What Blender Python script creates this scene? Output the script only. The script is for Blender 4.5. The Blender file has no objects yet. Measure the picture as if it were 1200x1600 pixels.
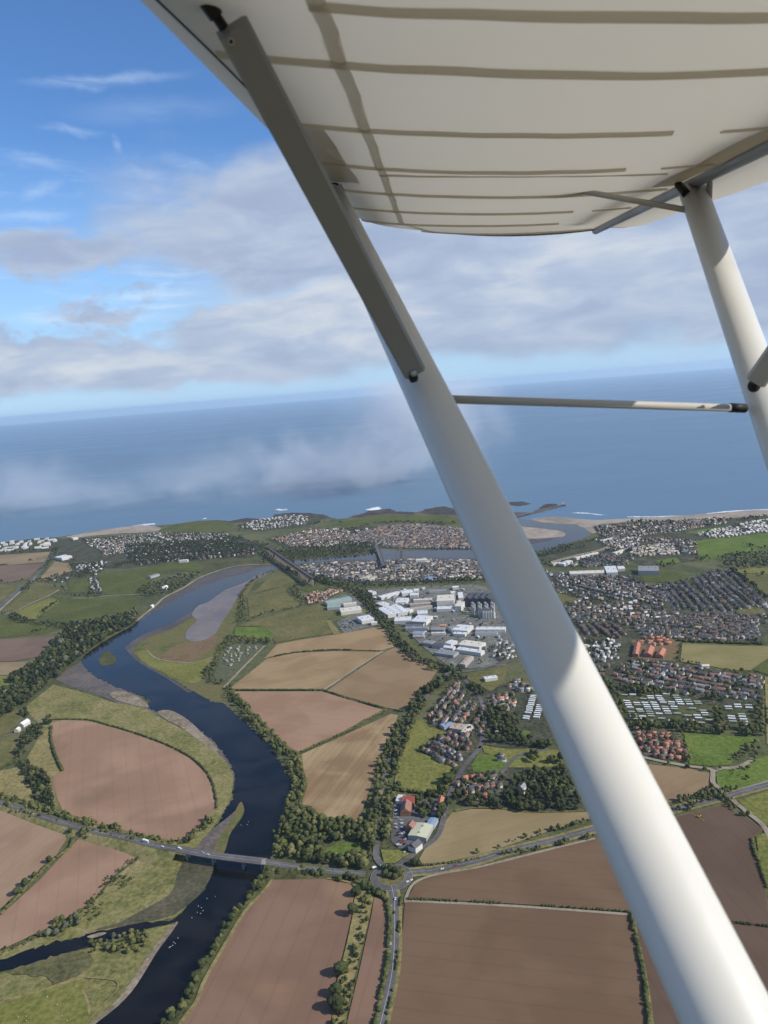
import bpy, bmesh, math, random
import numpy as np
from mathutils import Vector, Matrix
from mathutils.geometry import tessellate_polygon
random.seed(7); rng = np.random.default_rng(7)
sc = bpy.context.scene
COL = sc.collection

# ------------------------------------------------------------------ camera
H = 600.0            # flying height in metres
F = 1200.0           # focal length in photograph pixels (1200 x 1600)
def ray(x, y): return np.array([(x-600)/F, (800-y)/F, -1.0])
_n = np.cross(ray(1133, 565), ray(0, 655)); _n /= np.linalg.norm(_n)
if _n[1] < 0: _n = -_n
_f = np.array([0, 0, -1.0]); _Y = _f - _f.dot(_n)*_n; _Y /= np.linalg.norm(_Y); _X = np.cross(_Y, _n)
R = np.array([_X, _Y, _n])
cd = bpy.data.cameras.new('camera'); cam = bpy.data.objects.new('camera', cd); COL.objects.link(cam)
M4 = Matrix([list(R[0])+[0], list(R[1])+[0], list(R[2])+[H], [0, 0, 0, 1]])
cam.matrix_world = M4
cd.sensor_fit = 'VERTICAL'; cd.sensor_height = 36; cd.sensor_width = 27; cd.lens = 36*F/1600
cd.clip_start = 0.05; cd.clip_end = 250000
cd.dof.use_dof = True; cd.dof.focus_distance = 900; cd.dof.aperture_fstop = 9
sc.camera = cam
def g(x, y, z=0.0):
    d = R @ ray(x, y); t = (z-H)/d[2]
    return np.array([d[0]*t, d[1]*t])

# ------------------------------------------------------------------ light
SUN_AZ, SUN_EL = math.radians(110), math.radians(35.8)
sd = np.array([math.sin(SUN_AZ)*math.cos(SUN_EL), math.cos(SUN_AZ)*math.cos(SUN_EL), math.sin(SUN_EL)])
ld = bpy.data.lights.new('sun', 'SUN'); ld.energy = 4.2; ld.angle = math.radians(0.5); ld.color = (1.0, 0.93, 0.83)
sun = bpy.data.objects.new('sun', ld); COL.objects.link(sun)
sun.rotation_euler = Vector(sd).to_track_quat('Z', 'Y').to_euler()
sun.location = (0, 0, 3000)

sc.view_settings.view_transform = 'Standard'; sc.view_settings.look = 'None'
sc.view_settings.exposure = 0.27; sc.view_settings.gamma = 1.0
sc.render.engine = 'CYCLES'
sc.cycles.use_denoising = True
sc.cycles.max_bounces = 8; sc.cycles.diffuse_bounces = 4; sc.cycles.glossy_bounces = 2
sc.cycles.transmission_bounces = 6; sc.cycles.volume_bounces = 1; sc.cycles.transparent_max_bounces = 8
sc.cycles.sample_clamp_indirect = 5.0
sc.cycles.volume_step_rate = 1.0; sc.cycles.volume_max_steps = 96

# ------------------------------------------------------------------ node helper
class NT:
    def __init__(s, nt): s.nt = nt; s.N = nt.nodes; s.L = nt.links
    def n(s, t, **kw):
        nd = s.N.new(t)
        for k, v in kw.items():
            if k.startswith('i_'):
                nd.inputs[int(k[2:]) if k[2:].isdigit() else k[2:].replace('_', ' ')].default_value = v
            else: setattr(nd, k, v)
        return nd
    def l(s, a, b): s.L.new(a, b)
    def val(s, x, sock):
        if isinstance(x, (int, float)): sock.default_value = x
        elif isinstance(x, (tuple, list)): sock.default_value = x
        else: s.L.new(x, sock)
    def math(s, op, a, b=0.0, c=None, clamp=False):
        nd = s.N.new('ShaderNodeMath'); nd.operation = op; nd.use_clamp = clamp
        s.val(a, nd.inputs[0]); s.val(b, nd.inputs[1])
        if c is not None: s.val(c, nd.inputs[2])
        return nd.outputs[0]
    def vmath(s, op, a, b):
        nd = s.N.new('ShaderNodeVectorMath'); nd.operation = op
        s.val(a, nd.inputs[0]); s.val(b, nd.inputs[1]); return nd.outputs[0]
    def noise(s, vec, scale, detail=4, rough=0.55, dist=0.0, out=0):
        nd = s.N.new('ShaderNodeTexNoise'); nd.inputs['Scale'].default_value = scale
        nd.inputs['Detail'].default_value = detail; nd.inputs['Roughness'].default_value = rough
        nd.inputs['Distortion'].default_value = dist
        if vec is not None: s.L.new(vec, nd.inputs['Vector'])
        return nd.outputs[out]
    def ramp(s, fac, stops, interp='LINEAR'):
        nd = s.N.new('ShaderNodeValToRGB'); cr = nd.color_ramp; cr.interpolation = interp
        while len(cr.elements) < len(stops): cr.elements.new(0.5)
        for e, (p, c) in zip(cr.elements, stops):
            e.position = p; e.color = (c, c, c, 1) if isinstance(c, (int, float)) else tuple(c)+(1,)
        s.val(fac, nd.inputs[0]); return nd.outputs[0]
    def mix(s, fac, a, b, mode='MIX'):
        nd = s.N.new('ShaderNodeMix'); nd.data_type = 'RGBA'; nd.blend_type = mode
        s.val(fac, nd.inputs[0])
        for x, k in ((a, 6), (b, 7)):
            if isinstance(x, (tuple, list)): nd.inputs[k].default_value = tuple(x)+(1,) if len(x) == 3 else x
            else: s.L.new(x, nd.inputs[k])
        return nd.outputs[2]
    def mapr(s, v, a, b, c=0.0, d=1.0, kind='SMOOTHSTEP'):
        nd = s.N.new('ShaderNodeMapRange'); nd.interpolation_type = kind
        s.val(v, nd.inputs[0])
        for i, x in enumerate((a, b, c, d)): nd.inputs[i+1].default_value = x
        return nd.outputs[0]
    def mapping(s, vec, scale=(1, 1, 1), rot=(0, 0, 0), loc=(0, 0, 0)):
        nd = s.N.new('ShaderNodeMapping'); s.L.new(vec, nd.inputs[0])
        nd.inputs['Location'].default_value = loc; nd.inputs['Rotation'].default_value = rot; nd.inputs['Scale'].default_value = scale
        return nd.outputs[0]

# ------------------------------------------------------------------ sky
def ang(x, y):
    d = R @ ray(x, y); d /= np.linalg.norm(d)
    return math.atan2(d[0], d[1]), math.asin(d[2])
w = bpy.data.worlds.new('World'); sc.world = w; w.use_nodes = True
T = NT(w.node_tree); T.N.clear()
out = T.n('ShaderNodeOutputWorld')
sky = T.n('ShaderNodeTexSky', sky_type='NISHITA'); sky.sun_disc = False
sky.sun_elevation = SUN_EL; sky.sun_rotation = SUN_AZ; sky.altitude = 600; sky.air_density = 1.0; sky.dust_density = 0.6; sky.ozone_density = 2.0
bg1 = T.n('ShaderNodeBackground'); bg1.inputs[1].default_value = 0.115
skyc = T.mix(1.0, sky.outputs[0], (0.60, 0.86, 1.16), 'MULTIPLY')
T.l(skyc, bg1.inputs[0])
tc = T.n('ShaderNodeTexCoord')
dirv = T.n('ShaderNodeVectorMath', operation='NORMALIZE'); T.l(tc.outputs['Generated'], dirv.inputs[0])
sx = T.n('ShaderNodeSeparateXYZ'); T.l(dirv.outputs[0], sx.inputs[0])
az = T.math('ARCTAN2', sx.outputs[0], sx.outputs[1]); el = T.math('ARCSINE', sx.outputs[2])
cmb = T.n('ShaderNodeCombineXYZ'); T.l(az, cmb.inputs[0]); T.l(el, cmb.inputs[1])
AE = cmb.outputs[0]
warp = T.noise(T.mapping(AE, (1.0, 1.8, 1)), 5.0, 5, 0.6, 0.0, 1)
warpv = T.vmath('SUBTRACT', warp, (0.5, 0.5, 0.5))
wsc = T.n('ShaderNodeVectorMath', operation='SCALE'); T.l(warpv, wsc.inputs[0]); wsc.inputs[3].default_value = 0.20
AW = T.vmath('ADD', AE, wsc.outputs[0])
def blob(x, y, rx, ry, soft=0.6):
    a, e = ang(x, y)
    v = T.mapping(AW, (1/(rx/F), 1/(ry/F), 1), (0, 0, 0), (-a/(rx/F), -e/(ry/F), 0))
    ln = T.n('ShaderNodeVectorMath', operation='LENGTH'); T.l(v, ln.inputs[0])
    return T.mapr(ln.outputs['Value'], 1.0, 1.0-soft, 0, 1)
def umax(lst):
    r = lst[0]
    for q in lst[1:]: r = T.math('MAXIMUM', r, q)
    return r
bank = umax([blob(400, 380, 400, 190, 0.95), blob(820, 430, 560, 230, 0.7), blob(1250, 380, 420, 230, 0.6),
             blob(90, 400, 240, 70, 0.9), blob(60, 575, 420, 75, 0.6), blob(480, 540, 330, 90, 0.6), blob(640, 640, 130, 110, 0.8), blob(160, 490, 120, 30, 0.9)])
hole = umax([blob(170, 475, 240, 55, 0.9), blob(30, 330, 110, 60, 0.9)])
n1 = T.noise(T.mapping(AE, (1, 2.2, 1)), 6.5, 7, 0.58, 0.3)
n2 = T.noise(T.mapping(AE, (1, 3.4, 1), (0, 0, 0.05)), 9.0, 6, 0.55, 0.4)
n3 = T.noise(T.mapping(AE, (1, 6.0, 1), (0, 0, -0.03)), 12.0, 7, 0.62, 0.6)
cov = T.math('ADD', T.math('MULTIPLY', bank, 1.25), T.math('MULTIPLY', T.math('SUBTRACT', n1, 0.5), 0.75))
cov = T.math('SUBTRACT', cov, T.math('MULTIPLY', hole, 0.33))
# clear strip just above the sea line
strip = T.mapr(T.math('ADD', el, T.math('MULTIPLY', T.math('SUBTRACT', T.noise(AE, 4.5, 4), 0.5), 0.10)), 0.000, 0.045, 0.0, 1.0)
cov = T.math('MULTIPLY', cov, strip)
# the rest of the sky (out of the frame) carries broken cloud as well
outside = T.math('MULTIPLY', T.mapr(T.math('ABSOLUTE', az), 0.65, 1.2, 0, 1), T.mapr(T.noise(AE, 2.2, 6, 0.6), 0.45, 0.62, 0, 0.8))
fc = T.math('MAXIMUM', T.mapr(cov, 0.05, 1.05, 0, 0.95), outside)
# high thin streaks
cir = T.mapr(T.math('MULTIPLY', n3, T.noise(AE, 4.0, 3)), 0.25, 0.48, 0, 0.5)
cirz = umax([blob(160, 465, 330, 75, 0.8), blob(100, 250, 300, 90, 0.9)])
cirf = T.math('MULTIPLY', cir, cirz)
def streak(x0, y0, x1, y1, th, amp):
    (a0, e0), (a1, e1) = ang(x0, y0), ang(x1, y1)
    L = math.hypot(a1-a0, e1-e0); th = th/F
    r = math.atan2(e1-e0, a1-a0)
    v = T.vmath('SUBTRACT', AE, ((a0+a1)/2, (e0+e1)/2, 0))
    wob = T.n('ShaderNodeVectorMath', operation='SCALE'); T.l(T.vmath('SUBTRACT', T.noise(AE, 16.0, 5, 0.65, 0, 1), (0.5, 0.5, 0.5)), wob.inputs[0]); wob.inputs[3].default_value = 0.022
    v = T.vmath('ADD', v, wob.outputs[0])
    v = T.mapping(v, (1, 1, 1), (0, 0, -r)); v = T.mapping(v, (2/L, 1/th, 1))
    ln = T.n('ShaderNodeVectorMath', operation='LENGTH'); T.l(v, ln.inputs[0])
    return T.math('MULTIPLY', T.mapr(ln.outputs['Value'], 1.0, 0.0, 0, amp), T.mapr(n3, 0.35, 0.6, 0.35, 1))
cons = umax([streak(-20, 132, 330, 112, 11, 0.32), streak(40, 175, 420, 165, 26, 0.14), streak(40, 195, 185, 215, 9, 0.24), streak(175, 205, 190, 245, 9, 0.26),
             streak(-20, 235, 130, 265, 12, 0.25), streak(20, 315, 110, 275, 12, 0.35), streak(150, 262, 290, 278, 12, 0.3), streak(235, 245, 340, 262, 12, 0.3),
             streak(-60, 375, 110, 360, 12, 0.55), streak(-60, 340, 150, 330, 12, 0.3), streak(60, 470, 380, 452, 14, 0.7), streak(-60, 505, 330, 490, 14, 0.7), streak(100, 485, 360, 475, 10, 0.6)])
cirf = T.math('MAXIMUM', cirf, cons)
lum = T.mapr(T.math('ADD', T.math('MULTIPLY', n2, 0.75), T.math('MULTIPLY', n1, 0.25)), 0.36, 0.64, 0, 1)
lit = umax([blob(520, 500, 300, 75, 0.9), blob(90, 570, 330, 45, 0.9), blob(900, 420, 300, 90, 0.95)])
lum = T.math('ADD', T.math('MULTIPLY', lum, 0.6), T.math('MULTIPLY', lit, 0.45), None, True)
cc = T.ramp(lum, [(0.0, (0.33, 0.40, 0.55)), (0.5, (0.42, 0.49, 0.62)), (1.0, (0.58, 0.62, 0.68))])
# horizon glow band: pale cyan
glow = T.mapr(el, 0.0, 0.30, 0.78, 0.0, 'LINEAR')
bg2 = T.n('ShaderNodeBackground'); T.l(cc, bg2.inputs[0]); bg2.inputs[1].default_value = 0.95
bg3 = T.n('ShaderNodeBackground'); bg3.inputs[0].default_value = (0.60, 0.74, 0.92, 1); bg3.inputs[1].default_value = 0.95
bg4 = T.n('ShaderNodeBackground'); bg4.inputs[0].default_value = (0.40, 0.59, 0.82, 1); bg4.inputs[1].default_value = 1.0
def mixs(f, a, b):
    m = T.n('ShaderNodeMixShader'); T.val(f, m.inputs[0]); T.l(a, m.inputs[1]); T.l(b, m.inputs[2]); return m.outputs[0]
s = mixs(glow, bg1.outputs[0], bg4.outputs[0])
s = mixs(cirf, s, bg3.outputs[0])
s = mixs(fc, s, bg2.outputs[0])
T.l(s, out.inputs[0])

# ------------------------------------------------------------------ materials
MATS = {}
def newmat(name):
    m = bpy.data.materials.new(name); m.use_nodes = True
    t = NT(m.node_tree); b = t.N['Principled BSDF']; MATS[name] = m
    return m, t, b
def posn(t):
    return t.n('ShaderNodeNewGeometry').outputs['Position']
def plain(name, col, rough=0.8, var=0.12, scale=0.3, metal=0.0, spec=0.3):
    m, t, b = newmat(name)
    nz = t.noise(posn(t), scale, 3)
    c = t.mix(nz, tuple(x*(1-var) for x in col), tuple(min(1, x*(1+var)) for x in col))
    t.l(c, b.inputs['Base Color']); b.inputs['Roughness'].default_value = rough; b.inputs['Metallic'].default_value = metal
    b.inputs['Specular IOR Level'].default_value = spec
    return m
def soil(name, c1, c2, p0, p1, stripe=0.35, pitch=0.11, blotch=0.010, c3=None):
    """ploughed or stubble ground: rows run from photo point p0 to p1"""
    a, b_ = g(*p0), g(*p1); th = math.atan2(b_[1]-a[1], b_[0]-a[0])
    m, t, b = newmat(name)
    P = posn(t)
    rows = t.mapping(P, (1, 1, 1), (0, 0, -th))
    rows_s = t.mapping(rows, (0.0025, pitch*1.5, 1))
    nr = t.noise(rows_s, 1.0, 5, 0.75)
    wide = t.noise(t.mapping(rows, (0.0025, 0.028, 1)), 1.0, 3, 0.5)
    bl = t.noise(P, blotch, 5, 0.55, 0.4)
    fine = t.noise(P, 0.25, 3, 0.7)
    f = t.math('ADD', t.math('MULTIPLY', t.mapr(bl, 0.39, 0.61), 0.65), t.math('MULTIPLY', t.math('SUBTRACT', nr, 0.5), stripe*2.2))
    f = t.math('ADD', f, t.math('MULTIPLY', t.math('SUBTRACT', wide, 0.5), stripe*1.6))
    f = t.math('ADD', f, t.math('MULTIPLY', t.math('SUBTRACT', fine, 0.4), 0.3), None, True)
    c = t.mix(f, c1, c2)
    if c3 is not None:
        c = t.mix(t.mapr(t.noise(P, blotch*0.8, 3, 0.5), 0.52, 0.72, 0, 0.8), c, c3)
    # wheel tracks of the sprayer
    wv = t.n('ShaderNodeTexWave', wave_type='BANDS', bands_direction='Y'); t.l(rows, wv.inputs[0]); wv.inputs['Scale'].default_value = 0.0135
    wv.inputs['Distortion'].default_value = 0.0
    tl = t.mapr(wv.outputs['Fac'], 0.94, 1.0, 0, 0.16)
    c = t.mix(tl, c, tuple(x*0.62 for x in c1))
    t.l(c, b.inputs['Base Color']); b.inputs['Roughness'].default_value = 1.0; b.inputs['Specular IOR Level'].default_value = 0.05
    return m
def ground(name, cols, s1=0.012, s2=0.09, rough=1.0, fine=0.3, lo=0.40, hi=0.60):
    m, t, b = newmat(name)
    P = posn(t)
    f = t.math('ADD', t.math('MULTIPLY', t.noise(P, s1, 6, 0.6, 0.5), 0.6), t.math('MULTIPLY', t.noise(P, s2, 5, 0.65, 0.3), 0.4))
    f = t.mapr(f, lo, hi, 0, 1, 'LINEAR')
    k = len(cols)
    c = t.ramp(f, [(i/(k-1), cols[i]) for i in range(k)])
    fn = t.mapr(t.noise(P, 0.16, 4, 0.75), 0.36, 0.64)
    c = t.mix(fine, c, t.mix(fn, tuple(x*0.45 for x in cols[0]), tuple(min(1, x*1.5) for x in cols[-1])))
    t.l(c, b.inputs['Base Color']); b.inputs['Roughness'].default_value = rough; b.inputs['Specular IOR Level'].default_value = 0.08
    return m
def foliage(name, cols, scale=0.03, rough=0.9):
    m, t, b = newmat(name)
    P = posn(t)
    oi = t.n('ShaderNodeObjectInfo').outputs['Random']
    f = t.math('ADD', t.math('MULTIPLY', t.noise(P, scale, 3, 0.6), 0.85), t.math('MULTIPLY', t.noise(P, 0.6, 2), 0.35))
    f = t.math('ADD', f, t.math('MULTIPLY', oi, 0.3))
    f = t.mapr(f, 0.48, 0.98, 0, 1, 'LINEAR')
    c = t.ramp(f, [(i/(len(cols)-1), cols[i]) for i in range(len(cols))])
    t.l(c, b.inputs['Base Color']); b.inputs['Roughness'].default_value = rough; b.inputs['Specular IOR Level'].default_value = 0.12
    return m
def water(name, col, rough, bump, bscale, patch=0.0, col2=None):
    m, t, b = newmat(name)
    P = posn(t)
    if col2:
        f = t.mapr(t.noise(t.mapping(P, (1, 1.4, 1)), patch, 5, 0.6, 0.5), 0.38, 0.66)
        t.l(t.mix(f, col, col2), b.inputs['Base Color'])
        t.l(t.mapr(f, 0, 1, rough*0.8, rough*1.3, 'LINEAR'), b.inputs['Roughness'])
    else:
        b.inputs['Base Color'].default_value = col+(1,); b.inputs['Roughness'].default_value = rough
    b.inputs['IOR'].default_value = 1.33
    if name == 'river_water': b.inputs['Specular Tint'].default_value = (1.0, 0.90, 0.78, 1)
    nb = t.n('ShaderNodeBump'); nb.inputs['Strength'].default_value = bump; nb.inputs['Distance'].default_value = 1.0
    t.l(t.noise(P, bscale, 3, 0.6), nb.inputs['Height']); t.l(nb.outputs[0], b.inputs['Normal'])
    return m

ground('land', [(0.045, 0.055, 0.024), (0.09, 0.105, 0.04), (0.14, 0.13, 0.065)], 0.006, 0.05)
ground('hinterland', [(0.145, 0.115, 0.085), (0.105, 0.115, 0.060), (0.19, 0.155, 0.115)], 0.002, 0.01)
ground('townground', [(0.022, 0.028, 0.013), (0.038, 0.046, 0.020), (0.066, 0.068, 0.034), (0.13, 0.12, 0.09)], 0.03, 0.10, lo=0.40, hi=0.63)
ground('plots', [(0.05, 0.07, 0.025), (0.11, 0.12, 0.05), (0.07, 0.08, 0.045), (0.14, 0.13, 0.09)], 0.05, 0.2)
ground('yard', [(0.07, 0.07, 0.065), (0.15, 0.145, 0.13), (0.10, 0.11, 0.07), (0.24, 0.23, 0.21)], 0.02, 0.12)
ground('grass_lush', [(0.070, 0.108, 0.018), (0.100, 0.145, 0.026), (0.135, 0.175, 0.038)], 0.012, 0.10)
ground('grass_mid', [(0.115, 0.130, 0.028), (0.155, 0.158, 0.040), (0.20, 0.185, 0.056)], 0.010, 0.08)
ground('grass_deep', [(0.055, 0.068, 0.018), (0.080, 0.092, 0.024), (0.108, 0.115, 0.034)], 0.008, 0.08)
ground('grass_olive', [(0.085, 0.088, 0.028), (0.12, 0.115, 0.040), (0.17, 0.145, 0.060)], 0.008, 0.05)
ground('grass_dry', [(0.15, 0.14, 0.05), (0.21, 0.18, 0.07), (0.27, 0.22, 0.10)], 0.012, 0.10)
ground('meadow', [(0.085, 0.095, 0.026), (0.135, 0.142, 0.038), (0.18, 0.172, 0.055), (0.22, 0.19, 0.08), (0.27, 0.225, 0.115)], 0.014, 0.07, lo=0.39, hi=0.62)
ground('saltmarsh', [(0.07, 0.085, 0.026), (0.12, 0.125, 0.042), (0.17, 0.12, 0.06), (0.12, 0.13, 0.04)], 0.010, 0.05)
ground('rust_marsh', [(0.14, 0.095, 0.055), (0.20, 0.125, 0.075), (0.15, 0.12, 0.05)], 0.014, 0.06)
ground('reeds', [(0.06, 0.063, 0.026), (0.10, 0.096, 0.040), (0.15, 0.135, 0.062)], 0.03, 0.18)
ground('scrub', [(0.035, 0.042, 0.018), (0.065, 0.07, 0.028), (0.11, 0.105, 0.045)], 0.02, 0.12)
ground('mud', [(0.075, 0.066, 0.062), (0.12, 0.10, 0.088), (0.17, 0.135, 0.105)], 0.015, 0.09, rough=0.5)
ground('wet_mud', [(0.055, 0.048, 0.044), (0.085, 0.072, 0.062), (0.12, 0.098, 0.078)], 0.012, 0.07, rough=0.45)
ground('lagoon', [(0.13, 0.112, 0.108), (0.165, 0.14, 0.132), (0.20, 0.17, 0.155)], 0.006, 0.03, rough=0.4, fine=0.08)
ground('gravelbar', [(0.13, 0.105, 0.07), (0.21, 0.17, 0.115), (0.30, 0.25, 0.18)], 0.02, 0.12)
ground('sand', [(0.20, 0.165, 0.13), (0.30, 0.25, 0.20), (0.37, 0.32, 0.26)], 0.006, 0.04, fine=0.1)
ground('rock', [(0.025, 0.024, 0.026), (0.055, 0.048, 0.046), (0.10, 0.085, 0.075)], 0.02, 0.08)
ground('surf', [(0.30, 0.36, 0.40), (0.60, 0.65, 0.68), (0.85, 0.88, 0.9)], 0.012, 0.05)
ground('asphalt', [(0.085, 0.082, 0.078), (0.115, 0.11, 0.105), (0.15, 0.145, 0.14)], 0.02, 0.2, fine=0.1)
ground('track', [(0.20, 0.165, 0.115), (0.28, 0.235, 0.17), (0.33, 0.28, 0.21)], 0.02, 0.2, fine=0.1)
plain('roadpaint', (0.42, 0.42, 0.40)); plain('concrete', (0.22, 0.21, 0.19), 0.9, 0.2, 0.05)
plain('sandstone', (0.17, 0.135, 0.11), 0.9, 0.25, 0.08); plain('steel_rail', (0.3, 0.3, 0.29), 0.6)
foliage('leaf_dark', [(0.026, 0.034, 0.013), (0.046, 0.056, 0.020), (0.070, 0.078, 0.028)])
foliage('leaf_mid', [(0.042, 0.052, 0.018), (0.074, 0.084, 0.027), (0.115, 0.118, 0.040)])
foliage('leaf_light', [(0.070, 0.078, 0.026), (0.115, 0.116, 0.040), (0.165, 0.152, 0.058)])
foliage('leaf_grey', [(0.06, 0.07, 0.045), (0.10, 0.11, 0.07), (0.14, 0.145, 0.09)])
foliage('leaf_cloud_shade', [(0.013, 0.019, 0.010), (0.022, 0.030, 0.014), (0.034, 0.041, 0.019)])  # cloud shade over the far woods put into a darker leaf colour
plain('bark', (0.07, 0.055, 0.04))
plain('roof_slate', (0.085, 0.085, 0.092), 0.6, 0.3, 0.12); plain('roof_brown', (0.135, 0.10, 0.082), 0.8, 0.3, 0.12)
plain('roof_red', (0.27, 0.135, 0.095), 0.8, 0.25, 0.12); plain('roof_orange', (0.42, 0.17, 0.10), 0.8, 0.15, 0.12)
plain('roof_grey', (0.24, 0.24, 0.24), 0.7, 0.2, 0.1); plain('roof_white', (0.60, 0.61, 0.60), 0.55, 0.12, 0.06)
plain('roof_cream', (0.60, 0.56, 0.46), 0.6, 0.15, 0.06); plain('roof_blue', (0.22, 0.30, 0.40), 0.5, 0.15, 0.06)
plain('roof_green', (0.24, 0.36, 0.30), 0.6, 0.2, 0.06); plain('roof_tan', (0.42, 0.32, 0.24), 0.7, 0.2, 0.06); plain('roof_lemon', (0.49, 0.49, 0.33), 0.6, 0.15, 0.08)
plain('roof_dark', (0.05, 0.052, 0.058), 0.6, 0.25, 0.06); plain('roof_bright_red', (0.36, 0.085, 0.065), 0.6, 0.15, 0.1); plain('roof_signal_orange', (0.75, 0.30, 0.04), 0.6, 0.1)
plain('wall_white', (0.54, 0.52, 0.47), 0.8, 0.15, 0.1); plain('wall_cream', (0.43, 0.37, 0.28), 0.8, 0.15, 0.1)
plain('wall_stone', (0.30, 0.26, 0.21), 0.9, 0.2, 0.1); plain('wall_brick', (0.26, 0.13, 0.085), 0.9, 0.2, 0.1); plain('wall_grey', (0.32, 0.32, 0.32), 0.8, 0.15, 0.1)
plain('caravan_white', (0.68, 0.68, 0.64), 0.5); plain('caravan_green', (0.34, 0.38, 0.28), 0.6)
for nm, c in (('white', (0.8, 0.8, 0.78)), ('silver', (0.45, 0.46, 0.47)), ('black', (0.02, 0.02, 0.022)), ('red', (0.4, 0.03, 0.03)), ('blue', (0.04, 0.08, 0.25)), ('yellow', (0.65, 0.45, 0.05))):
    plain('paint_'+nm, c, 0.3, 0.02, 0.3, 0, 0.5)
plain('tyre', (0.02, 0.02, 0.02)); plain('car_glass', (0.02, 0.025, 0.03), 0.1, 0.02, 0.3, 0, 0.6)
plain('feather', (0.8, 0.8, 0.78)); plain('wool', (0.6, 0.57, 0.5)); plain('sheepface', (0.08, 0.07, 0.06)); plain('beak', (0.6, 0.25, 0.05))
water('river_water', (0.003, 0.0032, 0.004), 0.10, 0.16, 0.35, 0.010, (0.013, 0.012, 0.011))
ground('shallows', [(0.050, 0.050, 0.028), (0.080, 0.074, 0.042), (0.12, 0.104, 0.060)], 0.014, 0.07, rough=0.4)
water('sea_water', (0.095, 0.170, 0.250), 0.5, 0.14, 0.05, 0.00045, (0.12, 0.195, 0.275))

# ------------------------------------------------------------------ object helpers
def tag(o, label=None, cat=None, group=None, kind=None):
    if label: o['label'] = label
    if cat: o['category'] = cat
    if group: o['group'] = group
    if kind: o['kind'] = kind
    return o
def empty(name, loc=(0, 0, 0), rz=0.0):
    o = bpy.data.objects.new(name, None); o.empty_display_size = 0.5; o.location = loc; o.rotation_euler = (0, 0, rz); COL.objects.link(o); return o
def link(name, me, parent=None, loc=None, rz=None):
    o = bpy.data.objects.new(name, me); COL.objects.link(o)
    if parent is not None: o.parent = parent
    if loc is not None: o.location = loc
    if rz is not None: o.rotation_euler = (0, 0, rz)
    return o
def np_mesh(name, V, Fc, mats, MI=None, smooth=False):
    V = np.ascontiguousarray(V, dtype=np.float32); Fc = np.ascontiguousarray(Fc, dtype=np.int32)
    me = bpy.data.meshes.new(name); k = Fc.shape[1]; nf = len(Fc)
    me.vertices.add(len(V)); me.vertices.foreach_set('co', V.ravel())
    me.loops.add(nf*k); me.loops.foreach_set('vertex_index', Fc.ravel())
    me.polygons.add(nf); me.polygons.foreach_set('loop_start', np.arange(0, nf*k, k, dtype=np.int32))
    try: me.polygons.foreach_set('loop_total', np.full(nf, k, dtype=np.int32))
    except Exception: pass
    for m in mats: me.materials.append(MATS[m])
    if MI is not None: me.polygons.foreach_set('material_index', np.ascontiguousarray(MI, dtype=np.int32))
    if smooth: me.polygons.foreach_set('use_smooth', np.ones(nf, dtype=bool))
    me.update(calc_edges=True); return me
class MB:
    def __init__(s): s.v = []; s.f = []; s.m = []
    def add(s, vs, fs, mi=0):
        b = len(s.v); s.v += [tuple(x) for x in vs]
        for f in fs: s.f.append(tuple(b+i for i in f)); s.m.append(mi)
    def box(s, x0, x1, y0, y1, z0, z1, mi=0, tx=1.0, ty=1.0):
        cx, cy = (x0+x1)/2, (y0+y1)/2
        q = lambda x: cx+(x-cx)*tx
        r = lambda y: cy+(y-cy)*ty
        s.add([(x0, y0, z0), (x1, y0, z0), (x1, y1, z0), (x0, y1, z0), (q(x0), r(y0), z1), (q(x1), r(y0), z1), (q(x1), r(y1), z1), (q(x0), r(y1), z1)],
              [(3, 2, 1, 0), (4, 5, 6, 7), (0, 1, 5, 4), (1, 2, 6, 5), (2, 3, 7, 6), (3, 0, 4, 7)], mi)
    def tube(s, p0, p1, r0, r1=None, n=8, mi=0, caps=True):
        r1 = r0 if r1 is None else r1
        p0, p1 = Vector(p0), Vector(p1); d = (p1-p0).normalized()
        a = d.orthogonal().normalized(); b = d.cross(a)
        vs = []
        for p, r in ((p0, r0), (p1, r1)):
            for i in range(n):
                t = 2*math.pi*i/n; vs.append(p+a*math.cos(t)*r+b*math.sin(t)*r)
        fs = [(i, (i+1) % n, n+(i+1) % n, n+i) for i in range(n)]
        if caps: fs += [tuple(range(n-1, -1, -1)), tuple(range(n, 2*n))]
        s.add(vs, fs, mi)
    def ball(s, c, r, mi=0, n=8, m=6):
        vs = []; fs = []
        r = (r, r, r) if isinstance(r, (int, float)) else r
        for j in range(m+1):
            ph = math.pi*j/m
            for i in range(n):
                t = 2*math.pi*i/n; vs.append((c[0]+r[0]*math.sin(ph)*math.cos(t), c[1]+r[1]*math.sin(ph)*math.sin(t), c[2]+r[2]*math.cos(ph)))
        for j in range(m):
            for i in range(n):
                fs.append((j*n+i, (j+1)*n+i, (j+1)*n+(i+1) % n, j*n+(i+1) % n))
        s.add(vs, fs, mi)
    def mesh(s, name, mats, smooth=False):
        me = bpy.data.meshes.new(name); me.from_pydata(s.v, [], s.f)
        for m in mats: me.materials.append(MATS[m])
        me.polygons.foreach_set('material_index', s.m)
        if smooth: me.polygons.foreach_set('use_smooth', [True]*len(s.f))
        me.update(); return me
    def build(s, name, mats, parent=None, smooth=False, loc=None, rz=None):
        return link(name, s.mesh(name, mats, smooth), parent, loc, rz)

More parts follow.
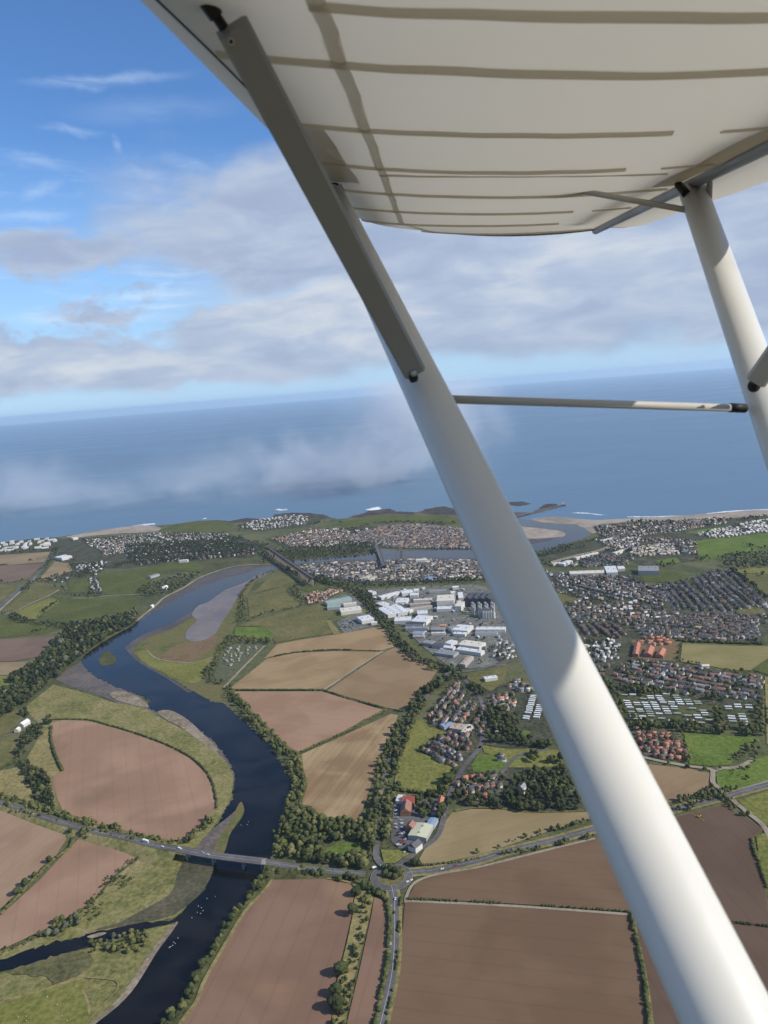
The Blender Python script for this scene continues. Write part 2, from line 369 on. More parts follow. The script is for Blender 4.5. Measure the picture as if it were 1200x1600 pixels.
def Z(x0, y0, k):
    return lambda *a: [(x0+a[i]/k, y0+a[i+1]/k) for i in range(0, len(a), 2)]
cA = Z(0, 760, 3); cB = Z(350, 760, 3); cC = Z(800, 760, 3); cD = Z(0, 1050, 3); cE = Z(350, 1050, 3); cF = Z(600, 980, 3); cG = Z(0, 1300, 3); cH = Z(350, 1300, 3)
cI = Z(850, 1000, 3.4286); cJ = Z(900, 1200, 4); cK = Z(0, 800, 5.4545); cL = Z(200, 780, 4.6154); cM = Z(460, 780, 4); cN = Z(560, 900, 4.2857); cO = Z(780, 770, 5.4545); cP = Z(980, 780, 5.4545)
cX = Z(0, 0, 1)

def spline(P, closed, sub=4):
    P = np.asarray(P, float); n = len(P); o = []
    rngi = range(n) if closed else range(n-1)
    for i in rngi:
        if closed: a, b, c, d = P[(i-1) % n], P[i], P[(i+1) % n], P[(i+2) % n]
        else: a, b, c, d = P[max(i-1, 0)], P[i], P[i+1], P[min(i+2, n-1)]
        for j in range(sub):
            t = j/sub
            o.append(0.5*((2*b)+(-a+c)*t+(2*a-5*b+4*c-d)*t*t+(-a+3*b-3*c+d)*t**3))
    if not closed: o.append(P[-1])
    return np.array(o)
def rough_edge(P, amp, step):
    out_ = []
    n = len(P)
    for i in range(n):
        a, b = P[i], P[(i+1) % n]; L = np.linalg.norm(b-a); k = max(1, min(24, int(L/step)))
        for j in range(k):
            out_.append(a+(b-a)*j/k+rng.normal(0, amp, 2))
    return np.array(out_)
LS = 0.25; GZ = 1.15; _LI = {}
def lz(layer):
    k = _LI.get(layer, 0); _LI[layer] = k+1; return LS*layer+0.003*k
def sheet(name, label, pts, layer, mat, smooth=False, rough=0.0, cat='ground'):
    W = np.array([g(x, y) for x, y in pts])
    if smooth: W = spline(W, True, 4)
    if rough: W = rough_edge(W, rough, rough*3.0)
    z = lz(layer)
    tri = tessellate_polygon([[Vector((p[0], p[1], 0)) for p in W]])
    V = np.c_[W, np.full(len(W), z)]
    Fc = np.array(tri, dtype=np.int32)
    a, b, c = V[Fc[:, 0]], V[Fc[:, 1]], V[Fc[:, 2]]
    nz = (b[:, 0]-a[:, 0])*(c[:, 1]-a[:, 1])-(b[:, 1]-a[:, 1])*(c[:, 0]-a[:, 0])
    Fc[nz < 0] = Fc[nz < 0][:, ::-1]
    o = link(name, np_mesh(name, V, Fc, [mat]))
    return tag(o, label, cat, None, 'structure')
def ribbon(name, label, pts, width, layer, mat, smooth=True, zs=None, skirt=None, cat='road', sub=6, off=0.0):
    """a strip following photo points; zs gives its height at each point; skirt adds sloping banks down to the land"""
    n = len(pts); zs = zs or [0.0]*n
    C3 = np.array([list(g(x, y, z))+[z] for (x, y), z in zip(pts, zs)])
    if smooth: C3 = spline(C3, False, sub)
    t = np.gradient(C3[:, :2], axis=0); t /= np.linalg.norm(t, axis=1)[:, None]+1e-9
    nr = np.c_[-t[:, 1], t[:, 0]]
    z = C3[:, 2]+lz(layer)
    Lf = C3[:, :2]+nr*(off+width/2); Rt = C3[:, :2]+nr*(off-width/2)
    m = len(C3)
    V = np.r_[np.c_[Rt, z], np.c_[Lf, z]]
    Fc = [[i, i+1, m+i+1, m+i] for i in range(m-1)]
    MI = [0]*len(Fc); mats = [mat]
    if skirt:
        mats.append(skirt)
        hgt = np.maximum(C3[:, 2]-0.1, 0.0)[:, None]
        Rs = Rt-nr*(hgt*1.6+0.3); Ls = Lf+nr*(hgt*1.6+0.3)
        V = np.r_[V, np.c_[Rs, np.full(m, 0.3)], np.c_[Ls, np.full(m, 0.3)]]
        for i in range(m-1):
            Fc.append([2*m+i, 2*m+i+1, i+1, i]); Fc.append([m+i, m+i+1, 3*m+i+1, 3*m+i]); MI += [1, 1]
    o = link(name, np_mesh(name, V, np.array(Fc), mats, MI))
    return tag(o, label, cat, None, 'structure')

# ------------------------------------------------------------------ sea and land
MATS_R = None
def disc(name, label, z, r, mat, n=96):
    V = [[0, 0, z]]+[[r*math.cos(2*math.pi*i/n), r*math.sin(2*math.pi*i/n), z] for i in range(n)]
    Fc = [[0, 1+i, 1+(i+1) % n] for i in range(n)]
    return tag(link(name, np_mesh(name, V, Fc, [mat])), label, 'water', None, 'structure')
disc('sea', 'blue sea stretching to the horizon behind the town', -1.2, 80000, 'sea_water')
coast = (cX(-420, 905, -150, 872) + cK(0, 265, 250, 230, 480, 215, 650, 190, 860, 150) + cL(0, 210, 190, 190, 330, 180, 500, 155, 650, 150, 720, 160, 760, 155, 850, 150, 940, 146, 1000, 150, 1060, 118)
         + cM(0, 88, 100, 88, 200, 105, 270, 125, 330, 117, 370, 100, 440, 90, 470, 75, 580, 66, 640, 78, 760, 82, 820, 66, 930, 52, 990, 62) + cX(750, 800, 780, 803)
         + cO(95, 175, 100, 215) + cO(285, 235, 430, 212, 660, 222, 850, 232, 1000, 225, 1200, 214) + cP(300, 150, 680, 124, 1000, 98, 1200, 90) + cX(1500, 772, 1900, 742))
land_px = coast + cX(2600, 1300, 2600, 2000, 600, 2300, -1600, 2300, -1500, 1250)
sheet('land', 'green and olive farmland of the river valley', land_px, 0, 'land', cat='land')
tag(link('land', np_mesh('land', np.array([[-40000, -40000, -.4], [40000, -40000, -.4], [40000, 420, -.4], [-3000, 420, -.4], [-40000, 2500, -.4]], float), np.array([[0, 1, 2], [0, 2, 3], [0, 3, 4]]), ['hinterland'])), 'farmland stretching away behind the aircraft', 'land', None, 'structure')
# mud, marsh and shore under the water sheets
sheet('beach', 'pale sand beach below the surf line at the right', cO(660, 222, 850, 232, 1000, 225, 1200, 214) + cP(300, 150, 680, 124, 1000, 98, 1200, 90) + cX(1500, 772, 1900, 742, 1900, 752, 1500, 784) + cP(1200, 140, 900, 162, 700, 180, 0, 190) + cO(1000, 258, 860, 268, 830, 340, 790, 345, 720, 300, 640, 262), 1, 'sand', cat='beach')
sheet('beach', 'sand beach behind the left suburb', cK(860, 152, 1200, 112) + cL(190, 192, 240, 208, 215, 232, 110, 240, 0, 246) + cK(1080, 178, 800, 200, 640, 222, 560, 212, 650, 192), 1, 'sand', cat='beach')
sheet('sand_spit', 'curving brown sand spit at the river mouth', cO(285, 237, 300, 218, 430, 208, 560, 210, 660, 222, 760, 236, 700, 268, 560, 266, 400, 255), 2, 'sand', True, cat='sand')
sheet('headland', 'green grassy headland above the sea', cL(240, 222, 330, 184, 500, 160, 640, 155, 720, 165, 770, 185, 740, 215, 640, 236, 480, 240, 300, 246), 2, 'grass_deep', cat='headland')
for lab, p in (('dark rocky foreshore left of the holiday park', cL(650, 152, 730, 158, 860, 136, 940, 140, 930, 152, 860, 166, 740, 172)),
               ('dark rocky foreshore around the holiday park', cL(1020, 150, 1060, 108, 1200, 98) + cM(100, 86, 205, 102, 200, 124, 100, 112, 0, 108) + cL(1110, 128)),
               ('dark rocks along the shore beyond the bridges', cM(360, 108, 440, 86, 470, 72, 590, 60, 640, 76, 760, 84, 750, 98, 600, 90, 500, 98, 400, 118)),
               ('dark rocks beyond the town at the strut', cM(790, 84, 820, 62, 930, 44, 1000, 60) + cX(750, 799, 745, 806) + cM(930, 98, 860, 94))):
    sheet('rocky_shore', lab, p, 3, 'rock', rough=5, cat='rocks')
for lab, p in (('dark low rocks out at sea beyond the pier', cO(40, 88, 120, 76, 200, 72, 220, 80, 260, 92, 180, 110, 120, 104, 60, 98)),):
    o = sheet('rock_reef', lab, p, 1, 'rock', rough=5, cat='rocks')
sheet('rock_reef', 'dark rock mound beside the pier end', cO(280, 168, 330, 140, 390, 98, 430, 92, 490, 94, 500, 106, 400, 134, 320, 160), 1, 'rock', rough=4, cat='rocks')
sheet('shore', 'dark foreshore behind the pier', cO(60, 165, 160, 166, 290, 170, 250, 186, 110, 200, 40, 200), 2, 'wet_mud', cat='shore')
# river
river_top = (cX(742, 857) + cM(1080, 310, 900, 310, 690, 320, 560, 316, 500, 330, 350, 350, 170, 366, 0, 376) + cL(1000, 488, 830, 540, 620, 600, 440, 672, 290, 760, 60, 890)
             + cA(610, 660, 500, 720, 400, 790, 385, 830, 430, 880, 500, 920, 600, 960, 700, 1000) + cD(700, 170, 850, 230, 970, 300, 1060, 400, 1100, 480, 1092, 580, 1060, 650, 1020, 720, 960, 800, 920, 840)
             + cG(890, 130, 960, 260, 880, 345, 830, 400, 780, 420, 650, 430, 500, 460, 330, 500, 150, 550, 0, 600) + cX(-120, 1528, -120, 1560))
river_bot = (cG(0, 660, 150, 620, 300, 580, 420, 540, 560, 490, 700, 452, 830, 426, 800, 460, 760, 520, 700, 600, 650, 680, 600, 750, 540, 820, 460, 890) + cX(95, 1690, 200, 1690)
             + cG(760, 900, 800, 860, 880, 760, 930, 660, 980, 580, 1030, 480, 1100, 380, 1200, 270) + cE(190, 930, 215, 880, 232, 830, 262, 730, 292, 650, 312, 590, 312, 520, 262, 420, 200, 330, 100, 240, 0, 150)
             + cA(1000, 1010, 900, 960, 800, 900, 720, 860, 640, 810, 590, 760, 620, 730, 690, 690, 800, 650, 1000, 530, 1200, 430) + cL(1000, 530, 1100, 500) + cX(450, 883, 480, 880, 520, 877, 560, 875, 600, 878, 640, 878) + cM(720, 380, 860, 372, 1050, 376, 1130, 374) + cX(760, 870))
sheet('mudflat', 'dark mud along the near side of the town reach', cX(433, 884) + cB(350, 372, 440, 345, 600, 335, 720, 325, 900, 315, 1140, 325) + cX(742, 876, 640, 884, 560, 882, 480, 890, 450, 892), 1, 'wet_mud', cat='mud')
sheet('mudflat', 'dark mud bank between the riverside path and the upper reach', cL(1060, 480, 960, 478, 750, 492, 540, 562, 400, 645, 265, 720, 200, 775, 60, 895, 200, 850, 290, 765, 440, 678, 620, 606, 830, 546, 1000, 494), 2, 'wet_mud', cat='mud')
sheet('saltmarsh', 'olive salt marsh inside the river bend', cA(590, 760, 620, 730, 690, 690, 800, 650, 1000, 530, 1200, 440, 1130, 560, 1110, 640, 1080, 700, 1030, 760, 1000, 800, 960, 850, 940, 900, 960, 930, 1060, 930, 1070, 1000, 1000, 1010, 900, 960, 800, 900, 720, 860, 640, 810), 1, 'saltmarsh', cat='marsh')
sheet('mudflat', 'dark muddy rim round the salt marsh', cA(585, 760, 620, 726, 690, 686, 800, 646, 1000, 526, 1200, 428, 1200, 442, 1010, 545, 810, 668, 700, 706, 645, 740, 622, 775, 660, 815, 740, 868, 900, 965, 880, 968, 790, 905, 700, 856, 630, 812), 3, 'wet_mud', cat='mud')
sheet('rust_marsh', 'rusty brown patch of marsh below the lagoon', cA(760, 790, 860, 730, 930, 728, 1010, 700, 1000, 760, 930, 800, 850, 830, 780, 825), 2, 'rust_marsh', True, cat='marsh')
sheet('green_marsh', 'bright green corner of the marsh at the river bend', cA(640, 780, 700, 770, 740, 810, 900, 830, 1010, 800, 960, 850, 940, 910, 880, 920, 760, 870, 680, 830), 2, 'grass_mid', True, cat='marsh')
sheet('mudflat', 'pale purple mud lagoon inside the river bend', cA(1290, 395, 1200, 440, 1130, 500, 1080, 580, 1040, 640, 1010, 690, 960, 720, 900, 728, 870, 710, 880, 670, 920, 630, 900, 600, 930, 560, 980, 540, 1050, 490, 1150, 450, 1200, 420), 3, 'lagoon', True, cat='mud')
sheet('mudflat', 'purplish mud bank at the left of the bend', cA(390, 815, 300, 870, 262, 905, 320, 935, 430, 965, 540, 1010, 640, 1050, 700, 1060) + cD(760, 210, 850, 260, 960, 330, 1040, 410, 1085, 480, 1090, 560, 1100, 480, 1062, 395, 970, 290, 850, 215, 700, 150) + cA(600, 940, 500, 905, 430, 868), 1, 'mud', cat='mud')
sheet('gravel_bar', 'tan gravel bar on the left mud bank', cD(515, 100, 560, 92, 620, 105, 690, 150, 680, 168, 600, 150, 540, 128), 3, 'gravelbar', True, cat='gravel')
sheet('gravel_bar', 'narrow tan gravel strip inside the bend', cD(740, 188, 800, 182, 880, 225, 960, 300, 1020, 360, 1000, 368, 930, 320, 850, 262, 780, 225), 3, 'gravelbar', True, cat='gravel')
sheet('meadow', 'long green meadow around the big round field', cD(110, 170, 250, 60, 400, 100, 520, 140, 680, 170, 780, 230, 900, 290, 990, 350, 1060, 420, 1094, 490, 1084, 590, 1040, 670, 990, 740, 920, 830, 820, 850, 700, 820, 600, 790, 400, 720, 230, 640, 230, 480, 120, 430, 200, 260), 2, 'meadow', cat='meadow')
sheet('meadow', 'rough green meadow below the bridge', cG(660, 120, 740, 80, 880, 110, 890, 140, 960, 150, 1000, 160, 900, 330, 820, 400, 600, 450, 330, 500, 0, 610, 0, 560, 230, 480, 430, 340, 540, 210), 1, 'meadow', cat='meadow')
sheet('meadow', 'rough pale meadow between the two water channels', cG(-100, 700, 150, 625, 420, 545, 700, 455, 830, 428, 800, 470, 700, 610, 600, 760, 460, 900, -100, 1000), 1, 'meadow', cat='meadow')
sheet('river', 'dark blue river winding from the foreground to the town', river_top + river_bot, 2.5, 'river_water', True, 1.6, cat='river')
sheet('mudflat', 'brown shallow bank where the side channel joins', cG(870, 125, 930, 140, 985, 150, 1000, 180, 960, 265, 880, 345, 800, 395, 640, 432, 440, 462, 560, 425, 660, 372, 800, 290, 830, 210), 3.2, 'shallows', True, 0, cat='mud')
sheet('gravel_bar', 'pale gravel island in the narrow channel', cG(410, 492, 470, 474, 500, 476, 470, 490, 430, 500), 3.5, 'gravelbar', True, cat='gravel')
sheet('gravel_bar', 'brown gravel edge of the river bank below the reeds', cG(805, 440, 835, 425, 800, 480, 740, 560, 660, 690, 610, 760, 540, 830, 440, 905, 428, 896, 525, 815, 612, 710, 680, 600, 745, 510), 3.2, 'gravelbar', True, cat='gravel')
sheet('gravel_bar', 'narrow sandy tongue upstream of the bridge', cD(1120, 620, 1135, 615, 1145, 650, 1130, 690, 1080, 760, 1050, 850, 1000, 860, 1020, 790, 1080, 700), 3.2, 'saltmarsh', True, cat='sand')
sheet('mudflat', 'brown mud beside the sandy tongue', cD(920, 835, 985, 750, 1060, 690, 1110, 650, 1090, 700, 1030, 780, 1000, 860), 3.0, 'mud', True, cat='mud')
sheet('islet', 'small dark wooded islet in the bend', cA(462, 815, 480, 785, 505, 775, 535, 795, 545, 825, 510, 840, 475, 838), 4, 'scrub', True, cat='islet')
# river mouth
sheet('river_mouth', 'blue grey river mouth curling round the sand bank', cX(742, 857) + cO(60, 200, 130, 222, 285, 235, 400, 258, 620, 270, 720, 295, 770, 335, 775, 370, 690, 400, 560, 440, 480, 480, 270, 500) + cX(790, 868, 742, 872), 2.5, 'river_water', cat='river')
sheet('sand_bank', 'brown sand bank in the river mouth', cO(100, 290, 160, 285, 280, 298, 450, 315, 540, 335, 568, 355, 530, 385, 400, 410, 240, 438, 100, 445), 3.5, 'sand', True, cat='sand')
sheet('sand_bank', 'wet dark edge of the river mouth sand bank', cO(100, 375, 240, 392, 400, 388, 520, 378, 545, 378, 400, 412, 240, 438, 100, 445), 3.9, 'wet_mud', True, cat='sand')
# surf
for lab, p in (('white surf line along the right beach', cP(680, 120, 850, 100, 1000, 90, 1200, 82) + cX(1500, 764, 1500, 768) + cP(1200, 92, 1000, 102, 860, 112, 690, 127)),
               ('thin white surf line left of the beach', cP(0, 146, 300, 143, 600, 132, 600, 138, 300, 149, 0, 152)),
               ('pale breakers beyond the sand spit', cO(610, 172, 680, 164, 760, 170, 860, 182, 930, 190, 860, 189, 760, 178, 690, 174)),
               ('white surf on the left beach', cL(0, 200, 60, 186, 120, 178, 190, 172, 195, 180, 120, 188, 0, 208)),
               ('white breaker off the holiday park', cL(1060, 75, 1085, 68, 1120, 72, 1150, 68, 1150, 78, 1090, 82)),
               ('white breaker at the dark rocks', cM(440, 62, 470, 58, 490, 50, 520, 46, 545, 54, 530, 66, 470, 70)),
               ('small white breaker off the headland', cL(540, 136, 565, 133, 570, 140, 545, 142))):
    sheet('surf', lab, p, -3, 'surf', rough=2.5, cat='surf')

# ------------------------------------------------------------------ fields
K1, K2 = (0.33, 0.205, 0.135), (0.40, 0.265, 0.185)
soil('soil_pink', (0.268, 0.165, 0.105), (0.354, 0.229, 0.151), (200, 1150), (212, 1290), 0.16, 0.12, 0.008, (0.19, 0.125, 0.078))
soil('soil_tan', (0.260, 0.176, 0.091), (0.336, 0.241, 0.131), (430, 1045), (600, 1010), 0.22, 0.10)
soil('soil_tan_b', (0.223, 0.150, 0.082), (0.277, 0.196, 0.110), (520, 1080), (650, 1040), 0.16, 0.10)
soil('soil_pink_b', (0.268, 0.165, 0.102), (0.346, 0.225, 0.144), (380, 1090), (590, 1110), 0.12, 0.10)
soil('soil_stripe', (0.223, 0.144, 0.076), (0.370, 0.271, 0.148), (500, 1270), (600, 1140), 0.85, 0.10)
soil('soil_rose', (0.186, 0.112, 0.075), (0.238, 0.148, 0.100), (440, 1380), (330, 1600), 0.12, 0.14, 0.010, (0.27, 0.165, 0.095))
soil('soil_umber', (0.142, 0.088, 0.052), (0.175, 0.114, 0.069), (650, 1440), (960, 1470), 0.16, 0.12)
soil('soil_dark', (0.107, 0.070, 0.047), (0.133, 0.090, 0.061), (1080, 1290), (1180, 1400), 0.14, 0.12)
soil('soil_left', (0.264, 0.173, 0.109), (0.329, 0.225, 0.146), (0, 1380), (100, 1300), 0.2, 0.12)
soil('stubble', (0.23, 0.175, 0.085), (0.31, 0.235, 0.125), (720, 1330), (900, 1280), 0.2, 0.12)
soil('stubble_gold', (0.20, 0.175, 0.07), (0.27, 0.225, 0.10), (1070, 1020), (1190, 1030), 0.2, 0.08)
soil('far_tan', (0.22, 0.165, 0.095), (0.29, 0.22, 0.13), (0, 880), (70, 865), 0.15, 0.04)
soil('far_brown', (0.155, 0.105, 0.078), (0.20, 0.14, 0.10), (0, 1010), (70, 1005), 0.12, 0.06)
def field(lab, p, mat, layer=4, smooth=False): return sheet('field', lab, p, layer, mat, smooth, cat='field')
big_field = cD(240, 240, 290, 228, 420, 235, 500, 255, 620, 290, 760, 340, 880, 400, 960, 470, 1000, 550, 1012, 630, 980, 690, 920, 750, 860, 790, 760, 790, 600, 750, 420, 710, 380, 685, 300, 665, 270, 600, 245, 520, 250, 490, 300, 460, 270, 410, 245, 330)
field('big rounded pinkish brown ploughed field inside the river bend', big_field, 'soil_pink')
field('tan ploughed strip field nearest the factories', cX(412, 1030, 433, 1007, 470, 1000, 537, 990, 597, 978, 603, 990, 616, 1011, 597, 1017, 523, 1015, 460, 1019, 417, 1028), 'soil_tan')
field('tan stubble field left of the diagonal track', cX(417, 1030, 460, 1021, 523, 1018, 597, 1019, 507, 1077, 440, 1077, 358, 1077), 'soil_tan')
field('grey brown ploughed field beside the tree lined road', cX(599, 1020, 618, 1012, 640, 1028, 683, 1048, 670, 1070, 647, 1097, 630, 1111, 600, 1106, 511, 1080), 'soil_tan_b')
field('pink brown ploughed field above the river trees', cX(363, 1081, 503, 1081, 602, 1111, 537, 1146, 468, 1176, 443, 1163, 420, 1140, 393, 1113, 370, 1090), 'soil_pink_b')
field('striped tan field pointing down to the wood', cX(611, 1116, 622, 1118, 613, 1143, 590, 1193, 573, 1250, 558, 1288, 537, 1280, 507, 1280, 483, 1263, 468, 1257, 477, 1227, 470, 1203, 472, 1179, 537, 1150), 'soil_stripe')
field('long rosy brown field by the lower river trees', cX(457, 1368, 427, 1372, 413, 1390, 383, 1423, 360, 1460, 320, 1530, 306, 1565, 283, 1597, 235, 1690, 505, 1690, 517, 1597, 525, 1530, 538, 1480, 549, 1433, 554, 1392, 547, 1382, 500, 1373), 'soil_rose')
field('narrow brown field beside the south road', cX(585, 1403, 597, 1407, 605, 1417, 607, 1450, 604, 1500, 596, 1550, 586, 1597, 570, 1690, 528, 1690, 543, 1597, 564, 1507, 580, 1433), 'soil_rose')
field('dark brown field above the long hedge', cX(637, 1404, 650, 1381, 683, 1369, 750, 1357, 850, 1332, 933, 1311, 1000, 1293, 1055, 1278, 1130, 1258, 1150, 1270, 1195, 1297, 1178, 1308, 1178, 1335, 1195, 1385, 1205, 1448, 1145, 1441, 982, 1425, 800, 1413), 'soil_umber')
field('darker ploughed right corner of the field above the long hedge', cX(1055, 1279, 1130, 1259, 1150, 1271, 1193, 1297, 1177, 1308, 1177, 1335, 1194, 1385, 1203, 1447, 1145, 1440, 1060, 1432, 1040, 1330), 'soil_dark', 5)
field('wide brown field at the bottom of the view', cX(633, 1407, 800, 1416, 984, 1429, 992, 1470, 1002, 1530, 1010, 1600, 1018, 1690, 600, 1690, 606, 1600, 620, 1530, 628, 1470), 'soil_umber')
field('brown field in the bottom right corner', cX(990, 1430, 1145, 1444, 1205, 1451, 1350, 1470, 1400, 1690, 1030, 1690, 1016, 1580, 1004, 1500), 'soil_dark')
field('golden stubble field between the village wood and the main road', cF(330, 870, 410, 855, 520, 855, 700, 875, 940, 870) + cX(960, 1262, 960, 1285) + cF(960, 905, 800, 950, 540, 1040, 430, 1075) + cX(663, 1355, 655, 1343, 670, 1317, 705, 1272), 'stubble')
field('brown field right of the wing strut above the main road', cX(985, 1190, 1013, 1195, 1077, 1202, 1109, 1209, 1106, 1230, 1078, 1245, 1042, 1257, 990, 1270), 'soil_tan_b')
field('pale tan field at the left edge below the main road', cX(-90, 1245, 0, 1264, 60, 1283, 100, 1298, 104, 1312, 89, 1336, 49, 1379, 0, 1421, -90, 1480), 'soil_left')
field('long pinkish field between two hedges left of the bridge', cX(124, 1311, 220, 1335, 177, 1370, 143, 1410, 113, 1430, 77, 1450, 0, 1486, -90, 1525, -90, 1495, 0, 1432, 60, 1378, 110, 1324), 'soil_pink')
field('yellow stubble field right of the orange roofed houses', cX(1066, 1006, 1142, 1010, 1200, 1010, 1330, 1010, 1330, 1060, 1200, 1043, 1180, 1048, 1142, 1048, 1107, 1041, 1063, 1034), 'stubble_gold')
field('strip of dry yellow grass at the right edge', cX(1195, 1058, 1330, 1070, 1330, 1170, 1198, 1163), 'grass_dry')
field('mown green field beside the village', cE(880, 230, 940, 230, 960, 260, 1030, 270, 1030, 290, 960, 320, 920, 360, 920, 385, 1050, 410, 1090, 470, 1050, 540, 1010, 585, 920, 560, 800, 540, 830, 400, 870, 290), 'grass_mid')
field('small green paddock with a house in the village', cF(410, 650, 440, 600, 500, 600, 580, 640, 540, 680, 420, 680), 'grass_lush')
field('green parkland strip under the strut', cF(460, 555, 590, 575, 820, 580, 840, 645, 770, 660, 580, 660, 560, 620, 470, 590), 'grass_mid')
field('small green lawn among the village trees', cF(620, 480, 690, 490, 680, 520, 615, 520), 'grass_lush')
field('small lawn by the terrace in the village', cF(245, 390, 310, 390, 300, 440, 245, 440), 'grass_mid')
field('bright green field right of the terracotta estate', cI(750, 500, 1130, 525, 1170, 540, 1080, 570, 1030, 610, 1000, 670, 900, 680, 780, 665), 'grass_lush')
field('green field beside the curving lane', cI(920, 710, 1000, 690, 1130, 640, 1200, 620) + cX(1330, 1165, 1330, 1205) + cI(1200, 760, 1000, 820, 930, 780), 'grass_lush')
field('green field between the railway and the lane', cI(1040, 865, 1200, 812) + cX(1330, 1205, 1330, 1310) + cI(1200, 1000, 1160, 980, 1100, 920), 'grass_mid')
field('narrow green field at the right edge', cJ(1125, 430, 1200, 402) + cX(1330, 1310, 1330, 1450) + cJ(1200, 750, 1145, 560), 'grass_mid')
field('sheep pasture in the bottom left corner', cG(-100, 840, 0, 810, 200, 750, 390, 690, 400, 760, 420, 860, 400, 900, 380, 1100, -100, 1100), 'grass_mid')
sheet('reed_bed', 'dark reed bed below the side channel', cG(40, 660, 200, 600, 390, 560, 430, 600, 400, 660, 330, 690, 250, 720, 230, 690, 150, 675), 4, 'reeds', True, 1.2, cat='reeds')
sheet('grass_strip', 'rough grass strip between two brown fields', cX(556, 1386, 582, 1394, 584, 1405, 576, 1440, 561, 1500, 546, 1560, 540, 1600, 526, 1690, 507, 1690, 518, 1597, 528, 1530, 541, 1480, 551, 1433), 5, 'grass_dry', cat='grass')
# middle distance, left of the factories
field('dull green field beside the railway viaduct', cB(310, 400, 380, 430, 270, 470, 140, 500, 200, 440), 'grass_olive')
field('green field with a furrow below the viaduct', cB(110, 520, 290, 470, 300, 505, 380, 550, 330, 570, 120, 615), 'grass_olive')
field('small dark green sports field at the tree belt', cB(340, 480, 440, 455, 510, 470, 400, 497), 'grass_deep')
field('wide olive field above the tan ploughland', cB(110, 640, 330, 582, 450, 555, 520, 590, 480, 630, 510, 690, 350, 715, 240, 735, 215, 690, 200, 660, 60, 655), 'grass_olive')
field('bright striped allotment grass', cB(50, 662, 200, 660, 235, 700, 222, 722, 50, 702), 'grass_lush')
field('yellow grass triangle beside the big car park', cB(480, 630, 500, 628, 545, 690, 515, 695), 'grass_dry')
field('green verge left of the white factory', cB(500, 590, 540, 600, 690, 570, 670, 590, 560, 615), 'grass_mid')
# left hills
LF = [('tan stubble field below the far industrial estate', cK(-40, 372, 0, 370, 440, 340, 370, 430, 0, 460, -40, 462), 'far_tan'),
      ('dusky brown field left of the railway', cK(-40, 464, 0, 462, 370, 440, 240, 575, 0, 608, -40, 612), 'far_brown'),
      ('pale strip field left of the railway', cK(-40, 622, 0, 620, 170, 622, 60, 720, 0, 768, -60, 800), 'grass_olive'),
      ('tan field right of the railway', cK(470, 425, 600, 440, 615, 500, 560, 525, 380, 590, 320, 590), 'far_tan'),
      ('long green field right of the railway', cK(30, 850, 170, 730, 330, 602, 510, 648, 420, 722, 120, 842), 'grass_olive'),
      ('green hillside field under the track', cK(120, 858, 420, 738, 520, 760, 380, 860, 300, 922, 200, 905), 'grass_mid'),
      ('broad mid green field above the riverside wood', cK(430, 710, 600, 735, 900, 745, 1200, 735, 1130, 850, 900, 872, 700, 940, 560, 968, 330, 935, 520, 758), 'grass_deep'),
      ('green field ringed by dark trees', cK(560, 600, 760, 568, 800, 620, 720, 690, 600, 690), 'grass_deep'),
      ('green field right of the hill farm', cK(850, 545, 1200, 482) + cL(330, 462, 420, 500, 200, 545, 140, 640, 50, 690) + cK(1150, 700, 900, 705, 850, 620), 'grass_deep'),
      ('green field below the riverside suburb', cL(230, 470, 430, 440, 560, 480, 520, 530, 330, 510, 200, 560), 'grass_deep'),
      ('dull green field at the left edge', cK(-60, 915, 0, 910, 100, 902, 300, 950, 560, 985, 380, 1040, 70, 1070, -60, 1080), 'grass_deep'),
      ('dark brown ploughed field at the left edge', cA(-40, 722, 0, 720, 262, 702, 200, 798, 60, 822, -40, 822), 'far_brown'),
      ('tan field beside the left wood', cA(-40, 826, 60, 824, 170, 824, 60, 884, -40, 890), 'far_tan'),
      ('green corner beside the left wood', cA(-40, 892, 60, 888, 40, 960, -40, 990), 'grass_mid'),
      ('green field by the left farm', cD(-80, 230, 0, 215, 100, 172, 112, 212, 60, 280, -80, 325), 'grass_olive'),
      ('olive pasture below the left farm', cD(-80, 330, 70, 298, 80, 400, 0, 450, -80, 470), 'grass_olive'),
      ('tan pasture above the main road', cD(-80, 480, 80, 450, 130, 500, 162, 618, 60, 590, -80, 540), 'grass_dry'),
      ('yellow green pasture beside the round field', cD(115, 425, 170, 330, 232, 262, 242, 400, 282, 470, 240, 500, 150, 440), 'grass_dry')]
for lab, p, m in LF: field(lab, p, m)
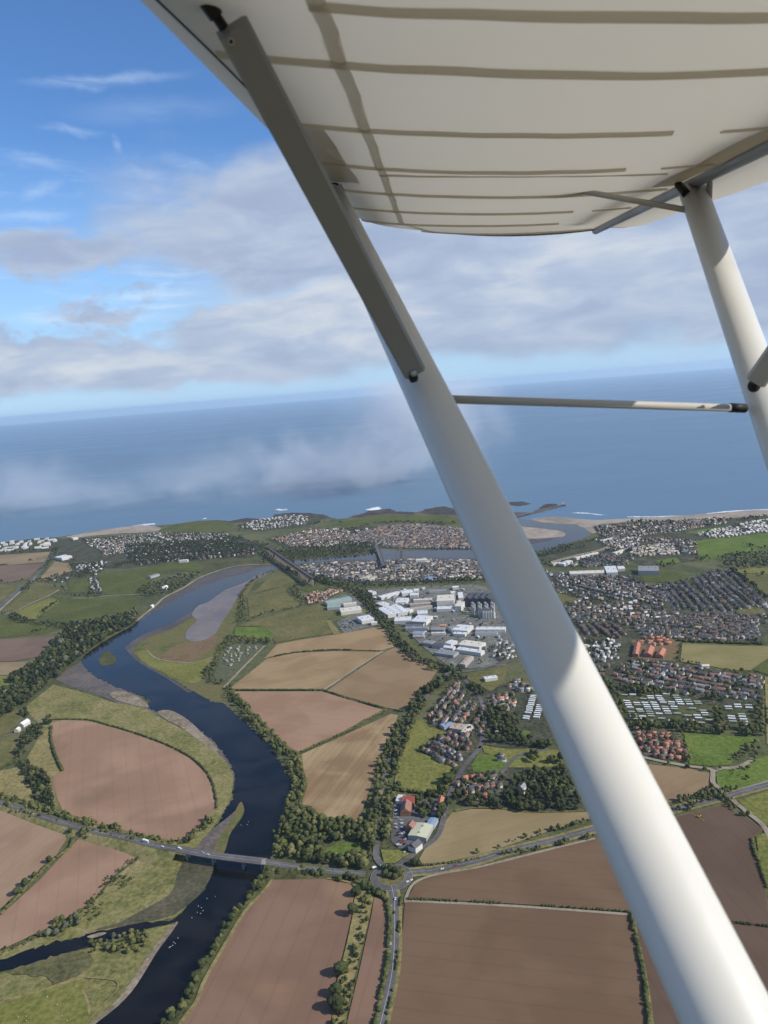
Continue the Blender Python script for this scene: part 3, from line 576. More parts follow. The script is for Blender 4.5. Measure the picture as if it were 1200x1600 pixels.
# right, far greens
for lab, p, m in (('far green field left of the white caravan park', cP(500, 290, 620, 262, 840, 236, 700, 290, 600, 302), 'grass_lush'),
                  ('bright green fields below the white caravan park', cP(580, 362, 780, 332, 880, 330, 1200, 290) + cX(1330, 826, 1330, 855) + cP(1200, 420, 1030, 462, 850, 470, 760, 500, 640, 530, 590, 430), 'grass_lush'),
                  ('small green pitch between the far estates', cP(240, 522, 420, 500, 460, 542, 300, 562), 'grass_lush'),
                  ('dark green playing field by the long grey shed', cP(100, 645, 330, 600, 530, 660, 480, 722, 150, 702), 'grass_deep'),
                  ('olive field right of the dark railway cutting', cP(920, 640, 1200, 652) + cX(1330, 900, 1330, 940) + cP(1200, 840, 1130, 770, 1020, 720), 'grass_olive'),
                  ('pale green strip below the far wood', cP(860, 600, 1200, 585) + cX(1330, 886, 1330, 892) + cP(1200, 640, 920, 632), 'grass_mid'),
                  ('green patch at the right edge of the estate', cI(1110, 160, 1200, 100) + cX(1330, 1030, 1330, 1056) + cI(1200, 190), 'grass_deep'),
                  ('dull green patch above the estate road', cC(1060, 570, 1170, 560, 1190, 600, 1060, 600), 'grass_olive'),
                  ('green gap left of the estate', cC(180, 490, 320, 530, 250, 560, 210, 560), 'grass_olive'),
                  ('dark green coastal links beyond the town', cM(230, 160, 420, 120, 560, 100, 750, 104, 960, 106, 1010, 118, 1030, 150, 900, 150, 700, 140, 480, 150, 330, 170), 'grass_deep'),
                  ('green roundabout approach verge', cE(735, 835, 830, 840, 880, 850, 800, 900, 750, 900), 'grass_mid'),
                  ('lawn inside the roundabout wood', cE(470, 830, 560, 805, 640, 805, 640, 850, 560, 870, 480, 865), 'grass_lush'),
                  ('grass paddock with the white bungalow', cF(385, 240, 430, 210, 500, 205, 590, 175, 560, 260, 500, 305, 440, 270), 'grass_olive')):
    field(lab, p, m)
# town and estate ground
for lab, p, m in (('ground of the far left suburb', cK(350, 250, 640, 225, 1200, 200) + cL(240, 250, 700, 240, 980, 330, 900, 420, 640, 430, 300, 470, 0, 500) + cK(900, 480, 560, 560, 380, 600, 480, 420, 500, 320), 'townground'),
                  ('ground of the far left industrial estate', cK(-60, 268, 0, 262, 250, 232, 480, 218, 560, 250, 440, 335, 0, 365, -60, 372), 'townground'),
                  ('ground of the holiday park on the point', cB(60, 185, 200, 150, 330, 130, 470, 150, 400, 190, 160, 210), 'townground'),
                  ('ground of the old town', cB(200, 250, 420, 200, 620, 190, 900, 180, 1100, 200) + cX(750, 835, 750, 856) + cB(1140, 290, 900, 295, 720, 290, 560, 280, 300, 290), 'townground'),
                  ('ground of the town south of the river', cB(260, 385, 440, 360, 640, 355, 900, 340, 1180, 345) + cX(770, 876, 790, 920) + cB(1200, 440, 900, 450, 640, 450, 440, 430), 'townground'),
                  ('yards of the industrial estate', cB(640, 490, 900, 470, 1190, 460) + cX(790, 930, 815, 1000, 800, 1020, 790, 1040, 735, 1045) + cB(1060, 850, 940, 760, 820, 640, 700, 540), 'yard'),
                  ('yards of the green roofed factory', cB(460, 540, 590, 500, 700, 600, 730, 650, 560, 690, 530, 640, 600, 600), 'yard'),
                  ('ground of the small estate beside the factories', cB(370, 510, 480, 485, 560, 490, 470, 540, 400, 560), 'townground'),
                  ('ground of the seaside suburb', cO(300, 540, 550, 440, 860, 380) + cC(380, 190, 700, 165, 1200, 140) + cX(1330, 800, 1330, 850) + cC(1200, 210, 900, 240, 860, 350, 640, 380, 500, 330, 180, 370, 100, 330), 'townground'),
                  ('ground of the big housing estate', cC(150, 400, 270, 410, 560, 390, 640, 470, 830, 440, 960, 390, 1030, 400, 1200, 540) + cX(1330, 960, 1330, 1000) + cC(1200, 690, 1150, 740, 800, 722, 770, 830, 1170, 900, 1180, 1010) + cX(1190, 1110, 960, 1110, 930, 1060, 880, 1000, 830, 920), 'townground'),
                  ('ground of the static caravan field', cI(380, 290, 560, 285, 720, 295, 800, 330, 900, 355, 1150, 345, 1165, 490, 900, 480, 500, 460, 400, 400), 'scrub'),
                  ('ground of the terracotta estate', cI(440, 480, 560, 488, 690, 492, 765, 600, 775, 655, 650, 645, 500, 620), 'townground'),
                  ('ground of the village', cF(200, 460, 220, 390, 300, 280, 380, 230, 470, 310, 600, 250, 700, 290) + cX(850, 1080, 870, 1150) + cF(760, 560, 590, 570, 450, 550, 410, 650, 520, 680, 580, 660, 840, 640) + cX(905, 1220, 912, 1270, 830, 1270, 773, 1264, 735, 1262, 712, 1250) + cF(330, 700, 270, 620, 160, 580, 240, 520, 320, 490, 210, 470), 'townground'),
                  ('ground of the white park home estate', cC(300, 720, 500, 715, 510, 820, 560, 830, 480, 840, 400, 830), 'townground'),
                  ('ground of the allotments and works', cB(-20, 800, 20, 740, 200, 745, 0, 930, -60, 920), 'plots'),
                  ('yard round the red roofed garage', cE(800, 575, 900, 590, 960, 600, 1030, 590, 1020, 650, 970, 770, 910, 830, 820, 830, 780, 790, 790, 680), 'asphalt'),
                  ('orange earth of the building site', cC(560, 720, 740, 715, 790, 730, 770, 820, 580, 805), 'rust_marsh')):
    sheet('ground', lab, p, 3, m, cat='ground')
sheet('scrub_bank', 'dark scrubby slope above the upper river path', cL(300, 470, 640, 430, 900, 425, 1000, 460, 980, 475, 750, 488, 560, 545, 480, 520, 420, 480), 3, 'scrub', cat='scrub')
sheet('wooded_bank', 'dark wooded bank of the town reach', cB(230, 300, 560, 290, 720, 300, 700, 315, 540, 330, 300, 350, 240, 335), 3, 'scrub', cat='scrub')

# ------------------------------------------------------------------ roads, tracks, railway
a1w = cX(-90, 1228) + cD(0, 612, 60, 632, 200, 680, 400, 740, 600, 782, 720, 815, 840, 836, 1000, 865, 1200, 890) + cE(200, 895, 400, 926, 560, 943, 665, 950)
a1z = [3, 4, 4, 5, 6, 8, 10, 11, 11, 11, 10, 5, 1.5, 0.3]
ribbon('road', 'grey main road crossing the river bridge from the left', a1w, 11, 6, 'asphalt', True, a1z)
ribbon('embankment', 'scrubby embankment of the main road left of the bridge', a1w[:8], 13, 5.6, 'scrub', True, a1z[:8], 'meadow', cat='embankment')
ribbon('embankment', 'scrubby embankment of the main road right of the bridge', a1w[10:], 13, 5.6, 'scrub', True, a1z[10:], 'scrub', cat='embankment')
ribbon('road_marking', 'white centre line of the bridge road', a1w, 0.3, 6.6, 'roadpaint', True, a1z, None, 'marking')
a1e = cE(860, 945, 920, 938, 1000, 930) + cX(750, 1345, 787, 1333, 867, 1314, 927, 1297, 1050, 1267, 1125, 1248, 1160, 1238, 1200, 1227, 1300, 1198)
ribbon('verge', 'pale verge of the main road to the right', a1e, 19, 5, 'grass_dry', cat='verge')
ribbon('road', 'grey main road running right from the roundabout', a1e, 10.5, 6, 'asphalt')
ribbon('road_marking', 'white centre line of the road to the right', a1e, 0.3, 6.6, 'roadpaint', cat='marking')
srd = cE(785, 1000) + cH(795, 300, 800, 330, 800, 400, 800, 500, 793, 620, 778, 720, 757, 810, 735, 900) + cX(583, 1640, 566, 1690)
ribbon('verge', 'tan verge of the south road', srd, 17, 4.6, 'grass_dry', cat='verge')
ribbon('road', 'grey road running down from the roundabout', srd, 9.5, 5.5, 'asphalt')
ribbon('road_marking', 'white centre line of the south road', srd, 0.45, 6.2, 'roadpaint', cat='marking')
vrd = cE(795, 945, 830, 900, 900, 850, 1000, 770, 1040, 650, 1065, 560, 1130, 440, 1200, 360) + cF(445, 565, 460, 530, 470, 440, 460, 360, 440, 320, 420, 290, 380, 250)
ribbon('road', 'grey village street climbing from the roundabout', vrd, 8, 5.2, 'asphalt')
ord_ = cE(775, 930, 718, 880, 716, 800, 727, 640, 755, 480, 815, 330, 880, 210, 925, 150, 1000, 45) + cX(703, 1050)
ribbon('road', 'tree lined old road above the roundabout', ord_, 8.5, 5, 'asphalt')
ribbon('road', 'tree lined road between the tan fields and factories', cX(703, 1052) + cN(600, 625, 500, 600, 380, 545, 270, 440, 190, 335, 120, 255, 60, 175, 30, 100), 9, 5, 'asphalt')
ribbon('road', 'curving road right of the upper roundabout', cX(703, 1052) + cF(420, 205, 500, 185, 600, 160, 680, 120), 8, 5, 'asphalt')
ribbon('road', 'short road up through the park villas', cF(500, 780, 530, 720, 580, 650, 640, 600, 780, 575), 6, 5, 'asphalt')
ribbon('lane', 'pale lane curving between the green fields at the right', cI(530, 630, 640, 655, 780, 680, 890, 695, 905, 720, 905, 765, 940, 800, 1010, 860, 1100, 935, 1180, 1005) + cX(1210, 1325), 7, 5.4, 'track')
ribbon('lane', 'pale loop of lane below the bright green field', cI(905, 705, 960, 690, 1040, 685, 1090, 660, 1120, 640), 7, 5.2, 'track')
ribbon('railway', 'pale twin track railway at the right edge', cI(985, 840, 1100, 800, 1200, 768) + cX(1320, 1190), 9, 5.6, 'concrete', cat='railway')
ribbon('railway', 'long straight railway on the left hills', cK(-60, 850, 0, 800, 170, 655, 300, 548, 440, 365, 500, 318), 16, 5, 'asphalt', cat='railway')
ribbon('track', 'pale farm track along the railway', cK(-40, 880, 40, 800, 190, 665, 310, 555), 8, 5.2, 'track', cat='track')
ribbon('track', 'thin pale track across the left hillside', cK(0, 885, 120, 850, 300, 765, 420, 715, 510, 660), 6, 5, 'track', cat='track')
ribbon('track', 'thin pale track below the hill farm', cK(620, 735, 770, 735, 900, 718, 1060, 708, 1200, 704), 7, 5, 'track', cat='track')
ribbon('path', 'tan riverside path on the far bank', cL(60, 880, 200, 768, 260, 713, 400, 641, 540, 558, 750, 490, 900, 474, 1010, 470), 9, 5, 'track', cat='path')
ribbon('track', 'pale diagonal track between the tan fields', cX(507, 1078, 550, 1049, 598, 1018), 6, 5.2, 'track', False, cat='track')
ribbon('track', 'pale access track beside the allotments', cB(0, 945, 90, 850, 190, 750), 6, 5.2, 'track', False, cat='track')
ribbon('track', 'winding pale path over the salt marsh', cA(690, 770, 705, 790, 760, 815, 900, 828, 1000, 802), 4, 5, 'track', cat='track')
ribbon('track', 'pale headland strip along the long hedge', cX(636, 1409, 800, 1417, 983, 1430), 4, 5, 'track', cat='track')
ribbon('track', 'pale headland strip beside the lower hedge', cX(990, 1436, 996, 1470, 1007, 1520, 1015, 1570, 1022, 1640), 3.5, 5.4, 'grass_dry', cat='track')
ribbon('railway', 'tan railway yard line by the far sheds', cO(430, 600, 640, 543, 830, 500, 940, 463), 22, 5, 'track', cat='railway')
ribbon('road', 'estate road below the orange roofed houses', cC(510, 830, 700, 872, 880, 930, 1040, 920, 1170, 885), 8, 5, 'asphalt')
ribbon('road', 'road through the left of the big estate', cC(240, 640, 400, 560, 560, 560, 740, 580), 8, 5, 'asphalt')
ribbon('track', 'pale strip along the green field edge in the village', cE(885, 235, 850, 320, 830, 400, 800, 540), 3.5, 5, 'grass_dry', cat='track')
ribbon('verge', 'pale grass margin along the river side of the rosy field', cX(455, 1369, 429, 1373, 414, 1391, 384, 1424, 361, 1461, 321, 1531, 307, 1566, 284, 1598, 240, 1680), 4.5, 5.1, 'grass_dry', cat='verge')
ribbon('verge', 'tan margin curving round the roundabout end of the brown fields', cX(634, 1412, 636, 1400, 649, 1380, 683, 1367.5, 750, 1355.5, 850, 1330.5, 930, 1311), 4, 5.1, 'track', cat='verge')
ribbon('verge', 'pale margin along the top of the rosy field', cX(457, 1367, 500, 1371.5, 547, 1380, 557, 1390), 3, 5.1, 'grass_dry', cat='verge')
ribbon('verge', 'olive margin round the golden field', cX(711, 1268, 737, 1263, 773, 1263, 833, 1270, 913, 1268), 5, 5.1, 'grass_olive', cat='verge')
ribbon('verge', 'olive margin of the striped field beside the river trees', cX(470, 1180, 472, 1203, 478, 1227, 470, 1257, 484, 1262, 507, 1279, 537, 1279), 5, 5.1, 'grass_olive', cat='verge')
ribbon('verge', 'grassy margin of the pink brown field beside the river trees', cX(364, 1082, 371, 1091, 394, 1114, 421, 1141, 444, 1164, 468, 1177), 5, 5.1, 'grass_olive', cat='verge')
ribbon('path', 'pale trodden path along the top of the sheep pasture', cG(-60, 830, 0, 806, 200, 745, 300, 712, 390, 686), 4, 5.1, 'grass_dry', cat='path')
ribbon('path', 'pale path looping over the meadow to the gravel bank', cG(400, 686, 470, 690, 545, 702, 550, 740, 500, 800, 430, 870, 400, 910), 1.8, 5.1, 'grass_dry', cat='path')
ribbon('path', 'short pale path beside the sheep pasture', cG(385, 740, 412, 800, 420, 860), 2.5, 5.1, 'grass_dry', cat='path')
c0 = g(612, 1372)
def ring(name, label, r0, r1, z, mat, cat, n=64):
    V = []; Fc = []
    for i in range(n):
        a = 2*math.pi*i/n; V += [[c0[0]+r0*math.cos(a), c0[1]+r0*math.sin(a), z], [c0[0]+r1*math.cos(a), c0[1]+r1*math.sin(a), z]]
    for i in range(n):
        j = (i+1) % n; Fc.append([2*i, 2*i+1, 2*j+1, 2*j])
    return tag(link(name, np_mesh(name, np.array(V), np.array(Fc), [mat])), label, cat, None, 'structure')
ring('road', 'grey ring road of the roundabout', 16.5, 26.5, 1.53, 'asphalt', 'road')
ring('road_marking', 'white give way ring of the roundabout', 26.2, 26.5, 1.60, 'roadpaint', 'marking')
ring('kerb', 'pale kerb of the roundabout island', 16.1, 16.6, 1.66, 'concrete', 'kerb')
ring('roundabout_island', 'grassy island of the roundabout', 0.02, 16.1, 1.63, 'grass_olive', 'island')

# ------------------------------------------------------------------ trees
def ico(sub):
    bm = bmesh.new(); bmesh.ops.create_icosphere(bm, subdivisions=sub, radius=1.0)
    V = np.array([v.co[:] for v in bm.verts]); Fc = np.array([[v.index for v in f.verts] for f in bm.faces]); bm.free(); return V, Fc
ICO1, ICO2 = ico(1), ico(2)
def lobe(base, c, r, jit):
    V, Fc = base
    k = 1+rng.normal(0, jit, len(V))
    return V*k[:, None]*np.asarray(r)+np.asarray(c), Fc
def crown_arrays(nl, base, jit, leaves, shape=1.0):
    """crown of height 1 (from 0.16 to 1) and width about 0.75"""
    Vs, Fs, b = [], [], 0
    W = 0.36*shape
    for i in range(nl):
        if nl > 1:
            a = 2*math.pi*i/max(1, nl-1)+rng.uniform(-.5, .5); rr = W*0.62*math.sqrt(rng.uniform(.35, 1)) if i else 0.0
            zz = rng.uniform(0.36, 0.72) if i else 0.74
            r = rng.uniform(0.55, 0.85)*W*(0.8 if i else 0.95)
            c = (rr*math.cos(a), rr*math.sin(a), zz); rad = (r, r, r*1.05)
        else: c = (0, 0, 0.56); rad = (W, W, 0.44)
        V, Fc = lobe(base, c, rad, jit); Vs.append(V); Fs.append(Fc+b); b += len(V)
        for _ in range(leaves):
            d = rng.normal(0, 1, 3); d /= np.linalg.norm(d); d[2] = abs(d[2])*0.9-0.25
            p = np.array(c)+d*np.array(rad)*rng.uniform(0.9, 1.22)
            u = rng.normal(0, 1, 3); u /= np.linalg.norm(u); v = np.cross(u, rng.normal(0, 1, 3)); v /= np.linalg.norm(v)+1e-9
            sz = rng.uniform(0.025, 0.06)
            Vs.append(np.array([p-u*sz-v*sz*.6, p+u*sz-v*sz*.6, p+v*sz])); Fs.append(np.array([[b, b+1, b+2]])); b += 3
    return np.concatenate(Vs), np.concatenate(Fs)
NEAR = [crown_arrays(rng.integers(9, 13), ICO2, 0.13, 46, s) for s in (1.0, 1.12, 0.85, 1.05, 0.95, 1.2)]
MIDV = [crown_arrays(5, ICO1, 0.17, 14, s) for s in (1.0, 1.15, 0.9, 1.1)]
FARV = [crown_arrays(2, ICO1, 0.2, 0, s) for s in (1.0, 1.2, 0.9)]
def scatter(name, label, cat, pts, hs, variants, mats, kind='stuff', group=None, mi=None, wide=1.0):
    """one mesh holding many copies of the variants at the given points"""
    pts = np.asarray(pts, float); hs = np.asarray(hs, float); n = len(pts)
    if n == 0: return None
    vi = rng.integers(0, len(variants), n); rot = rng.uniform(0, 2*math.pi, n); ww = rng.uniform(0.85, 1.25, n)*wide
    mi = rng.integers(0, len(mats), n) if mi is None else mi
    Vs, Fs, Ms, b = [], [], [], 0
    for k, (V, Fc) in enumerate(variants):
        I = np.where(vi == k)[0]
        if not len(I): continue
        c, s = np.cos(rot[I]), np.sin(rot[I])
        x = (V[None, :, 0]*c[:, None]-V[None, :, 1]*s[:, None])*(hs[I]*ww[I])[:, None]+pts[I, 0][:, None]
        y = (V[None, :, 0]*s[:, None]+V[None, :, 1]*c[:, None])*(hs[I]*ww[I])[:, None]+pts[I, 1][:, None]
        z = V[None, :, 2]*hs[I][:, None]+(pts[I, 2][:, None] if pts.shape[1] > 2 else GZ)
        Vs.append(np.stack([x, y, z], -1).reshape(-1, 3))
        f = Fc[None]+(np.arange(len(I))*len(V))[:, None, None]+b
        Fs.append(f.reshape(-1, 3)); Ms.append(np.repeat(mi[I], len(Fc))); b += len(I)*len(V)
    return tag(link(name, np_mesh(name, np.concatenate(Vs), np.concatenate(Fs), mats, np.concatenate(Ms))), label, cat, group, kind)
def inside(P, poly):
    P = np.asarray(P); poly = np.asarray(poly); x, y = P[:, 0], P[:, 1]; r = np.zeros(len(P), bool); n = len(poly); j = n-1
    for i in range(n):
        xi, yi, xj, yj = poly[i][0], poly[i][1], poly[j][0], poly[j][1]
        if yi != yj:
            cnd = ((yi > y) != (yj > y)) & (x < (xj-xi)*(y-yi)/(yj-yi)+xi); r ^= cnd
        j = i
    return r
def wpoly(p): return np.array([g(x, y) for x, y in p])
def fill(p, sp, jit=0.42):
    W = wpoly(p); lo, hi = W.min(0), W.max(0)
    gx, gy = np.meshgrid(np.arange(lo[0], hi[0], sp), np.arange(lo[1], hi[1], sp))
    Q = np.c_[gx.ravel(), gy.ravel()]+rng.uniform(-jit, jit, (gx.size, 2))*sp
    return Q[inside(Q, W)]
def along(p, width, sp, smooth=True):
    W = wpoly(p)
    if smooth and len(W) > 2: W = spline(W, False, 6)
    o = []
    rows = max(1, int(round(width/sp)))
    for a, b in zip(W[:-1], W[1:]):
        d = b-a; L = np.linalg.norm(d)
        if L < 1e-6: continue
        nrm = np.array([-d[1], d[0]])/L
        for q in range(rng.poisson(1.25*L*rows/sp)):
            o.append(a+d*rng.uniform()+nrm*rng.uniform(-.5, .5)*width)
    return np.array(o).reshape(-1, 2)
LV = ['leaf_dark', 'leaf_mid', 'leaf_light', 'leaf_grey']; LVD = ['leaf_cloud_shade', 'leaf_dark', 'leaf_mid', 'leaf_grey']
near_regions = [  # label, points, height range, material weights
    ('broadleaf tree in the belt along the lower right river bank', fill(cX(420, 1358, 452, 1365, 427, 1369, 410, 1388, 380, 1420, 356, 1457, 316, 1527, 301, 1562, 277, 1597, 232, 1690, 205, 1690, 256, 1600, 294, 1553, 314, 1515, 330, 1488, 346, 1457, 368, 1424, 398, 1388), 6.6), (6, 12), (4, 5, 3, 0)),
    ('broadleaf tree on the roundabout island', fill(cE(728, 960, 735, 930, 770, 915, 815, 925, 842, 955, 830, 972, 780, 978), 6.5), (7, 11), (6, 3, 0, 0)),
    ('tree in the wood between the river and the roundabout', fill(cE(228, 770, 295, 675, 355, 645, 420, 685, 480, 705, 560, 715, 625, 722, 700, 690, 718, 760, 712, 830, 690, 850, 640, 800, 560, 798, 470, 825, 470, 865, 560, 880, 640, 860, 700, 870, 690, 915, 640, 930, 560, 925, 470, 908, 330, 885, 215, 872), 8.2), (9, 16), (6, 5, 2, 0)),
    ('tree in the strip between the main road and the rosy field', fill(cE(200, 918, 330, 930, 480, 950, 560, 962, 640, 975, 690, 1000, 745, 1055, 735, 1075, 690, 1040, 600, 990, 440, 972, 320, 956, 235, 960), 7.0), (6, 10), (5, 5, 1, 0)),
    ('bush in the rough strip between the two brown fields', along(cH(680, 290, 655, 370, 645, 440, 630, 510, 622, 590, 600, 660, 580, 740, 560, 820, 545, 890) + cX(522, 1640), 14, 6.2), (3.5, 6.5), (5, 4, 2, 0)),
    ('tree in the scrub along the upper right river bank', along(cE(20, 105, 110, 190, 200, 295, 270, 365, 320, 420, 345, 520, 335, 610, 310, 660), 24, 8.5), (7, 13), (5, 5, 2, 0)),
    ('tree in the row left of the old road', along(cE(682, 815, 690, 730, 702, 640, 728, 520, 770, 385, 830, 250), 15, 8.0), (9, 15), (6, 4, 1, 0)),
    ('tree in the row right of the old road', along(cE(757, 800, 757, 720, 760, 640, 790, 500, 810, 400, 870, 265, 905, 165), 16, 8.5), (8, 14), (6, 4, 1, 0)),
    ('pale willow beside the narrow side channel', fill(cG(210, 480, 250, 430, 300, 395, 375, 395, 385, 430, 330, 470, 240, 500), 7.0), (7, 11), (0, 2, 4, 5)),
    ('bush on the spit between the two channels', fill(cG(405, 575, 420, 530, 500, 505, 580, 480, 680, 470, 710, 500, 690, 560, 600, 570, 480, 570), 6.5), (4, 7.5), (2, 5, 4, 1)),
    ('bush in the meadow below the bridge end', fill(cG(525, 270, 530, 215, 590, 205, 640, 225, 600, 265), 6.5), (3, 6), (1, 5, 4, 0)),
]
single = [('tall lone tree casting a long shadow on the rosy field', [cH(604, 392)[0]], 16), ('tall dark tree at the middle of the rosy field edge', [cH(549, 672)[0]], 15),
          ('dark tree second from bottom at the rosy field edge', [cH(528, 772)[0]], 14), ('broad dark tree lowest at the rosy field edge', [cH(526, 836)[0]], 17),
          ('small dark tree at the top of the rosy field edge', [cH(620, 300)[0]], 11),
          ('uppermost round tree on the hedge between the left fields', [cG(232, 148)[0]], 11), ('second round tree down the hedge of the left fields', [cG(165, 215)[0]], 8),
          ('third round tree down the hedge of the left fields', [cG(120, 256)[0]], 10), ('lowest round tree on the hedge of the left fields', [cG(83, 298)[0]], 11),
          ('tree where the left field hedge meets the main road', [cG(330, 12)[0]], 10), ('dark tree beside the roundabout at the golden field corner', [cE(890, 905)[0]], 9),
          ('small bush right of the corner tree at the golden field', [cE(915, 912)[0]], 7)]
TR = []     # (dist, label, x, y, h, mat)
def pickm(wt, n):
    wt = np.array(wt, float); return rng.choice(4, n, p=wt/wt.sum())
for lab, Q, hr, wt in near_regions:
    mm = pickm(wt, len(Q)); hh = rng.uniform(hr[0], hr[1], len(Q))*np.where(rng.uniform(size=len(Q)) < .2, .6, .88)
    for (x, y), m_, h_ in zip(Q, mm, hh): TR.append((math.hypot(x, y), lab, x, y, h_, int(m_)))
TR.sort(key=lambda t: t[0])
NIND = 280
CROWN = {}; 
def crown_mesh(v, m):
    if (v, m) not in CROWN: CROWN[(v, m)] = np_mesh('crown', NEAR[v][0], NEAR[v][1], [LV[m]])
    return CROWN[(v, m)]
tb = MB(); tb.tube((0, 0, 0), (0.012, 0.004, 0.3), 0.028, 0.02, 7); tb.tube((0.012, 0.004, 0.28), (0.10, 0.05, 0.52), 0.014, 0.006, 5); tb.tube((0.012, 0.004, 0.3), (-0.09, -0.04, 0.55), 0.014, 0.006, 5); tb.tube((0.012, 0.004, 0.3), (0.0, -0.06, 0.62), 0.013, 0.005, 5)
TRUNK = tb.mesh('trunk', ['bark'])
def tree(label, x, y, h, m, group=None, name='tree', cat='tree'):
    r = empty(name, (x, y, GZ), rng.uniform(0, 6.28)); ww = rng.uniform(0.9, 1.3)
    r.scale = (h*ww, h*ww, h)
    tag(r, label, cat, group)
    link('trunk', TRUNK, r); link('crown', crown_mesh(int(rng.integers(0, 6)), m), r); return r
for d, lab, x, y, h_, m_ in TR[:NIND]:
    nm = 'bush' if lab.startswith('bush') else ('willow_tree' if 'willow' in lab else 'tree')
    tree(lab, x, y, h_, m_, 'each '+lab, nm, 'bush' if nm == 'bush' else 'tree')
for lab, p, h_ in single:
    x, y = g(*p[0]); tree(lab, x, y, h_, 0)
rest = TR[NIND:]
if rest:
    A_ = np.array([[t[2], t[3]] for t in rest])
    scatter('woods', 'belts of dark trees along the river and the old road', 'woods', A_, [t[4] for t in rest], MIDV, LV, mi=np.array([t[5] for t in rest]))
# farther woods and tree belts: masses
def mass(name, label, Q, hr, wt, V=MIDV):
    if isinstance(Q, list): Q = np.concatenate([q for q in Q if len(q)])
    return scatter(name, label, 'woods', Q, rng.uniform(hr[0], hr[1], len(Q))*np.where(rng.uniform(size=len(Q)) < .25, .6, np.where(rng.uniform(size=len(Q)) < .12, 1.22, .95)), V, LVD if (V is FARV or 'left bend' in label or 'left farm' in label) else LV, mi=pickm(wt, len(Q)))
mass('woods', 'dark riverside wood at the left bend', fill(cA(645, 585, 560, 612, 330, 660, 280, 700, 230, 780, 190, 815, 60, 890, 50, 960, 0, 975, -60, 1000, -60, 1150, 0, 1090) + cD(100, 165, 200, 90, 250, 25) + cA(270, 905, 300, 865, 380, 800, 520, 705, 600, 660, 645, 640), 9.5), (10, 17), (7, 5, 1, 1))
mass('woods', 'tree rows along the main road left of the bridge', [along(cD(95, 628, 250, 668, 400, 718, 520, 745, 640, 780, 740, 800, 840, 808, 900, 785, 945, 745, 1000, 690), 15, 7), along(cD(-60, 570, 0, 590, 80, 612), 15, 8), along(cD(0, 628, 80, 660, 200, 700, 290, 722), 10, 8), along(cD(365, 760, 500, 785, 620, 815, 750, 855), 17, 7)], (6, 11), (5, 5, 2, 0))
mass('woods', 'dark tree strips by the left farm', [fill(cD(150, 250, 200, 275, 190, 310, 130, 350, 110, 410, 65, 415, 75, 370, 110, 310), 8.5), fill(cD(75, 430, 130, 425, 195, 470, 240, 540, 255, 620, 285, 660, 200, 625, 160, 570, 120, 510), 8), fill(cD(205, 250, 215, 215, 240, 215, 240, 255), 8), fill(cD(100, 200, 125, 180, 130, 220), 8)], (7, 12), (6, 4, 1, 0))
mass('woods', 'dark tree clumps and hedges on the left hills', [fill(cK(515, 640, 555, 650, 590, 710, 700, 710, 780, 690, 860, 660, 890, 700, 870, 728, 650, 742, 560, 710), 14), fill(cL(45, 690, 120, 620, 240, 590, 280, 580, 450, 540, 530, 545, 430, 620, 300, 690, 130, 712), 13),
     along(cK(0, 890, 60, 865, 110, 880, 150, 915, 260, 945, 420, 970, 600, 975), 26, 12), along(cK(110, 900, 160, 930, 240, 950), 30, 12), along(cK(290, 1040, 420, 1000, 560, 1000), 14, 12), along(cK(330, 910, 400, 835, 520, 765), 10, 12), along(cK(230, 780, 320, 740), 8, 30), along(cK(470, 655, 480, 650), 10, 8),
     along(cK(200, 680, 300, 590, 410, 590, 500, 540, 620, 545, 760, 560, 900, 490, 1050, 450, 1200, 420), 26, 13), along(cK(370, 500, 430, 420, 480, 320, 520, 300), 30, 14), along(cK(250, 425, 330, 405, 390, 400), 25, 16), along(cK(620, 500, 615, 440, 600, 380), 20, 14), along(cK(0, 608, 100, 605, 190, 595), 10, 16), along(cK(240, 330, 440, 335), 20, 16), along(cK(0, 350, 200, 350), 30, 18)], (7, 13), (7, 4, 0, 0), FARV)
mass('woods', 'trees lining the road between fields and factories', along(cN(40, 130, 70, 190, 120, 265, 185, 345, 265, 445, 380, 550, 500, 612, 600, 640, 700, 640), 30, 9), (7, 12), (6, 4, 1, 0))
mass('woods', 'dark belts round the allotments and marsh edge', [fill(cA(945, 890, 985, 850, 1010, 800, 1020, 760, 1060, 710, 1090, 705, 1060, 760, 1010, 850, 1010, 900, 1050, 925, 1000, 935), 10), fill(cB(0, 735, 25, 703, 210, 722, 222, 740, 60, 740, 10, 760), 10), fill(cB(55, 640, 60, 590, 80, 520, 108, 520, 105, 560, 102, 640), 11), along(cB(75, 520, 120, 460, 180, 420, 260, 395), 12, 10), along(cB(20, 945, 30, 985), 12, 8), along(cB(100, 640, 200, 595, 320, 575, 390, 560), 8, 10)], (6, 11), (6, 4, 1, 0))
mass('woods', 'long dark tree belt along the railway', [along(cB(300, 380, 380, 420, 440, 440, 560, 460, 680, 465, 800, 462, 950, 455, 1190, 445), 46, 12), along(cB(440, 440, 520, 465, 600, 490, 680, 545), 40, 11), fill(cB(295, 480, 340, 475, 390, 555, 370, 560, 330, 520), 11), along(cB(330, 470, 440, 450, 510, 465), 12, 10), along(cB(640, 490, 680, 540, 700, 580), 30, 10)], (7, 13), (7, 4, 0, 0), FARV)
mass('woods', 'dark wooded slope on the far river bank', [fill(cB(170, 290, 240, 300, 300, 290, 560, 280, 640, 265, 720, 285, 700, 312, 540, 330, 300, 350, 250, 345), 13), fill(cL(880, 330, 980, 350, 1060, 430, 1060, 470, 980, 470, 930, 400), 14)], (7, 12), (8, 2, 0, 0), FARV)
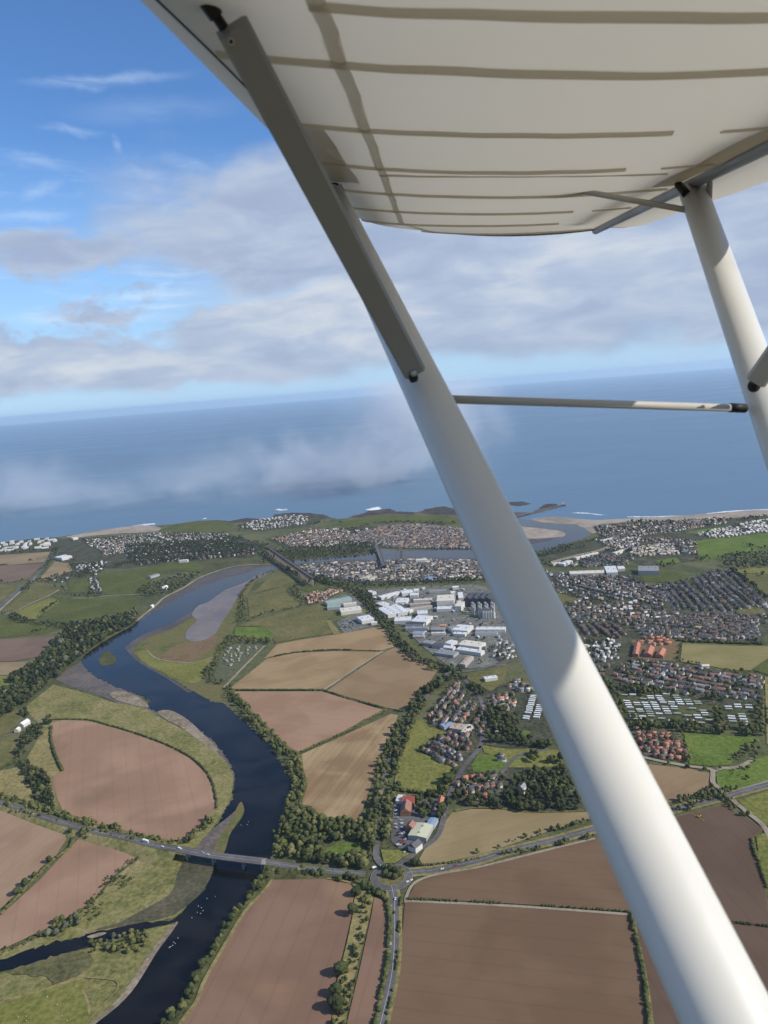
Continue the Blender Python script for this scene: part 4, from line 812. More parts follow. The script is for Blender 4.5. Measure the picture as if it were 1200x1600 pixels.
mass('woods', 'tree belts between the village houses', [fill(cF(480, 380, 560, 395, 620, 420, 640, 470, 610, 560, 480, 545, 455, 480), 11), fill(cF(560, 800, 620, 720, 700, 680, 840, 665, 890, 740, 935, 865, 700, 868, 540, 852), 10), along(cF(150, 400, 190, 320, 260, 270, 350, 240), 24, 8.5), along(cF(390, 270, 460, 310, 480, 320), 14, 8), fill(cF(760, 640, 840, 590, 845, 650, 780, 660), 9), fill(cF(680, 590, 720, 585, 720, 640, 680, 640), 8), fill(cF(600, 520, 690, 530, 800, 575, 640, 565), 9), along(cF(540, 480, 600, 500, 640, 530), 24, 9), fill(cE(900, 600, 960, 600, 985, 640, 960, 690, 890, 690, 905, 640), 8), along(cE(800, 560, 900, 580, 1000, 590), 10, 8), along(cE(1010, 700, 1045, 630, 1070, 600), 10, 8), along(cF(340, 800, 450, 830, 560, 840, 700, 860), 22, 9), along(cF(260, 800, 300, 740, 330, 690), 12, 8)], (8, 14), (7, 4, 0, 0))
mass('woods', 'dark belt above the static caravan field', [fill(cC(430, 925, 560, 935, 760, 965, 770, 985, 600, 985, 450, 960), 10), along(cI(440, 445, 520, 460, 700, 470, 850, 485, 1000, 490, 1160, 510), 30, 9), fill(cI(910, 370, 950, 370, 955, 470, 910, 440), 9), along(cI(1160, 350, 1170, 440, 1170, 520), 20, 9), along(cI(320, 240, 420, 420), 26, 9), along(cI(760, 290, 900, 320, 1000, 330), 12, 9)], (8, 13), (7, 4, 0, 0))
mass('woods', 'dark hedgerows beside the right main road', [along(cI(665, 895, 800, 850, 930, 808), 12, 6), along(cI(690, 925, 820, 885, 950, 850, 1010, 880), 14, 6), along(cF(440, 1062, 600, 1015, 800, 955, 975, 905), 8, 6), along(cF(560, 1078, 780, 1030, 990, 985), 8, 6), fill(cI(1010, 650, 1030, 610, 1090, 560, 1140, 540, 1130, 590, 1060, 640), 8), along(cI(1010, 720, 1100, 750), 6, 7), along(cI(960, 820, 1040, 795), 10, 7), along(cI(940, 700, 1090, 690, 1140, 610), 8, 9), along(cI(1140, 590, 1200, 610), 10, 8), along(cI(880, 800, 980, 880, 1080, 950), 10, 6), along(cI(740, 495, 780, 670), 4, 9), along(cI(640, 660, 780, 690, 870, 705), 4, 8), along(cI(735, 20, 715, 110), 7, 9), along(cI(720, 115, 880, 145, 1000, 170, 1150, 180), 8, 9)], (4, 8), (6, 4, 1, 0))
mass('woods', 'dark far wood right of the big estate', [fill(cP(770, 500, 860, 470, 1200, 450) + cX(1280, 862, 1280, 888) + cP(1200, 580, 1000, 600, 820, 580), 13), fill(cP(280, 560, 420, 535, 430, 575, 290, 590), 13), along(cP(890, 610, 1000, 700, 1120, 800, 1200, 870), 14, 9), along(cP(920, 650, 1200, 655), 16, 14), along(cP(1000, 380, 1060, 410, 1200, 430), 24, 13), along(cP(600, 530, 700, 510), 20, 13), along(cP(700, 190, 950, 185, 1200, 150), 30, 16), along(cP(0, 205, 200, 200, 400, 200), 30, 16)], (8, 14), (8, 3, 0, 0), FARV)
mass('woods', 'dark trees on the coastal links beyond the town', [along(cM(330, 200, 480, 165, 640, 150, 760, 150, 1000, 160), 60, 18), along(cM(100, 160, 200, 150, 290, 155), 40, 18), along(cL(800, 220, 1000, 215, 1200, 205), 40, 18), fill(cO(290, 520, 550, 450, 740, 470, 500, 530, 330, 560), 14), fill(cO(680, 430, 840, 385, 860, 400, 700, 450), 14), along(cO(380, 620, 300, 590), 60, 16), along(cL(0, 330, 200, 330, 430, 310), 40, 16), along(cL(90, 440, 330, 400), 60, 15), along(cL(700, 330, 900, 380), 50, 15), along(cL(760, 280, 900, 310, 1000, 345), 40, 14)], (7, 12), (8, 3, 0, 0), FARV)
mass('woods', 'scrub fringe of the left field by the channel', [along(cG(0, 575, 120, 520, 220, 470), 10, 5), along(cG(370, 395, 440, 330, 500, 260, 540, 205, 640, 125), 12, 5), fill(cG(380, 400, 440, 330, 500, 330, 480, 395, 400, 430), 6)], (2, 5), (2, 5, 4, 0))

# ------------------------------------------------------------------ hedges
def hedge(label, p, w_=3.0, h_=2.2, sp=2.0, skip=0.0, mats=('leaf_dark', 'leaf_mid')):
    Q = along(p, w_*0.45, sp*0.8, len(p) > 3)
    if skip:
        q = np.array([math.sin(x*0.09)+math.sin(y*0.13+1)+rng.normal(0, .3) for x, y in Q]); Q = Q[q > (skip*3-1.5)]
    n = len(Q)
    if n == 0: return
    V, Fc = ICO1
    Vv = []; b = 0; Fv = []
    k = 1+rng.normal(0, 0.16, (n, len(V)))
    r = w_*rng.uniform(0.45, 0.7, n); hz = h_*rng.uniform(0.5, 0.75, n)
    X = V[None]*k[..., None]*np.stack([r, r, hz], -1)[:, None, :]
    X[..., 0] += Q[:, 0][:, None]; X[..., 1] += Q[:, 1][:, None]; X[..., 2] += (hz*0.8+1.1)[:, None]
    Fv = (Fc[None]+(np.arange(n)*len(V))[:, None, None]).reshape(-1, 3)
    mi = np.repeat(rng.integers(0, len(mats), n), len(Fc))
    tag(link('hedge', np_mesh('hedge', X.reshape(-1, 3), Fv, list(mats), mi)), label, 'hedge')
hedge('gappy dark hedge across the wide brown fields', cX(637, 1406, 720, 1410, 800, 1414, 900, 1420, 984, 1427), 3.0, 2, 2.0, 0.38)
hedge('low dark hedge right of the wing strut on the dark field', cX(1030, 1431, 1145, 1443, 1205, 1450), 3, 2, 2.0, 0.3)
hedge('dark hedge running down beside the lower right of the strut', cX(986, 1430, 992, 1460, 1003, 1510, 1010, 1560, 1017, 1620), 4.2, 3)
hedge('thick dark hedge left of the south road', cH(735, 295, 765, 335, 776, 400, 777, 470, 768, 600, 755, 680, 738, 760, 712, 890) + cX(572, 1640), 5, 3)
hedge('broken hedge right of the south road', cH(835, 310, 826, 360, 820, 450, 815, 560, 806, 660, 790, 760, 765, 890) + cX(600, 1640), 3.5, 2, 2, 0.3)
hedge('short dark hedge round the curve of the roundabout', cH(640, 265, 690, 275, 735, 295), 6, 4)
hedge('dashed hedge below the upper tan strip field', cX(417, 1029, 460, 1020, 523, 1016, 597, 1018), 3.5, 2.2, 3, 0.45)
hedge('straight dark hedge between the tan and pink fields', cX(357, 1079, 430, 1079, 505, 1079), 4, 2.5)
hedge('dark hedge below the grey brown field', cX(508, 1080, 540, 1091, 570, 1099, 600, 1107, 631, 1112), 4, 2.5, 2.5, 0.15)
hedge('olive hedge above the striped tan field', cE(355, 382, 450, 338, 560, 288, 660, 232, 762, 180), 4, 2.5, 2, 0, ('leaf_mid', 'leaf_light'))
hedge('curved dark hedge round the top of the round field', cD(240, 228, 300, 224, 420, 228, 510, 252, 620, 284, 760, 334, 880, 394, 962, 464, 1004, 548, 1016, 640), 3.2, 2.2)
hedge('dark hedge at the left side of the round field', cD(240, 262, 240, 330, 266, 410, 295, 466), 4.5, 3)
hedge('ragged hedge between the two left fields', cG(345, 30, 325, 80, 250, 135, 150, 235, 80, 310, 0, 390), 5, 2.2, 2, 0, ('leaf_mid', 'leaf_light'))
hedge('thin hedge at the foot of the striped field', cE(400, 640, 470, 700, 560, 700, 625, 722), 5, 3)
hedge('dark hedge along the bottom of the mown green field', cE(795, 545, 860, 562, 940, 572, 1010, 590), 5, 3.5)
hedge('dark hedge round the narrow green field at the right edge', cJ(1100, 445, 1105, 500, 1130, 560, 1165, 660, 1195, 760), 4, 2.5)
hedge('dark hedge across the bottom of the orange estate field', cC(780, 725, 1000, 735, 1170, 740), 9, 4, 4)
hedge('dashed hedge across the left hill field', cK(0, 455, 60, 450), 10, 4, 5)
hedge('hedge down the left pastures above the main road', cD(0, 460, 40, 440, 82, 418), 4, 2.5)
hedge('olive hedge along the golden field by the main road', cE(915, 912, 1000, 905, 1100, 895, 1200, 875), 3, 2, 2, 0, ('leaf_mid', 'leaf_light'))

# ------------------------------------------------------------------ houses
ROOFS = ['roof_slate', 'roof_brown', 'roof_red', 'roof_orange', 'roof_grey', 'roof_white', 'roof_cream', 'roof_tan']
WALLS = ['wall_white', 'wall_cream', 'wall_stone', 'wall_brick', 'wall_grey']
RN = {'roof_slate': 'dark slate', 'roof_brown': 'brown', 'roof_red': 'red', 'roof_orange': 'orange', 'roof_grey': 'grey', 'roof_white': 'white', 'roof_cream': 'cream', 'roof_tan': 'tan'}
WN = {'wall_white': 'white', 'wall_cream': 'cream', 'wall_stone': 'stone', 'wall_brick': 'brick', 'wall_grey': 'grey'}
def house_arrays(l, d, h, rh):
    x, y = l/2, d/2; ov = 0.35
    V = [(-x, -y, 0), (x, -y, 0), (x, y, 0), (-x, y, 0), (-x, -y, h), (x, -y, h), (x, y, h), (-x, y, h), (-x, 0, h+rh), (x, 0, h+rh),
         (-x-ov, -y-ov, h-.25), (x+ov, -y-ov, h-.25), (x+ov, 0, h+rh+.12), (-x-ov, 0, h+rh+.12), (x+ov, y+ov, h-.25), (-x-ov, y+ov, h-.25)]
    Fc = [(0, 1, 5), (0, 5, 4), (1, 2, 6), (1, 6, 5), (2, 3, 7), (2, 7, 6), (3, 0, 4), (3, 4, 7), (4, 8, 7), (5, 6, 9),
          (10, 11, 12), (10, 12, 13), (14, 15, 13), (14, 13, 12)]
    return np.array(V, float), np.array(Fc), np.array([0]*10+[1]*4)
def houses_mesh(name, label, cat, recs):
    """recs: x, y, rot, l, d, h, rh, roof index, wall index -> one mass of houses"""
    Vs, Fs, Ms, b = [], [], [], 0
    for (x, y, r, l, d, h, rh, ro, wa) in recs:
        V, Fc, M_ = house_arrays(l, d, h, rh); c, s_ = math.cos(r), math.sin(r)
        Vs.append(np.c_[V[:, 0]*c-V[:, 1]*s_+x, V[:, 0]*s_+V[:, 1]*c+y, V[:, 2]+GZ]); Fs.append(Fc+b); Ms.append(np.where(M_ == 0, len(ROOFS)+wa, ro)); b += 16
    return tag(link(name, np_mesh(name, np.concatenate(Vs), np.concatenate(Fs), ROOFS+WALLS, np.concatenate(Ms))), label, cat, None, 'stuff')
HM = {}
SIZES = [(7.5, 6.4, 4.6, 2.3), (9.5, 6.8, 4.8, 2.5), (14, 7, 4.8, 2.6), (9, 7.5, 2.8, 2.4)]
def house_parts(si, ro, wa):
    k = (si, ro, wa)
    if k not in HM:
        l, d, h, rh = SIZES[si]; V, Fc, M_ = house_arrays(l, d, h, rh)
        wm = np_mesh('wall', V[:10], Fc[:10], [wa])
        Vr = V[10:]; rm = np.concatenate([Vr, Vr-np.array([0, 0, 0.22])])
        rf = np.array([(0, 1, 2, 3), (4, 5, 3, 2), (6, 9, 8, 7), (10, 8, 9, 11), (0, 6, 7, 1), (4, 10, 11, 5), (0, 3, 9, 6), (1, 7, 8, 2), (2, 8, 10, 4), (3, 5, 11, 9)])
        rme = np_mesh('roof', rm, rf, [ro])
        cb = MB(); cb.box(l*0.32-.45, l*0.32+.45, -.4, .4, h+rh-.8, h+rh+1.1); cb.box(l*0.32-.55, l*0.32+.55, -.5, .5, h+rh+1.1, h+rh+1.25)
        cm = cb.mesh('chimney', ['wall_brick'])
        HM[k] = (wm, rme, cm)
    return HM[k]
def row_spots(p, p0, p1, pitch, du, skip, jit=0.12):
    """houses on both sides of parallel streets inside polygon p (photo points); returns positions, rotation and street pieces"""
    W = wpoly(p); a, b_ = g(*p0), g(*p1); th = math.atan2(b_[1]-a[1], b_[0]-a[0]); c, s_ = math.cos(th), math.sin(th)
    U = np.c_[W[:, 0]*c+W[:, 1]*s_, -W[:, 0]*s_+W[:, 1]*c]; lo, hi = U.min(0), U.max(0)
    o = []; streets = []
    v = lo[1]+pitch*0.5
    while v < hi[1]:
        ph = rng.uniform(0, 6.28); wv = rng.uniform(0, 7)
        us = np.arange(lo[0], hi[0], 12.0)
        vv = v+wv*np.sin(us/90+ph)
        pts = np.c_[us*c-vv*s_, us*s_+vv*c]; ins = inside(pts, W)
        for i in range(len(us)-1):
            if ins[i] and ins[i+1]: streets.append((pts[i], pts[i+1]))
        for sgn in (-1, 1):
            u = lo[0]+rng.uniform(0, du)
            while u < hi[0]:
                u += du*rng.uniform(0.75, 1.35)
                if rng.uniform() < skip: continue
                q = v+wv*math.sin(u/90+ph)+sgn*(9.5+rng.normal(0, 1.4)); x, y = u*c-q*s_, u*s_+q*c
                o.append((x+rng.normal(0, jit*du*.3), y+rng.normal(0, jit*du*.3), th+math.atan(wv/90*math.cos(u/90+ph))))
        v += pitch*rng.uniform(0.85, 1.2)
    if not o: return [], []
    O = np.array(o); return O[inside(O[:, :2], W)], streets
ALLH = []  # near candidates
STUFFH = {'far': []}
STREETS = []
GARDEN = []
def town(p, p0, p1, pitch, du, skip, roofs, walls, trees, near=None, size=None, turn=0.15, exclude=()):
    O, st = row_spots(p, p0, p1, pitch, du, skip)
    rk, rw = list(roofs), np.array(list(roofs.values()), float); wk, ww = list(walls), np.array(list(walls.values()), float)
    for x, y, r in O:
        if any(inside(np.array([[x, y]]), e)[0] for e in exclude): continue
        ro = rk[rng.choice(len(rk), p=rw/rw.sum())]; wa = wk[rng.choice(len(wk), p=ww/ww.sum())]
        if rng.uniform() < turn: r += math.pi/2
        si = int(rng.choice(4, p=size or (0.4, 0.3, 0.1, 0.2))); l, d, h, rh = SIZES[si]
        rec = (x, y, r+rng.normal(0, .06), l, d, h, rh, ROOFS.index(ro), WALLS.index(wa))
        if near: ALLH.append((math.hypot(x, y), near, si, rec))
        else: STUFFH['far'].append(rec)
    STREETS.extend(st)
    W = wpoly(p); lo, hi = W.min(0), W.max(0); nT = int(rng.poisson((hi[0]-lo[0])*(hi[1]-lo[1])/1e4*trees*3.0))
    Q = rng.uniform(lo, hi, (nT, 2)); Q = Q[inside(Q, W)]; GARDEN.append(Q)
MIXW = {'wall_white': 4, 'wall_cream': 3, 'wall_stone': 3, 'wall_brick': 2, 'wall_grey': 1}
SLATE = {'roof_slate': 5, 'roof_brown': 3, 'roof_red': 1, 'roof_grey': 2, 'roof_cream': 0.9, 'roof_white': 0.5}  # the few white and cream roofs stand in for bright sunlit gables
BROWN = {'roof_slate': 3, 'roof_brown': 5, 'roof_red': 1.5, 'roof_grey': 1, 'roof_cream': 0.8}  # cream share again paints the glare of sunlit gables
VILL = {'roof_slate': 4, 'roof_brown': 3, 'roof_red': 2.2, 'roof_orange': 0.6, 'roof_grey': 1.2}
# near: village and estates built one by one
town(cF(160, 580, 225, 530, 300, 500, 410, 540, 390, 600, 330, 660, 300, 650), cF(250, 600)[0], cF(330, 640)[0], 27.88, 9.84, 0.05, VILL, MIXW, 20, 'beside the mown green field')
town(cF(205, 460, 215, 400, 300, 290, 350, 250, 400, 330, 470, 380, 470, 480, 400, 530, 320, 480), cF(280, 360)[0], cF(340, 290)[0], 32.8, 10.66, 0.08, VILL, MIXW, 25, 'in the upper village')
town(cF(320, 790, 350, 720, 440, 690, 520, 680, 560, 710, 570, 770, 500, 815, 390, 805), cF(400, 720)[0], cF(520, 700)[0], 31.16, 11.48, 0.1, {'roof_red': 3, 'roof_brown': 3, 'roof_slate': 2, 'roof_orange': 1}, MIXW, 30, 'above the golden field')
town(cF(600, 760, 640, 680, 840, 665, 880, 760, 780, 800, 640, 800), cF(640, 700)[0], cF(820, 690)[0], 60, 24, 0.3, VILL, {'wall_white': 4, 'wall_cream': 2, 'wall_stone': 2}, 40, 'half hidden in the village wood')
town(cF(480, 340, 600, 300, 620, 380, 560, 400, 490, 380), cF(500, 360)[0], cF(580, 350)[0], 29.52, 11.48, 0.1, VILL, MIXW, 25, 'left of the white caravan rows')
town(cF(560, 270, 640, 250, 700, 290, 690, 330, 600, 300), cF(580, 280)[0], cF(660, 280)[0], 27.88, 9.84, 0.1, SLATE, {'wall_white': 5, 'wall_cream': 2}, 18, 'above the white caravan rows')
town(cN(890, 560, 900, 480, 960, 440, 1030, 460, 1050, 540, 960, 590), cN(900, 560)[0], cN(1030, 530)[0], 27.88, 9.84, 0.05, {'roof_slate': 3, 'roof_grey': 4, 'roof_white': 2, 'roof_brown': 1}, {'wall_white': 6, 'wall_cream': 2}, 16, 'left of the strut past the factories')
town(cI(450, 478, 560, 488, 680, 492, 760, 590, 772, 652, 650, 640, 500, 615), cI(480, 500)[0], cI(660, 505)[0], 27.06, 10.25, 0.05, {'roof_red': 4, 'roof_orange': 2.5, 'roof_brown': 2}, {'wall_brick': 4, 'wall_cream': 3, 'wall_white': 1}, 16, 'in the estate by the bright green field')
town(cF(500, 600, 590, 605, 580, 640, 520, 640), cF(510, 620)[0], cF(570, 622)[0], 22, 12, 0.1, SLATE, {'wall_stone': 3, 'wall_white': 3}, 8, 'in the park paddock', (0, .3, .7, 0) if False else (0.2, 0.4, 0.3, 0.1))
# middle: the big estate right of the strut, in several directions
EX = [wpoly(cC(560, 720, 740, 715, 790, 730, 770, 820, 580, 805)), wpoly(cC(430, 920, 560, 930, 760, 965, 770, 990, 450, 962))]
town(cC(150, 400, 270, 415, 560, 430, 640, 470, 740, 470, 700, 560, 560, 540, 380, 520, 250, 480), cC(200, 420)[0], cC(560, 500)[0], 39.1, 10.92, 0.07, {'roof_slate': 4, 'roof_brown': 4, 'roof_grey': 2, 'roof_cream': 0.5}, MIXW, 14)
town(cC(640, 470, 830, 440, 960, 390, 1030, 400, 1200, 545, 1170, 570, 1000, 590, 760, 580, 700, 520), cC(700, 470)[0], cC(760, 545)[0], 39.1, 10.5, 0.06, {'roof_slate': 3, 'roof_brown': 6, 'roof_grey': 1}, MIXW, 12)
town(cC(230, 580, 400, 560, 700, 570, 760, 620, 560, 640, 300, 640), cC(300, 620)[0], cC(700, 590)[0], 37.4, 11.76, 0.12, SLATE, MIXW, 20)
town(cC(290, 640, 500, 650, 530, 700, 480, 720, 330, 690), cC(350, 650)[0], cC(400, 700)[0], 34, 10.08, 0.07, {'roof_slate': 3, 'roof_brown': 6}, {'wall_brick': 5, 'wall_stone': 2}, 8)
town(cC(560, 640, 740, 620, 1000, 590, 1150, 620, 1160, 735, 1000, 735, 790, 720, 600, 700), cC(720, 650)[0], cC(1100, 690)[0], 37.4, 10.5, 0.07, {'roof_slate': 4, 'roof_brown': 5, 'roof_tan': 0.7}, MIXW, 14)
town(cC(310, 730, 500, 720, 505, 810, 420, 830, 350, 790), cC(350, 740)[0], cC(480, 760)[0], 34, 15, 0.12, {'roof_white': 3, 'roof_cream': 2, 'roof_grey': 4, 'roof_slate': 1}, {'wall_white': 6}, 22, None, (0.4, 0.0, 0.0, 0.6), 0.4)
town(cC(480, 835, 620, 820, 780, 850, 1000, 890, 1170, 890, 1180, 1010, 1000, 990, 800, 960, 760, 960, 560, 930, 470, 900), cC(560, 850)[0], cC(900, 910)[0], 35.7, 10.92, 0.08, {'roof_slate': 3, 'roof_brown': 5, 'roof_red': 2, 'roof_grey': 2}, MIXW, 22, None, None, 0.15, EX)
town(cC(560, 720, 740, 715, 740, 750, 580, 745), cC(580, 730)[0], cC(730, 725)[0], 24, 14, 0.0, {'roof_orange': 5, 'roof_red': 1}, {'wall_cream': 3, 'wall_brick': 2}, 2, 'behind the orange building site')
# towns on the far side
town(cB(270, 385, 440, 365, 640, 360, 900, 345, 1180, 350) + cX(770, 880, 790, 915) + cB(1200, 435, 900, 445, 640, 445, 440, 425), cB(500, 400)[0], cB(740, 385)[0], 39.1, 9.24, 0.1, {'roof_slate': 4, 'roof_brown': 3, 'roof_grey': 2, 'roof_tan': 2, 'roof_cream': 1}, {'wall_cream': 4, 'wall_stone': 3, 'wall_white': 4}, 9)
town(cB(560, 245, 640, 215, 760, 190, 900, 180, 1100, 200) + cX(750, 838, 750, 856) + cB(1140, 290, 900, 292, 760, 285, 700, 262, 600, 262), cB(700, 230)[0], cB(1000, 225)[0], 35.7, 8.82, 0.05, {'roof_slate': 5, 'roof_brown': 4, 'roof_red': 2, 'roof_tan': 2, 'roof_grey': 2}, {'wall_cream': 4, 'wall_stone': 4, 'wall_white': 3}, 7)
town(cB(210, 250, 420, 205, 560, 200, 600, 230, 560, 260, 480, 285, 300, 282), cB(280, 260)[0], cB(470, 225)[0], 39.1, 10.08, 0.1, BROWN, MIXW, 14)
town(cB(60, 190, 160, 160, 330, 132, 400, 150, 380, 180, 160, 208), cB(90, 190)[0], cB(330, 170)[0], 44, 19, 0.3, {'roof_white': 3, 'roof_cream': 3, 'roof_grey': 5}, {'wall_white': 3, 'wall_cream': 3, 'wall_grey': 2}, 9)
town(cL(-40, 270, 240, 245, 520, 250, 720, 250, 700, 290, 430, 300, 150, 310, -40, 320), cL(0, 300)[0], cL(400, 260)[0], 46, 15, 0.15, {'roof_slate': 3, 'roof_grey': 3, 'roof_cream': 1, 'roof_brown': 2}, {'wall_white': 6, 'wall_cream': 2}, 22)
town(cL(-20, 330, 200, 330, 430, 310, 720, 290, 920, 350, 900, 400, 640, 430, 300, 450, 60, 480, 0, 440), cL(100, 400)[0], cL(600, 350)[0], 62, 20, 0.25, SLATE, {'wall_white': 5, 'wall_cream': 3, 'wall_stone': 1}, 70)
town(cK(700, 240, 1000, 210, 1200, 205, 1200, 330, 880, 380, 860, 330, 760, 290), cK(800, 280)[0], cK(1150, 230)[0], 46, 15, 0.2, SLATE, {'wall_white': 5, 'wall_cream': 3}, 16)
town(cK(640, 460, 900, 420, 900, 480, 800, 550, 680, 540), cK(650, 500)[0], cK(880, 450)[0], 60, 20, 0.2, {'roof_grey': 3, 'roof_white': 3, 'roof_slate': 2}, {'wall_white': 6}, 30)
town(cK(760, 560, 850, 560, 860, 690, 760, 690), cK(780, 570)[0], cK(800, 660)[0], 50, 18, 0.2, {'roof_grey': 3, 'roof_slate': 3}, {'wall_white': 6}, 20)
town(cK(400, 595, 600, 560, 600, 590, 400, 620), cK(400, 600)[0], cK(600, 570)[0], 40, 24, 0.2, {'roof_grey': 3, 'roof_slate': 3}, {'wall_white': 6}, 20)
town(cO(850, 390, 960, 370, 1200, 330, 1200, 480, 1100, 500, 960, 480) + cC(380, 250, 480, 250), cO(900, 400)[0], cO(1150, 360)[0], 39.1, 11.76, 0.12, SLATE, {'wall_white': 5, 'wall_cream': 3}, 16)
town(cC(390, 190, 700, 168, 1000, 150, 1000, 175, 820, 205, 560, 240, 420, 240), cC(420, 220)[0], cC(700, 180)[0], 40.8, 11.76, 0.17, SLATE, MIXW, 22)
town(cC(850, 230, 1000, 195, 1200, 150) + cX(1320, 806, 1320, 826) + cC(1200, 215, 1000, 240, 920, 245), cC(870, 230)[0], cC(1150, 190)[0], 40, 15, 0.12, {'roof_white': 4, 'roof_cream': 3, 'roof_grey': 4}, {'wall_white': 5, 'wall_cream': 3}, 8)
town(cC(540, 300, 640, 280, 760, 270, 780, 320, 640, 330, 550, 330), cC(560, 310)[0], cC(740, 300)[0], 32, 13, 0.05, {'roof_cream': 4, 'roof_tan': 3, 'roof_grey': 2}, {'wall_cream': 5, 'wall_white': 3}, 12)
town(cC(560, 260, 700, 240, 860, 260, 870, 320, 780, 315, 770, 268), cC(600, 255)[0], cC(840, 275)[0], 37.4, 11.76, 0.12, SLATE, MIXW, 20)
town(cO(640, 560, 860, 510, 1090, 560, 1090, 610, 900, 630, 700, 640), cO(700, 600)[0], cO(1000, 580)[0], 39.1, 11.76, 0.12, {'roof_slate': 6, 'roof_brown': 2}, {'wall_stone': 3, 'wall_grey': 2}, 26)
town(cB(370, 515, 480, 488, 555, 490, 470, 538, 400, 558), cB(380, 530)[0], cB(460, 500)[0], 27.88, 9.84, 0.05, {'roof_brown': 4, 'roof_red': 3, 'roof_tan': 1}, {'wall_brick': 3, 'wall_cream': 3}, 9, 'left of the green roofed factory')
# infill: loose closes of houses in the gaps the street grids leave
OCC = set()
def occ_key(x, y): return (int(x//13), int(y//13))
for rec in STUFFH['far']+[t[3] for t in ALLH]: OCC.add(occ_key(rec[0], rec[1]))
def infill(p, sp, roofs, walls, trees, exclude=(), ang=0.0):
    Q = fill(p, sp, 0.3); rk, rw = list(roofs), np.array(list(roofs.values()), float); wk, ww = list(walls), np.array(list(walls.values()), float)
    for e in exclude: Q = Q[~inside(Q, e)]
    for x, y in Q:
        i, j = occ_key(x, y)
        if any((i+a, j+b_) in OCC for a in (-1, 0, 1) for b_ in (-1, 0, 1)): continue
        if rng.uniform() < trees: GARDEN.append(np.array([[x, y], [x+5, y+3], [x-4, y+6]])); continue
        l, d, h, rh = SIZES[int(rng.integers(0, 4))]
        STUFFH['far'].append((x, y, ang+math.sin(x/160)*1.1+math.sin(y/130)+(math.pi/2 if rng.uniform() < .2 else 0), l, d, h, rh, ROOFS.index(rk[rng.choice(len(rk), p=rw/rw.sum())]), WALLS.index(wk[rng.choice(len(wk), p=ww/ww.sum())])))
GREENS = [wpoly(q) for q in (cC(1060, 565, 1170, 555, 1195, 600, 1060, 605), cC(560, 395, 790, 385, 830, 440, 640, 450), cC(180, 490, 320, 530, 250, 560, 210, 560), cC(500, 715, 560, 715, 555, 790, 505, 800))]
infill(cC(150, 395, 270, 405, 560, 430, 640, 470, 830, 440, 960, 388, 1030, 400, 1200, 545, 1200, 690, 1150, 738, 800, 722, 560, 660, 540, 720, 330, 720, 240, 640, 200, 520), 17, {'roof_slate': 4, 'roof_brown': 5, 'roof_grey': 1.5, 'roof_cream': 1, 'roof_white': 0.6}, MIXW, 0.35, EX+GREENS)
infill(cC(330, 810, 480, 825, 560, 830, 780, 830, 1170, 900, 1190, 1010, 1000, 995, 760, 985, 470, 905, 400, 890), 17, {'roof_slate': 4, 'roof_brown': 4, 'roof_grey': 2, 'roof_cream': .6}, MIXW, 0.4, EX+GREENS)
infill(cO(640, 560, 860, 510, 960, 470, 1200, 330, 1200, 540, 1090, 620, 900, 640, 640, 650, 400, 640), 22, SLATE, MIXW, 0.55)
infill(cL(-20, 330, 200, 320, 430, 300, 720, 280, 940, 350, 900, 410, 640, 440, 300, 460, 60, 480, 0, 440), 24, SLATE, {'wall_white': 5, 'wall_cream': 2}, 0.7)
infill(cB(210, 250, 420, 200, 640, 205, 900, 178, 1100, 198, 1140, 290, 760, 287, 560, 270, 300, 285), 17, BROWN, MIXW, 0.4)
infill(cF(215, 400, 300, 285, 380, 240, 470, 320, 600, 270, 720, 300, 640, 330, 620, 380, 480, 385, 470, 470, 400, 520, 210, 460), 13, VILL, MIXW, 0.55)
infill(cF(165, 580, 230, 525, 310, 490, 430, 535, 400, 610, 330, 680, 290, 640), 12, VILL, MIXW, 0.5)
infill(cF(320, 790, 350, 715, 440, 685, 540, 680, 580, 770, 500, 820), 13, VILL, MIXW, 0.5)
ALLH.sort(key=lambda t: t[0])
NH = 285
seen = {}
for d, where, si, rec in ALLH[:NH]:
    x, y, r, l, dd, h, rh, ro, wa = rec
    h0 = empty('house', (x, y, GZ), r)
    kind = {0: 'small', 1: 'broad', 2: 'long', 3: 'low'}[si]
    tag(h0, '%s %s walled house with %s roof %s' % (kind, WN[WALLS[wa]], RN[ROOFS[ro]], where), 'house', 'houses '+where)
    wm, rme, cm = house_parts(si, ROOFS[ro], WALLS[wa])
    link('wall', wm, h0); ro_ = link('roof', rme, h0)
    if si != 3: link('chimney', cm, ro_)
for t in ALLH[NH:]: STUFFH['far'].append(t[3])
houses_mesh('houses', 'massed small houses of the towns and far estates', 'houses', STUFFH['far'])
# streets between the houses
Vs, Fs = [], []
for a, b_ in STREETS:
    d = b_-a; n_ = np.array([-d[1], d[0]])/max(np.linalg.norm(d), 1e-6)*3.2; k = len(Vs)
    Vs += [list(a-n_)+[1.32], list(b_-n_)+[1.32], list(b_+n_)+[1.32], list(a+n_)+[1.32]]; Fs.append([k, k+1, k+2, k+3])
tag(link('streets', np_mesh('streets', np.array(Vs), np.array(Fs), ['asphalt'])), 'pale grey streets between the rows of houses', 'streets', None, 'structure')
GQ = np.concatenate([q for q in GARDEN if len(q)])
dg_ = np.hypot(GQ[:, 0], GQ[:, 1])
scatter('woods', 'dark garden trees scattered through the near estates', 'trees', GQ[dg_ < 2100], rng.uniform(4, 9, (dg_ < 2100).sum()), MIDV, LVD, mi=pickm((5, 5, 2, 0), (dg_ < 2100).sum()))
scatter('woods', 'dark garden trees scattered through the far towns', 'trees', GQ[dg_ >= 2100], rng.uniform(5, 10, (dg_ >= 2100).sum()), FARV, LVD, mi=pickm((7, 3, 0, 0), (dg_ >= 2100).sum()))

